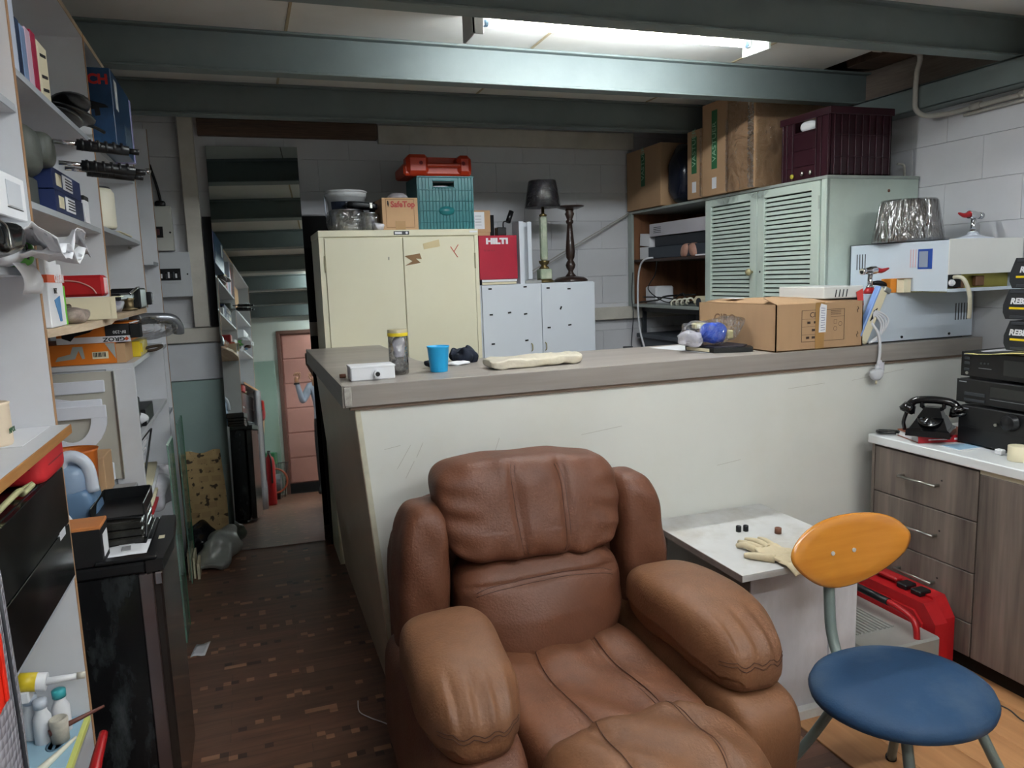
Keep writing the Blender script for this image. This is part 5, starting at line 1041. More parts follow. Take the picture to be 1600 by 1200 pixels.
# ---------------------------------------------------------------- louvred cabinet with open shelf
mint = mat('pale_mint_paint', 'BFCCC2', .42, var=.05, scale=4, bump=.05, bscale=30, c2='9DAAA0', c2amt=.4, c2scale=2.5)
dwood = grain('dark_brown_shelf', '2E211D', '4D3830', 'y', 3, .5); bwood = grain('brown_inside', '5F3F2C', '8A5F42', 'z', 3, .5)
t = thing('louvre_cabinet', 'pale mint louvred cabinet with an open brown shelf compartment on the right wall', 'cabinet', (3.0, 4.0, 1.39))
SX = 2.715
build('side_panel', MB().box(SX, 3.05, 1.37, 3.295, 3.068, 2.055, .002), mint, t)
build('top', MB().box(SX-.006, 3.045, 2.042, 3.295, 5.09, 2.058, .002), mat('painted_top_edge', '9BA29C', .5, var=.1), t)
build('bottom', MB().box(SX-.006, 3.05, 1.368, 3.295, 5.09, 1.388, .002), mat('painted_top_edge', '9BA29C'), t)
build('partition', MB().box(SX+.01, 4.075, 1.388, 3.295, 4.092, 2.042), dwood, t)
build('back_panel', MB().box(3.28, 3.068, 1.388, 3.295, 5.08, 2.042), bwood, t); build('end_panel', MB().box(SX, 5.06, 1.388, 3.28, 5.085, 2.042), bwood, t)
build('end_post', MB().box(SX-.006, 5.03, 1.388, SX+.014, 5.09, 2.042, .002), mat('painted_top_edge', '9BA29C'), t)
build('shelf', MB().box(SX+.02, 4.092, 1.694, 3.28, 5.06, 1.712, .002), dwood, t)
build('hinge_post', MB().box(SX-.004, 3.05, 1.388, SX+.02, 3.085, 2.042, .002), mint, t)
for k, (a, b) in enumerate(((3.088, 3.570), (3.576, 4.073))):
    dz0, dz1, st = 1.392, 2.038, .058
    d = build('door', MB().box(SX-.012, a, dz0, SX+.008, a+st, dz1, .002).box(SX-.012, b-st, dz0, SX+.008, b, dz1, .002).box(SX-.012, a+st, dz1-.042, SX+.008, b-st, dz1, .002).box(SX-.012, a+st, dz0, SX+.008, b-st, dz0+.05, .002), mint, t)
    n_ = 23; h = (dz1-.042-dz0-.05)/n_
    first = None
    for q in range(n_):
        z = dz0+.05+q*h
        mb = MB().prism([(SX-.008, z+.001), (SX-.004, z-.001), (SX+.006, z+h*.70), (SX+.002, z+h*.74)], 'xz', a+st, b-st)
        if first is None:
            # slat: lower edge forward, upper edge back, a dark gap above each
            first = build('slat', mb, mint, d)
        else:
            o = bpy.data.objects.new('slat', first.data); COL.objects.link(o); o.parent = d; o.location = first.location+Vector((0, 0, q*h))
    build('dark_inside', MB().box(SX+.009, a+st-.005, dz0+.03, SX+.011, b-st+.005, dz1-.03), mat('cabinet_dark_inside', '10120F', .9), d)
    if k == 1: build('knob', MB().lathe([(.008, 0), (.008, .014), (.019, .02), (.021, .03), (.014, .038), (0, .039)], (0, 0, 0), 18, face_M((SX-.012, a+.032, 1.60), '-x')), mat('brass_white_knob', 'B9AE84', .35, .3, var=.3, scale=60), d)
    else:
        build('keyhole', MB().cyl((SX-.0135, b-.03, 1.60), (SX-.011, b-.03, 1.60), .006, n=10), ink, d)
        build('hinge', MB().box(SX-.015, a-.004, 1.90, SX-.010, a+.006, 1.965, .001), mat('painted_hinge', 'A5B0A8', .4), d)
build('screw_hole', MB().cyl((3.10, 3.048, 1.985), (3.10, 3.051, 1.985), .008, n=10), mat('rust_brown', '6E4634'), t)
solo('bracket_hook', 'small white bent hook on the wall above the mint cabinet corner', 'hook', MB().tube([(3.27, 3.12, 2.058), (3.26, 3.11, 2.09), (3.24, 3.10, 2.12), (3.20, 3.10, 2.125)], .007, 6, flat=.5), conduit)
solo('floor_cupboard', 'dark grey cupboard standing low under the mint cabinet', 'cupboard', MB().box(2.76, 3.75, 0, 3.28, 5.0, 1.14, .004).box(2.74, 3.73, 1.14, 3.28, 5.03, 1.17, .003), mat('slate_grey', '4C5158', .5, var=.1))
solo('leg_frame', 'dark metal leg frame carrying the mint cabinet', 'frame', MB().box(2.80, 3.72, 0, 2.83, 3.75, 1.368).box(2.80, 5.03, 0, 2.83, 5.06, 1.368).box(2.80, 3.73, 1.33, 2.83, 5.05, 1.368), dark_grey)
# things in the open compartment
gS = None
t = thing('white_carton', 'long white printed carton on top of the dark cartons in the open compartment', 'box', (2.95, 4.4, 1.86))
build('body', MB().box(2.76, 4.12, 1.868, 3.08, 4.86, 1.955, .002), mat('dull_white_card', 'B9B6BC', .6, var=.05), t)
for q in range(4): build('print_line', MB().box(2.7588, 4.70, 1.89+q*.012, 2.7605, 4.80, 1.894+q*.012), ink, t)
solo('dark_carton', 'dark navy carton under the long white carton in the open compartment', 'box', MB().box(2.78, 4.13, 1.795, 3.15, 4.82, 1.866, .003), mat('navy_black_card', '22272F', .5, var=.1))
solo('dark_carton', 'lowest dark slate carton in the open compartment', 'box', MB().box(2.75, 4.15, 1.713, 3.15, 4.86, 1.793, .003), mat('slate_card', '343A44', .5, var=.1))
solo('small_carton', 'small white carton at the far end, lower of two', 'box', MB().box(2.77, 4.88, 1.713, 2.95, 5.02, 1.80, .002), paper)
solo('small_carton', 'small white carton at the far end, upper and tilted', 'box', MB().box(-.09, -.07, 0, .09, .07, .088, .002, M=Matrix.Translation((2.86, 4.95, 1.806)) @ Matrix.Rotation(.08, 4, 'X')), paper)
t = thing('wooden_shoe_forms', 'pair of pinkish rounded wooden forms on the dark shelf', 'ornament', (2.77, 4.35, 1.713))
pk = mat('pinkish_wood', 'B08473', .5, var=.1)
for y in (4.28, 4.38): build('form', MB().pillow((2.765, y, 1.752), (.035, .042, .046), 2.6, 10, fn=lambda u, v, w_, p: Vector((p.x, p.y+.012*w_*(1 if p.y < 4.33 else -1), max(p.z, 1.712)))), pk, t)
solo('paper_sheet', 'white paper lying on the dark shelf near the mint door', 'paper', MB().box(2.74, 4.10, 1.713, 2.95, 4.24, 1.722), paper)
solo('router', 'white upright router box in the lower compartment', 'router', MB().box(2.80, 4.84, 1.389, 2.95, 5.00, 1.515, .012), paper)
t = thing('cable_tangle', 'tangle of black cables on the lower compartment floor', 'cables', (2.78, 4.6, 1.39))
build('cable', MB().tube([(2.73, 4.98, 1.40), (2.76, 4.75, 1.42), (2.74, 4.60, 1.45), (2.85, 4.40, 1.46)], .006, 6), black_pl, t)
build('cable', MB().tube([(2.73, 4.9, 1.44), (2.75, 4.7, 1.44), (2.77, 4.5, 1.425), (2.80, 4.3, 1.40)], .005, 6), black_pl, t)
build('cable', MB().tube([(2.74, 4.72, 1.71), (2.735, 4.74, 1.60), (2.735, 4.84, 1.50), (2.74, 4.66, 1.42), (2.745, 4.52, 1.405)], .004, 6), black_pl, t)
build('cable', MB().tube([(2.74, 4.55, 1.41), (2.78, 4.45, 1.47), (2.75, 4.35, 1.41), (2.80, 4.25, 1.42)], .005, 6), black_pl, t)
solo('white_cable', 'white cable hanging down in front of the open compartment', 'cable', MB().tube([(2.80, 4.78, 1.715), (2.70, 4.82, 1.71), (2.695, 4.90, 1.62), (2.695, 4.92, 1.40), (2.70, 4.90, 1.2), (2.72, 4.84, 1.02)], .007, 8), cw)
solo('thin_cable', 'thin grey cable hanging from the lower compartment at its far end', 'cable', MB().tube([(2.70, 5.0, 1.62), (2.70, 5.02, 1.45), (2.70, 5.0, 1.30), (2.71, 5.05, 1.10), (2.71, 5.05, .98)], .0035, 6), dark_grey)
t = thing('spiral_lamp', 'white spiral bulb with a white round holder in the lower compartment', 'bulb', (2.76, 4.2, 1.39))
build('body', MB().box(2.74, 4.10, 1.392, 2.88, 4.28, 1.455, .02), paper_cream, t); build('hole', MB().cyl((2.738, 4.20, 1.415), (2.742, 4.20, 1.415), .03, n=18), dark_grey, t)
build('spiral', MB().tube([(2.75+.018*math.cos(q*1.2), 4.30+.012*q, 1.425+.018*math.sin(q*1.2)-.001*q) for q in range(22)], .007, 6), mat('glossy_bulb_white', 'DAD6C4', .15), t)
# cartons and crate over the cabinet
wrapm = film('stretch_wrap', gloss=.20, rough=.1, bump=1, bscale=8)
grn = mat('green_print_band', '2F6B45', .5, var=.08)
def big_carton(y0, y1, z1, lab, txt=None, lbl=True, name='carton', x0=2.69, grp=None, x1=3.22):
    t = thing(name, lab, 'box', ((x0+x1)/2, (y0+y1)/2, 2.06), 0, grp)
    build('body', MB().box(x0, y0, 2.062, x1, y1, z1, .004), card, t)
    if txt:
        build('green_band', MB().box(x0-.0012, (y0+y1)/2-.028, 2.215, x0, (y0+y1)/2+.028, min(z1-.04, 2.55)), grn, t)
        label_on(t, txt, .055, (x0-.0013, (y0+y1)/2, 2.37), '-x', mat('pale_green_text', '9CC2A2', .6), spin=PI/2, ext=.0005)
    if lbl: build('label', MB().box(x0-.0012, (y0+y1)/2-.022, 2.10, x0, (y0+y1)/2+.022, 2.165), paper, t)
    return t
big_carton(3.585, 3.825, 2.56, 'plain brown carton under thick clear wrap, nearest beside the maroon crate', lbl=False)
c2_ = big_carton(3.832, 4.09, 2.60, 'tall brown carton with a green lettered band, middle of the row on the cabinet', 'VASTUER')
c3_ = big_carton(4.097, 4.255, 2.475, 'narrow brown carton with a faded green band, third along the cabinet top', 'VASTUER')
big_carton(4.58, 5.06, 2.475, 'brown carton with green panels furthest back in the corner', 'VASTUER', False)
solo('bin_bag', 'dark blue black plastic bag wedged between the cartons on the cabinet', 'bag', MB().pillow((2.86, 4.46, 2.25), (.15, .11, .188), 3.5, 12, nz=.02, ns=9), mat('blue_black_bag', '161A28', .25, var=.2))
solo('stretch_wrap', 'thick clear stretch wrap bunched around the nearest brown carton corner', 'plastic wrap', MB().grid(lambda u, v: (2.683-.006*abs(math.sin(v*40+u*9)), 3.578+.25*u, 2.065+.49*v), 16, 30).grid(lambda u, v: (2.69+.48*u, 3.576-.006*abs(math.sin(u*50+v*8)), 2.065+.49*v), 20, 20).grid(lambda u, v: (2.682-.012*abs(math.sin(v*55)), 3.572+.05*u, 2.065+.49*v), 6, 40), film('stretch_wrap', gloss=.20))
solo('stretch_wrap', 'loose clear wrap hanging over the mint cabinet door tops', 'plastic wrap', MB().grid(lambda u, v: (2.70-.02*v, 3.45+.65*u, 2.066-.045*v*(1+.6*math.sin(u*13))), 24, 5), film('stretch_wrap', gloss=.20))
for k, y in enumerate((3.829, 4.093)): solo('wrap_seam', ['creased film strip between the first two brown cartons', 'creased film strip between the second and third brown cartons'][k], 'plastic wrap', MB().grid(lambda u, v, y=y: (2.686-.006*abs(math.sin(v*50)), y-.012+.024*u, 2.07+.40*v), 4, 40), film('bright_film', gloss=.5, rough=.1, bump=1, bscale=12))
mar = mat('maroon_crate_plastic', '33161F', .36, var=.12, scale=8)
t = thing('crate', 'maroon ribbed plastic crate with open hand holes on the mint cabinet', 'crate', (2.93, 3.22, 2.06))
x0, x1, y0, y1, z0, z1 = 2.74, 3.12, 3.065, 3.42, 2.062, 2.385
build('side', MB().box(x0, y0, z0, x0+.006, y1, 2.30).box(x0, y0, 2.30, x0+.006, 3.16, z1).box(x0, 3.32, 2.30, x0+.006, y1, z1).box(x0, 3.16, 2.352, x0+.006, 3.32, z1), mar, t)
build('end_panel', MB().box(x0, y0, z0, x1, y0+.006, z1), mar, t); build('side', MB().box(x1-.006, y0, z0, x1, y1, z1), mar, t); build('end_panel', MB().box(x0, y1-.006, z0, x1, y1, z1), mar, t); build('base', MB().box(x0, y0, z0, x1, y1, z0+.006), mar, t)
build('rim', MB().box(x0-.009, y0-.009, z1-.035, x1+.009, y0, z1, .002), mar, t); build('rim', MB().box(x0-.009, y0+.0002, z1-.035, x0, y1+.006, z1, .002), mar, t)
for y in (y0+.01, y0+.06, y0+.095, y1-.09, y1-.045, y1-.015): build('rib', MB().box(x0-.007, y-.003, z0, x0, y+.003, z1-.035, .001), mar, t)
for z in (2.13, 2.21, 2.295): build('rail', MB().box(x0-.005, y0+.095, z-.002, x0, y1-.045, z+.002), mar, t)
for q in range(9): build('rib', MB().box(x0+.02+q*.043, y0-.007, z0, x0+.025+q*.043, y0, z1-.035, .001), mar, t)
for z in (2.15, 2.255): build('rail', MB().box(x0+.02, y0-.007, z-.002, x1-.02, y0, z+.002), mar, t)
solo('white_bulb', 'white rounded end of an item seen through the maroon crate hand hole', 'bulb', MB().pillow((2.765, 3.24, 2.325), (.025, .06, .03), 2.2, 10), paper)
t = thing('bottle_caps', 'yellow and silver bottle caps poking out at the foot of the maroon crate', 'cap', (2.73, 3.25, 2.07))  # caps of bottles showing at the crate foot
build('cap', MB().pillow((2.730, 3.325, 2.085), (.008, .012, .012), 2, 6), mat('yellow_cap', 'B9B03A', .4), t)
for y in (3.25, 3.19): build('cap', MB().pillow((2.730, y, 2.090), (.008, .01, .012), 2, 6), steel, t)
# ---------------------------------------------------------------- right wall cabinet run
dwg = grain('grey_brown_oak', '3B3230', '87796F', 'z', 1.9, .42, fine=14)
CX = 2.56
t = thing('drawer_cabinet', 'grey brown woodgrain base cabinet with drawers and door along the right wall', 'cabinet', (2.9, 1.7, 0))
build('carcass', MB().box(CX+.02, .60, .08, 3.29, 2.55, .84), mat('dark_carcass', '2A2523', .6), t)
build('plinth', MB().box(CX+.05, .60, 0, 3.29, 2.54, .08), black_matt, t)
build('end_panel', MB().box(CX+.002, 2.545, 0, 3.29, 2.56, .84), dwg, t)
for k, (a, b) in enumerate(((.634, .832), (.427, .630), (.224, .423), (.085, .220))):
    d = build('drawer', MB().box(CX, 2.042, a, CX+.019, 2.541, b, .002), dwg, t)
    if k < 3:
        z = (.735, .527, .328)[k]; h = build('handle', MB().cyl((CX-.028, 2.205, z), (CX-.028, 2.390, z), .0055, n=12), steel, d)
        h2 = build('handle_post', MB().box(CX-.030, 2.208, z-.006, CX, 2.218, z+.006, .002), steel, d); build('handle_post', MB().box(CX-.030, 2.378, z-.006, CX, 2.388, z+.006, .002), steel, d)
        build('screw_hole', MB().cyl((CX-.001, 2.20, z+.022), (CX+.001, 2.20, z+.022), .004, n=8), ink, d)
for a, b in ((1.44, 2.036), (.83, 1.434), ): build('door', MB().box(CX, a, .085, CX+.019, b, .822, .002), dwg, t)
build('pale_edge', MB().box(CX+.004, .60, .822, CX+.03, 2.04, .838, .001), mat('cream_edge', 'CDC3A8', .5), t)
solo('worktop', 'white laminate worktop on the woodgrain drawer cabinet', 'worktop', MB().box(CX-.012, .60, .841, 3.295, 2.575, .880, .004), mat('white_worktop', 'E2E4E4', .35, var=.02))
DT = .881
t = thing('book', 'thick red and brown hardback book under the black telephone', 'book', (2.74, 2.38, DT))
Mb = Matrix.Translation((2.715, 2.375, DT)) @ Matrix.Rotation(-.30, 4, 'Z')
build('pages', MB().box(-.115, -.075, .002, .135, .075, .026, M=Mb), paper, t)
build('cover', MB().box(-.12, -.08, .026, .14, .08, .030, M=Mb).box(-.12, -.08, 0, .14, .08, .0022, M=Mb), mat('brown_cover', '8A4A33', .5), t)
build('spine', MB().box(-.122, -.083, 0, .14, -.0795, .030, .001, M=Mb), mat('red_spine', 'A81F28', .4), t)
build('spine_lettering', MB().box(-.08, -.0838, .011, .0, -.083, .015, M=Mb).box(.03, -.0838, .010, .055, -.083, .018, M=Mb).box(.075, -.0838, .010, .125, -.083, .018, M=Mb), paper, t)
# telephone
bak = mat('black_bakelite', '0D0D0F', .16, var=.25, scale=10, coat=.5)
t = thing('telephone', 'old black rotary dial telephone standing on the red book', 'telephone', (2.77, 2.41, DT+.030))
PX, PY, PZ = 2.655, 2.345, DT+.031
Mp = Matrix.Translation((PX, PY, PZ)) @ Matrix.Rotation(-1.0, 4, 'Z') @ Matrix.Diagonal((.93, .93, .88, 1))
def fru(m, hx0, hy0, hx1, hy1, z0, z1, dy=0):
    v = [(-hx0, -hy0, z0), (hx0, -hy0, z0), (hx0, hy0, z0), (-hx0, hy0, z0), (-hx1, -hy1+dy, z1), (hx1, -hy1+dy, z1), (hx1, hy1+dy, z1), (-hx1, hy1+dy, z1)]
    return m._add(v, [(0, 3, 2, 1), (4, 5, 6, 7), (0, 1, 5, 4), (1, 2, 6, 5), (2, 3, 7, 6), (3, 0, 4, 7)], False, Mp)
build('base', fru(fru(MB(), .088, .090, .086, .088, 0, .028), .086, .088, .078, .078, .028, .034), bak, t)
build('body', fru(fru(MB(), .075, .075, .050, .045, .034, .085, .02), .050, .045, .030, .03, .085, .125, .035), bak, t)
Md2 = Mp @ Matrix.Translation((0, -.040, .074)) @ Matrix.Rotation(.62, 4, 'X') @ Matrix.Diagonal((1.15, 1.15, 1, 1))
dl = build('dial', MB().lathe([(.040, 0), (.042, .004), (.040, .008), (.018, .009), (.016, .012), (0, .012)], (0, 0, 0), 28, Md2), bak, t)
hol = MB()
for q in range(10): a = q*2*PI/12+.6; hol.lathe([(.0055, .008), (.0055, .0095), (0, .0095)], (.029*math.cos(a), .029*math.sin(a), 0), 10, Md2)
build('finger_hole', hol, dark_grey, dl)
build('cradle', MB().box(-.052, .015, .118, -.036, .05, .150, .004, M=Mp).box(.036, .015, .118, .052, .05, .150, .004, M=Mp).box(-.045, .02, .110, .045, .045, .126, .005, M=Mp), bak, t)
P_ = lambda x, y, z: (Mp @ Vector((x, y, z)))[:]
build('handset', MB().tube([P_(-.095, .03, .125), P_(-.07, .03, .150), P_(0, .03, .158), P_(.07, .03, .150), P_(.095, .03, .125)], [.018, .016, .016, .016, .018], 12), bak, t)
build('earpiece', MB().cyl(P_(-.092, .03, .130), P_(-.105, .02, .098), .024, .034, 20).cyl(P_(-.105, .02, .098), P_(-.108, .018, .090), .030, .024, 20), bak, t)
build('mouthpiece', MB().cyl(P_(.092, .03, .130), P_(.105, .02, .102), .026, .040, 20).cyl(P_(.105, .02, .102), P_(.108, .018, .088), .040, .030, 20), bak, t)
build('cord', MB().tube([P_(-.105, .02, .09), P_(-.118, .03, .04), P_(-.12, .05, -.01), (2.62, 2.53, .892), (2.585, 2.555, .892), (2.575, 2.53, .892), (2.62, 2.49, .892)], .008, 8), bak, t)
t = thing('leaflet', 'pale blue and white leaflet on the white worktop before the amplifiers', 'paper', (2.72, 2.25, DT))
build('sheet', MB().prism([(2.61, 2.27), (2.60, 2.16), (2.88, 2.15), (2.90, 2.26)], 'xy', DT, DT+.0015), paper, t)
build('print', MB().prism([(2.62, 2.262), (2.613, 2.175), (2.80, 2.165), (2.80, 2.24)], 'xy', DT+.0015, DT+.0022), mat('sky_print', '9CC0D8', .5), t)
solo('cream_tub', 'cream plastic tub at the right edge of the white worktop', 'tub', MB().lathe([(.035, 0), (.036, .002), (.036, .055), (.03, .056), (0, .055)], (2.66, 1.965, DT), 20), paper_cream)
solo('eraser_block', 'tiny white block beside the cream tub', 'block', MB().box(2.675, 2.045, DT, 2.70, 2.075, DT+.02, .003), paper)
# amplifiers
amb = mat('black_brushed_amp', '121214', .35, var=.1)
AX = 2.72
for k, (z0, z1, lb) in enumerate(((DT, 1.042, 'lowest black hifi amplifier with a big round volume knob'), (1.046, 1.150, 'middle black hifi tuner of the stack of three'), (1.154, 1.262, 'top black hifi unit with a tape or display window under yellow papers'))):
    y1 = 2.275+.015*(k == 1); t = thing('hifi_unit', lb, 'hifi', (2.9, 2.05, z0), 0)
    build('case', MB().box(AX+.006, 1.84, z0+.010, 3.10, y1-.006, z1, .003), black_pl, t)
    build('front_panel', MB().box(AX, 1.838, z0+.008, AX+.008, y1, z1-.002, .002), amb, t)
    for y in (1.88, y1-.03): build('foot', MB().cyl((AX+.04, y, z0), (AX+.04, y, z0+.010), .016, n=14), steel if k == 2 else black_pl, t)
    build('brand_line', MB().box(AX-.0008, y1-.045, z1-.014, AX, y1-.012, z1-.010), mat('amp_print', '8D9094', .5), t)
    if k == 0:
        build('volume_knob', MB().lathe([(.033, 0), (.034, .004), (.030, .006), (.029, .024), (.026, .027), (0, .026)], (0, 0, 0), 32, face_M((AX, 2.045, 1.005), '-x')), mat('knob_dark', '2A2A2C', .3, .5), t)
        build('knob', MB().cyl((AX-.010, 2.105, .985), (AX, 2.105, .985), .006, n=12), steel, t)
        build('groove', MB().box(AX-.0006, 1.84, .955, AX, y1-.005, .957), ink, t)
    elif k == 1:
        build('button_strip', MB().box(AX-.004, 2.16, 1.085, AX, 2.25, 1.098, .001).box(AX-.004, 2.16, 1.062, AX, 2.25, 1.072, .001), dark_grey, t); build('display', MB().box(AX-.001, 1.845, 1.09, AX, 2.14, 1.13), bak, t); build('groove', MB().box(AX-.0008, 1.84, 1.080, AX, 2.14, 1.0815), mat('amp_print', '8D9094'), t)
    else:
        for z in (1.235, 1.215, 1.19): build('button', MB().box(AX-.004, y1-.04, z-.005, AX, y1-.018, z+.005, .001), dark_grey, t)
        for y in (2.15, 2.165, 2.18): build('button', MB().box(AX-.003, y, 1.215, AX, y+.008, 1.222, .001), dark_grey, t)
        build('jack', MB().cyl((AX-.003, y1-.03, 1.175), (AX, y1-.03, 1.175), .006, n=12), steel, t); build('display', MB().box(AX-.001, 1.845, 1.18, AX, 2.09, 1.24), bak, t); build('print_line', MB().box(AX-.0008, 2.14, 1.198, AX, 2.195, 1.200), mat('amp_print', '8D9094'), t)
t = thing('papers', 'yellow and white papers lying on top of the hifi stack', 'papers', (2.85, 2.1, 1.262))
build('yellow_sheet', MB().grid(lambda u, v: (2.705+.34*u, 1.85+.40*v, 1.264+.010*math.sin(v*5)*(1-u)), 5, 8, .0012), mat('pale_yellow_paper', 'DCD08A', .6), t)
build('white_sheet', MB().grid(lambda u, v: (2.715+.33*u+.03*v, 1.84+.37*v, 1.268+.012*math.sin(v*5+1)*(1-u)), 5, 8, .0012), paper, t)
blk = mat('matt_black_charcoal_box', '26282C', .45, var=.08)
for k, (z0, y1, lb) in enumerate(((1.276, 2.125, 'lowest black slanted battery box with yellow underlined lettering'), (1.395, 2.135, 'middle black slanted battery box with yellow underlined lettering'), (1.513, 2.115, 'topmost black slanted battery box with yellow underlined lettering'))):
    t = thing('battery_box', lb, 'box', (2.95, 2.0, z0), 0, 'black lettered boxes stacked on the hifi units'); X0 = 2.755
    build('body', MB().prism([(y1-.012, z0), (y1, z0+.025), (y1, z0+.055), (y1-.022, z0+.113), (1.78, z0+.113), (1.76, z0+.05), (1.77, z0)], 'yz', X0, X0+.24), blk, t)
    build('ridge', MB().box(X0-.003, 1.79, z0+.098, X0, y1-.03, z0+.110, .002).box(X0-.003, 1.79, z0+.002, X0, y1-.03, z0+.014, .002), dark_grey, t)
    label_on(t, 'REBEL', .031, (X0-.0006, y1-(.062, .070, .080)[k], z0+.068), '-x', paper, ext=.0006, bold=.0012, shear=.2)
    build('yellow_bar', MB().box(X0-.0014, y1-.125, z0+.038, X0, y1-.026, z0+.046), mat('bar_yellow', 'F0CF1E', .4), t)
# ---------------------------------------------------------------- recliner
def leather(name, c, c2, amt, sc=3.2):
    m = mat(name, c, .52, var=.22, scale=3.5, bump=.22, bscale=140, c2=c2, c2amt=amt, c2scale=sc, lo=.40, hi=.68)
    return m
lea = leather('brown_leather', '6A402C', '472A1E', .5); lea_w = leather('worn_tan_leather', '7D5438', '523424', .6, 2.8); lea_s = leather('seat_leather', '774A31', '452A1D', .7, 3.0)
stitch = mat('dark_stitching', '43281F', .7)
def G(x, c, w): return math.exp(-((x-c)/w)**2)
t = thing('recliner', 'brown leather recliner armchair with fat padded arms in front of the counter', 'armchair', (.86, 2.0, 0), 0)
R_ = math.radians(0)
def back_fn(u, v, w_, p):
    x, y, z = p
    if z > .80: x = .86+(x-.86)*(1-.55*(z-.80)**1.0*abs(u))
    return Vector((x, y, z))
build('back_frame', MB().pillow((.865, 2.49, .50), (.475, .12, .40), 4, 14, fn=back_fn, nz=.008, ns=6), lea, t)
def ear(sg, zc, zh):
    cx = .865+sg*.405
    def fn(u, v, w_, p):
        q = (w_+1)/2
        x = cx+(p.x-cx)*(1-.12*q*q)-sg*.035*q*q; y = p.y-.02*(1-q)
        y -= .006*math.sin(9*w_+3*u)*(1-abs(u)) if v < 0 else 0
        return Vector((x, y, p.z))
    return MB().pillow((cx, 2.37, zc), (.090, .13, zh), 3.8, 20, fn=fn, nz=.010, ns=9, seed=sg)
build('side_bolster', ear(-1, .640, .262), lea, t); build('side_bolster', ear(1, .650, .270), lea, t)
def head_fn(u, v, w_, p):
    x, y, z = p; f = max(0, -v)
    gr = .016*(G(u, -.22, .045)+G(u, .30, .045))
    pinch = .010*math.sin(13*w_+4*u)*max(0, abs(u)-.55)*2+.008*math.sin(17*u+3)*max(0, abs(w_)-.5)*2
    y += f*(gr+pinch)+.05*w_+.018*u*u
    z += .004*math.cos(u*PI/2)-.012*u+.006*math.sin(9*u)*f*(w_ < -.4)
    x += .012*w_*u
    return Vector((x, y, z))
HC = dict(c=(.848, 2.325, .862), h=(.318, .115, .160), p=4.4, fn=head_fn, nz=.009, ns=8)
hc = build('head_cushion', MB().pillow(n=50, **HC), lea, t)
def stitches(par, K, paths, off=(0, -.0008, 0)):
    for path in paths: build('stitching', MB().tube([pmap(q, **K)+Vector(off) for q in path], .0010, 4, smooth_path=False), stitch, par)
stitches(hc, HC, [[(u0, -1, w_/12) for w_ in range(-12, 13)] for u0 in (-.245, -.20, .275, .325)])
def lum_fn(u, v, w_, p):
    x, y, z = p; f = max(0, -v)
    y += f*(.010*G(w_, .62-.10*u*u, .05)+.010*math.sin(10*w_-6*u)*max(0, abs(u)-.6)*2)-.05*f*math.cos(u*1.3)*(1-max(0, w_))
    x = .85+(x-.85)*(1-.16*max(0, -w_)**1.5)
    return Vector((x, y+.035*w_, z))
LC = dict(c=(.850, 2.28, .545), h=(.290, .125, .182), p=3.8, fn=lum_fn, nz=.009, ns=7, seed=5)
lc = build('lumbar_cushion', MB().pillow(n=40, **LC), lea, t)
stitches(lc, LC, [[(u_/12, -1, w0-.10*(u_/12)**2) for u_ in range(-12, 13)] for w0 in (.60, .68)])
def seam(pts, par, name='seam'): return build(name, MB().tube(pts, .0022, 5), stitch, par)
def arm_fn(sg):
    cx = .865+sg*.385
    def fn(u, v, w_, p):
        x, y, z = p
        q = (1-v)/2                       # 1 at the front end
        z += -.045*q**2.2+.015*math.sin(PI*q)
        x = cx+(x-cx)*(1-.18*max(0, q-.75)*3*abs(u))+sg*.02*q
        z += (.007*math.sin(15*u+2*v)+.002*math.sin(31*u))*max(0, q-.72)*3.5*(w_ > -.3)
        z += .035*max(0, -w_)*max(0, q-.35)
        if w_ < -.2: x = cx+(x-cx)*.93
        return Vector((x, y, z))
    return fn
for sg in (-1, 1):
    cx = .865+sg*.385
    AC = dict(c=(cx-.006*(sg > 0), 1.905+.012*sg, .550+.006*sg), h=(.140, .275+.03*(sg > 0), .110), p=3.3, fn=arm_fn(sg), nz=.010, ns=5, seed=sg*3)
    ac = build('armrest', MB().pillow(n=40, **AC), lea_w, t)
    stitches(ac, AC, [[(u_/10, -1, w0) for u_ in range(-10, 11)] for w0 in (.20, .30)], (0, -.0008, .0002))
    def side_fn(u, v, w_, p, sg=sg, cx=cx):
        return Vector((p.x+sg*.015*math.cos(w_*1.4), p.y-.03*max(0, w_)*(v < 0), p.z))
    build('side_panel', MB().pillow((cx+sg*.005, 2.03, .240), (.128, .46, .232), 5, 22, fn=side_fn, nz=.008, ns=6, seed=sg), lea_w if sg > 0 else lea, t)
def seat_fn(u, v, w_, p):
    x, y, z = p
    if w_ > 0: z += -.035*math.exp(-((v+.1)/.6)**2)*math.cos(u*1.4)-.012*(G(u, -.38, .03)+G(u, .42, .03))+.008*math.sin(8*u+6*v)*(1-abs(u))
    return Vector((x, y, z))
SC = dict(c=(.865, 1.93, .355), h=(.272, .36, .115), p=5, fn=seat_fn, nz=.012, ns=6, seed=9)
sc_ = build('seat_cushion', MB().pillow(n=44, **SC), lea_s, t)
stitches(sc_, SC, [[(u0, v_/12, 1) for v_ in range(-12, 13)] for u0 in (-.40, -.35, .40, .45)], (0, 0, .0008))
def foot_fn(u, v, w_, p):
    x, y, z = p
    if v < 0 or w_ > 0: 
        k = .010*(G(u, -.42, .03)+G(u, .45, .03)); z -= k*(w_ > 0); y += k*(v < 0)
    z += .012*math.cos(u*1.5)*(w_ > 0)+.006*math.sin(9*u+5*v)*(w_ > 0)
    return Vector((x, y, z))
FC = dict(c=(.87, 1.515, .270), h=(.285, .185, .208), p=4, fn=foot_fn, nz=.012, ns=6, seed=2)
fc_ = build('front_cushion', MB().pillow(n=40, **FC), lea_w, t)
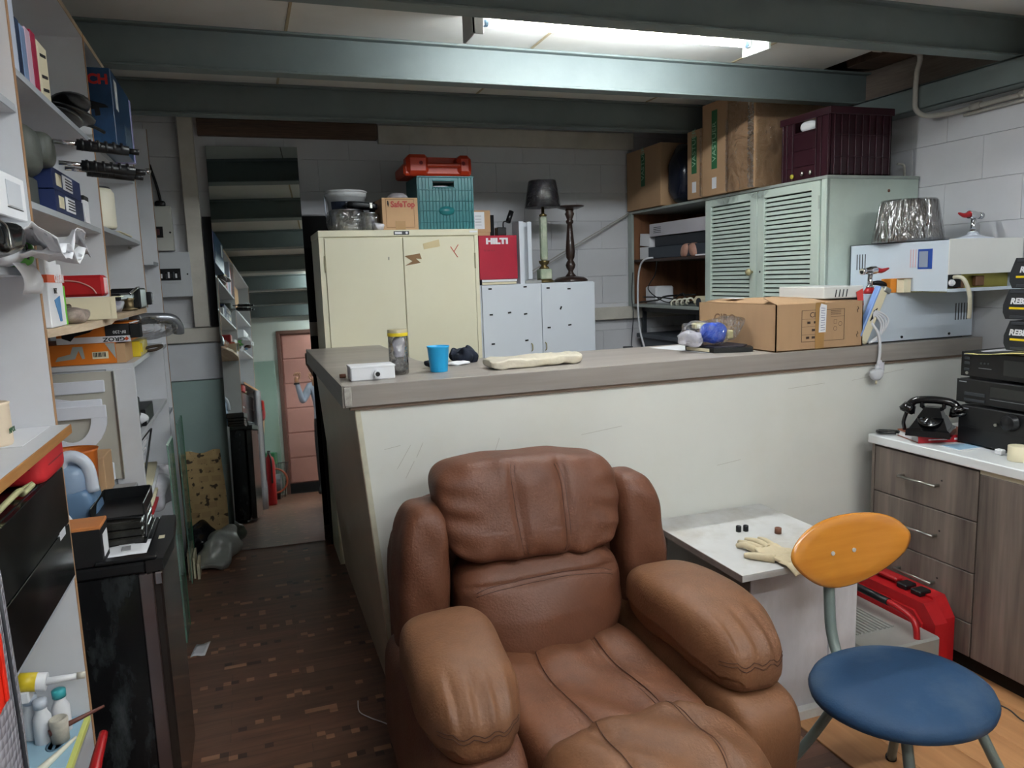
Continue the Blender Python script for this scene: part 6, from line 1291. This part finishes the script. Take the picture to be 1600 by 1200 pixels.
stitches(fc_, FC, [[(u0, v_/12, 1) for v_ in range(10, -13, -1)]+[(u0, -1, w_/8) for w_ in range(8, -9, -1)] for u0 in (-.44, -.39, .42, .47)], (0, -.0006, .0006))
build('base', MB().box(.46, 1.66, .0, 1.28, 2.50, .10, .01), black_matt, t)

# ---------------------------------------------------------------- chair with blue seat
t = thing('chair', 'low chair with a round blue seat and rounded orange wood backrest', 'chair', (1.66, 1.50, 0))
bluev = mat('dusty_blue_vinyl', '193B5C', .65, var=.14, scale=5, bump=.1, bscale=120, c2='56616B', c2amt=.5, c2scale=4, lo=.5, hi=.8)
ctube = mat('grey_green_tube_paint', '6F7A76', .3, var=.1, scale=20)
def seat_out(a):
    r = .246+.012*math.cos(2*a)
    return r
mb = MB(); n_, prof = 48, [(0, .034), (.35, .034), (.70, .031), (.88, .022), (.97, .008), (1.0, -.008), (.985, -.024), (.93, -.033), (0, -.033)]
vs_ = []; fs_ = []
for rr, z in prof: vs_ += [(1.640+rr*seat_out(a)*math.cos(a)*.97, 1.508+rr*seat_out(a)*math.sin(a)*.97, .447+z) for a in [2*PI*q/n_ for q in range(n_)]]
for j in range(len(prof)-1): fs_ += [(j*n_+i, j*n_+(i+1) % n_, (j+1)*n_+(i+1) % n_, (j+1)*n_+i) for i in range(n_)]
mb._add(vs_, fs_, True)
build('seat', mb, bluev, t)
build('seat_plate', MB().lathe([(.11, 0), (.11, .012), (0, .012)], (1.66, 1.50, .404), 24), ctube, t)
bp_ = [(-.186, .012), (-.170, .045), (-.13, .078), (-.07, .100), (0, .108), (.08, .103), (.14, .082), (.178, .045), (.187, .015), (.170, -.025), (.13, -.06), (.075, -.090), (.01, -.108), (-.05, -.108), (-.10, -.090), (-.145, -.055), (-.175, -.02)]
def bcurve(x, z, dy): return Vector((1.686+x*1.22, 1.765-.55*x*x+dy+.10*z, .755+z*1.02-.03*x))
mb = MB(); rings = [(.0, -.006), (.35, -.006), (.7, -.006), (.94, -.006), (1.0, -.001), (1.0, .004), (.95, .008), (0, .008)]; nb = len(bp_)*3
def bpt(k):
    q = k/3; i = int(q) % len(bp_); j = (i+1) % len(bp_); h = (i-1) % len(bp_); g = (i+2) % len(bp_); s_ = q-int(q)
    f = lambda d: .5*((2*bp_[i][d])+(bp_[j][d]-bp_[h][d])*s_+(2*bp_[h][d]-5*bp_[i][d]+4*bp_[j][d]-bp_[g][d])*s_*s_+(3*bp_[i][d]-bp_[h][d]-3*bp_[j][d]+bp_[g][d])*s_**3)
    return f(0), f(1)
vs_ = [bcurve(bpt(k)[0]*rr, bpt(k)[1]*rr, dy) for rr, dy in rings for k in range(nb)]
mb._add(vs_, [(j*nb+i, j*nb+(i+1) % nb, (j+1)*nb+(i+1) % nb, (j+1)*nb+i) for j in range(len(rings)-1) for i in range(nb)], True)
build('backrest', mb, grain('orange_beech', 'A8651F', 'D08C35', 'x', 1.6, .22, coat=.6, fine=10), t)
for x in (-.055, .012): b0 = bcurve(x, .0, -.006); build('backrest_screw', MB().cyl(b0-Vector((0, .004, 0)), b0, .0065, n=14), mat('zinc_screw', 'C9C9C6', .4, .3), t)
build('back_post', MB().tube([(1.60, 1.60, .418), (1.612, 1.70, .43), (1.622, 1.755, .50), (1.625, 1.772, .60), (1.628, 1.780, .70), (1.64, 1.781, .775)], [.015, .016, .017, .017, .016, .012], 12, flat=1.0), ctube, t)
for a, b in (((1.55, 1.60, .41), (1.435, 1.80, .0)), ((1.57, 1.43, .41), (1.47, 1.245, .0)), ((1.77, 1.61, .41), (1.885, 1.76, .0)), ((1.76, 1.40, .41), (1.915, 1.245, .0))):
    a, b = Vector(a), Vector(b); build('leg', MB().tube([a, a+(b-a)*.12+Vector((0, 0, .012)), a+(b-a)*.5, b+Vector((0, 0, .008))], .0145, 12), ctube, t); build('foot_cap', MB().cyl(b, b+Vector((0, 0, .02)), .017, n=12), black_pl, t)
# ---------------------------------------------------------------- side table
t = thing('side_table', 'low scuffed white box table with an overhanging top beside the recliner', 'table', (1.78, 2.34, 0))
dirty = mat('dirty_white_board', 'C9C8C6', .5, var=.08, scale=6, c2='958A78', c2amt=.6, c2scale=4, lo=.47, hi=.72)
dirty_s = mat('dirty_white_board_streaked', 'C6C5CA', .5, var=.12, scale=5, stretch=(1, 1, .35), c2='8A8482', c2amt=.6, c2scale=4, lo=.46, hi=.72)
build('top', MB().box(1.500, 2.035, .575, 2.055, 2.665, .600, .001), dirty, t)
build('top_edge', MB().box(1.498, 2.035, .575, 1.5005, 2.665, .599), mat('chipped_chipboard', '8B7C76', .8, var=.2, scale=40), t)
build('body', MB().box(1.565, 2.075, .04, 2.015, 2.62, .574, .002), dirty_s, t)
build('shaded_side_skin', MB().box(1.561, 2.077, .04, 1.566, 2.62, .574), mat('stained_shaded_board_side', '8A8480', .6, var=.2, scale=5), t)  # stained side board, with the shadow on this side painted into its grey
build('front_post', MB().box(1.900, 2.068, .04, 2.022, 2.077, .574, .001), dirty_s, t)
build('plinth', MB().box(1.55, 2.045, 0, 2.03, 2.63, .042, .002), dirty, t)
for q, (x, y, c, lb) in enumerate(((1.752, 2.405, 'ink', 'left one of the two small black caps on the white table'), (1.781, 2.399, 'ink', 'right one of the two small black caps on the white table'), (1.875, 2.325, 'rust', 'small rusty brown cap on the white table'))):
    m_ = black_pl if c == 'ink' else mat('rust_brown', '6E4634'); r_ = .0105 if q < 2 else .013
    solo('bottle_cap', lb, 'cap', MB().lathe([(r_, 0), (r_, .022), (r_*.85, .023), (r_*.8, .012), (0, .012)], (x, y, .6005), 16), m_)  # small loose bottle caps lying on the table
t = thing('glove', 'dirty cream leather work glove draped over the front edge of the white table', 'glove', (1.70, 2.16, .60))
glv = mat('cream_glove_leather', 'CDBE9E', .7, var=.12, scale=14, c2='8A744F', c2amt=.35, c2scale=9)
Mg = Matrix.Translation((1.715, 2.125, .6005)) @ Matrix.Rotation(math.radians(98), 4, 'Z')
def gl(u, v, w_, p): return Vector((p.x, p.y, max(p.z+.004*math.sin(p.x*70)*math.cos(p.y*55), .0006)))
build('palm', MB().pillow((0, 0, .012), (.085, .058, .012), 3.2, 16, fn=gl, M=Mg, nz=.005, ns=30), glv, t)
for q, (y0, y1, x1) in enumerate(((-.042, -.065, .155), (-.015, -.018, .175), (.012, .022, .17), (.038, .055, .145))):
    build('finger', MB().tube([Mg @ Vector((.06, y0, .010)), Mg @ Vector((.11, (y0+y1)/2, .014+.004*(q % 2))), Mg @ Vector((x1, y1, .008))], [.014, .0125, .008], 10), glv, t)
build('thumb', MB().tube([Mg @ Vector((-.03, .045, .010)), Mg @ Vector((.02, .085, .014)), Mg @ Vector((.055, .105, .009))], [.016, .014, .009], 10), glv, t)
build('cuff', MB().grid(lambda u, v: Mg @ Vector((-.06-.075*u, -.06+.12*v, .014+.003*math.sin(v*16)-.05*max(0, u-.45)**1.2)), 8, 12, .003), glv, t)
# ---------------------------------------------------------------- cases behind the chair
t = thing('power_tool_case', 'red plastic tool case with black latches standing against the drawers', 'case', (2.46, 2.3, 0))
build('shell', MB().prism([(2.085, .0), (2.06, .05), (2.065, .235), (2.12, .30), (2.56, .30), (2.60, .25), (2.60, 0)], 'yz', 2.405, 2.468).prism([(2.11, .0), (2.09, .05), (2.09, .235), (2.14, .31), (2.54, .31), (2.58, .25), (2.58, 0)], 'yz', 2.468, 2.535), red_pl, t)
build('panel', MB().prism([(2.12, .05), (2.12, .22), (2.16, .26), (2.50, .26), (2.53, .22), (2.53, .05)], 'yz', 2.395, 2.405), red_pl, t)
for y in (2.17, 2.24): build('latch', MB().box(2.44, y, .300, 2.50, y+.05, .322, .004), black_pl, t)
build('handle', MB().box(2.45, 2.30, .312, 2.49, 2.46, .33, .006), red_pl, t)
t = thing('battery_charger', 'grey ribbed metal box with a red tubular handle behind the blue seat', 'machine', (2.2, 2.2, 0))
gm = mat('grey_ribbed_metal', '9B9A95', .4, .3, var=.08)
build('body', MB().box(2.05, 2.02, .03, 2.385, 2.50, .215, .008), gm, t); build('base', MB().box(2.035, 1.985, .0, 2.39, 2.51, .032, .004), red_pl, t)
for q in range(12): build('rib', MB().box(2.07+q*.019, 2.15, .214, 2.08+q*.019, 2.46, .221, .001), gm, t)
build('handle', MB().tube([(2.32, 2.46, .20), (2.30, 2.45, .29), (2.30, 2.30, .30), (2.30, 2.14, .295), (2.295, 2.06, .27), (2.29, 2.04, .19)], .012, 10), red_pl, t); build('grip', MB().cyl((2.30, 2.42, .298), (2.30, 2.19, .299), .0155, n=12), black_pl, t)
build('bolt', MB().cyl((2.386, 2.05, .17), (2.39, 2.05, .17), .008, n=10), chrome, t)
solo('floor_wire', 'thin white wire curled on the dark floor by the counter corner', 'wire', MB().tube([(.29, 2.80, .003), (.285, 2.72, .004), (.32, 2.66, .004), (.36, 2.61, .005), (.40, 2.55, .003)], .0022, 6), cw)
solo('floor_wire', 'thin blue grey wire on the light floor by the woodgrain door', 'wire', MB().tube([(2.47, 1.90, .009), (2.49, 1.82, .009), (2.47, 1.74, .009), (2.50, 1.60, .009)], .0025, 6), dark_grey)
# ---------------------------------------------------------------- what the tall mirror shows of the room behind the camera
tube_light(.2, .95, 'lit fluorescent tube over the middle of the room, seen only in the tall mirror', True, TUBE_W)
tube_light(1.5, .18, 'lit fluorescent tube over the right side of the room behind the camera', True, TUBE_W)
tube_light(.3, -.72, 'lit fluorescent tube nearest the pink door behind the camera', True, TUBE_W)
t = thing('fire_extinguisher', 'tall red fire extinguisher on the floor seen in the tall mirror', 'extinguisher', (-.38, .72, 0))
build('cylinder', MB().lathe([(.050, 0), (.058, .02), (.058, .48), (.045, .54), (.02, .56), (.02, .58)], (-.375, .72, 0), 24), red_pl, t)
build('valve', MB().box(-.39, .70, .58, -.36, .76, .62, .004), black_pl, t); build('hose', MB().tube([(-.375, .76, .60), (-.35, .80, .50), (-.35, .79, .25)], .01, 8), black_pl, t)
t = thing('air_compressor', 'grey air compressor with an orange hose seen in the tall mirror', 'compressor', (-.45, -.35, 0))
build('tank', MB().cyl((-.70, -.35, .20), (-.36, -.35, .20), .12, n=24), mat('compressor_grey', '5E6468', .4), t); build('motor', MB().box(-.62, -.42, .30, -.42, -.28, .44, .03), dark_grey, t)
build('foot', MB().box(-.68, -.42, 0, -.63, -.28, .09), black_pl, t); build('foot', MB().box(-.43, -.42, 0, -.38, -.28, .09), black_pl, t)
build('hose', MB().tube([(-.42+.15*math.cos(a*.5), -.19, .24+.15*math.sin(a*.5)) for a in range(14)], .012, 8), mat('orange_hose', 'A8553A', .5), t)
t = thing('wire_basket', 'black wire basket stand seen in the tall mirror beside the compressor', 'basket', (-.40, -.75, 0))
build('rim', MB().lathe([(.16, .45), (.165, .455), (.16, .46)], (-.46, -.75, 0), 24), black_pl, t)
for q in range(16): a = q*2*PI/16; build('wire', MB().cyl((-.46+.16*math.cos(a), -.75+.16*math.sin(a), .455), (-.46+.10*math.cos(a), -.75+.10*math.sin(a), .0), .003, n=5), black_pl, t)
solo('bucket', 'white bucket beside the extinguisher seen in the tall mirror', 'bucket', MB().lathe([(.07, 0), (.085, .20), (.088, .21), (.08, .20), (.065, .02), (0, .02)], (-.50, .30, 0), 24), paper)
solo('leaning_board', 'tan board leaning above the extinguisher seen in the tall mirror', 'board', MB().box(-.03, -.20, 0, .03, .20, 1.15, .004, M=Matrix.Translation((-.62, .05, 0)) @ Matrix.Rotation(.10, 4, 'Y')), card2)
solo('red_bag', 'red bag hanging on the near shelf end seen in the tall mirror', 'bag', MB().pillow((-.41, .82, 1.05), (.035, .06, .09), 3, 8, nz=.01, ns=20), red_pl)
solo('green_crate_lid', 'green folded crate on the compressor seen in the tall mirror', 'crate', MB().box(-.66, -.50, .442, -.40, -.22, .60, .01), mat('green_folding_crate', '2F7A55', .45))
solo('glass_sheet', 'large pale green glass sheet leaning at the front wall seen in the tall mirror', 'glass', MB().box(-.86, YB+.03, .02, -.42, YB+.04, 1.88, .002), mat('mirror_green_sheet', 'A9C2B4', .08, var=.02, metal=.5))
# person holding the camera, seen only in part in the mirror
def person():
    t = thing('person', 'person in a dark shirt and dark trousers standing behind the camera, arms raised', 'person', (.26, -.38, 0))
    DX = -.16
    J = {'pel': (.42, -.38, .96, .135), 'wst': (.42, -.38, 1.12, .13), 'chs': (.41, -.37, 1.32, .15), 'nck': (.40, -.36, 1.47, .055), 'hdb': (.39, -.34, 1.55, .06), 'hip1': (.33, -.38, .90, .095), 'kn1': (.31, -.36, .49, .062), 'an1': (.30, -.40, .09, .042), 'to1': (.28, -.22, .035, .035),
         'hip2': (.51, -.38, .90, .095), 'kn2': (.54, -.37, .49, .062), 'an2': (.55, -.41, .09, .042), 'to2': (.57, -.23, .035, .035), 'sh1': (.23, -.35, 1.40, .062), 'el1': (.14, -.24, 1.20, .043), 'wr1': (.09, -.13, 1.46, .028), 'sh2': (.58, -.35, 1.40, .062), 'el2': (.55, -.19, 1.22, .043), 'wr2': (.30, -.13, 1.44, .028)}
    J = {k: (v[0]+DX, *v[1:]) for k, v in J.items()}
    E_ = [('pel', 'wst'), ('wst', 'chs'), ('chs', 'nck'), ('nck', 'hdb'), ('pel', 'hip1'), ('hip1', 'kn1'), ('kn1', 'an1'), ('an1', 'to1'), ('pel', 'hip2'), ('hip2', 'kn2'), ('kn2', 'an2'), ('an2', 'to2'), ('chs', 'sh1'), ('sh1', 'el1'), ('el1', 'wr1'), ('chs', 'sh2'), ('sh2', 'el2'), ('el2', 'wr2')]
    K = list(J); ix = {k: i for i, k in enumerate(K)}; W = WM[t.name].inverted()
    def skin(name, verts, edges, rad, m, root=0):
        me = bpy.data.meshes.new(name); me.from_pydata([W @ Vector(v) for v in verts], edges, []); o = bpy.data.objects.new(name, me); COL.objects.link(o)
        s = o.modifiers.new('s', 'SKIN'); s.use_smooth_shade = True; d = me.skin_vertices[0].data
        for i, r in enumerate(rad): d[i].radius = (r, r); d[i].use_root = (i == root)
        u = o.modifiers.new('u', 'SUBSURF'); u.levels = u.render_levels = 2; me.materials.append(m); o.parent = t; WM[o.name] = WM[t.name]
        return o
    sk = mat('skin_tone', 'B98A6C', .5, var=.05)
    cloth = bpy.data.materials.new('dark_shirt_and_trousers'); cloth.use_nodes = True; N, L = nodes_of(cloth); b = N['Principled BSDF']
    tc = N.new('ShaderNodeTexCoord'); sp = N.new('ShaderNodeSeparateXYZ'); L.new(tc.outputs['Object'], sp.inputs[0]); cr = N.new('ShaderNodeValToRGB'); cr.color_ramp.interpolation = 'CONSTANT'
    mr = N.new('ShaderNodeMapRange'); mr.inputs[1].default_value = 0; mr.inputs[2].default_value = 2; L.new(sp.outputs[2], mr.inputs[0]); L.new(mr.outputs[0], cr.inputs[0])
    cr.color_ramp.elements[0].color = (*lin('1B1A1C'), 1); cr.color_ramp.elements[1].position = .055; cr.color_ramp.elements[1].color = (*lin('1F2226'), 1); e = cr.color_ramp.elements.new(.49); e.color = (*lin('A9B2C4'), 1)
    L.new(cr.outputs[0], b.inputs['Base Color']); b.inputs['Roughness'].default_value = .8
    skin('body', [J[k][:3] for k in K], [(ix[a], ix[b_]) for a, b_ in E_], [J[k][3] for k in K], cloth, 0)
    hd = MB().pillow((.385+DX, -.315, 1.66), (.075, .095, .115), 2.3, 14, fn=lambda u, v, w_, p: Vector((p.x, p.y+(.012*G(u, 0, .25)*G(w_, -.1, .18) if v > 0 else 0), p.z)))
    h = build('head', hd, sk, t)
    build('nose', MB().pillow((.385+DX, -.212, 1.645), (.014, .018, .022), 2.2, 6), sk, h)
    for s_ in (-1, 1): build('eye', MB().pillow((.385+DX+s_*.03, -.226, 1.668), (.012, .006, .007), 2, 6), ink, h); build('ear', MB().pillow((.385+DX+s_*.076, -.31, 1.655), (.008, .018, .028), 2.2, 6), sk, h)
    build('mouth', MB().pillow((.385+DX, -.222, 1.605), (.024, .006, .005), 2, 6), mat('lip', '8E5A4C', .5), h)
    build('hair', MB().pillow((.385+DX, -.335, 1.695), (.082, .098, .095), 2.4, 12), mat('dark_hair', '1E1814', .7), t)
    for nm, w0, dx in (('left', (.09+DX, -.13, 1.46), 1), ('right', (.30+DX, -.13, 1.44), -1)):
        w0 = Vector(w0); V_ = [w0+Vector((0, -.03, -.05)), w0+Vector((0, .005, .03)), w0+Vector((dx*.01, .012, .065))]; Ed = [(0, 1), (1, 2)]; R2 = [.026, .030, .030]
        hand = skin('hand', V_, Ed, R2, sk)
        hand['label'] = 'bare hand raised to chest height'
        for q in range(4):
            a = w0+Vector(((q-1.5)*.019, .012, .075)); L_ = (.040, .046, .043, .034)[q]
            f = skin('finger', [a, a+Vector((dx*.012, .016, L_*.6)), a+Vector((dx*.03, .012, L_))], [(0, 1), (1, 2)], [.0095, .009, .0075], sk)
        skin('thumb', [w0+Vector((dx*.02, .01, .03)), w0+Vector((dx*.045, .022, .055)), w0+Vector((dx*.052, .022, .085))], [(0, 1), (1, 2)], [.012, .0105, .009], sk)
    build('watch', MB().lathe([(.034, 0), (.036, .004), (.036, .018), (.034, .022)], (.09+DX, -.142, 1.425), 20), black_pl, t)
person()
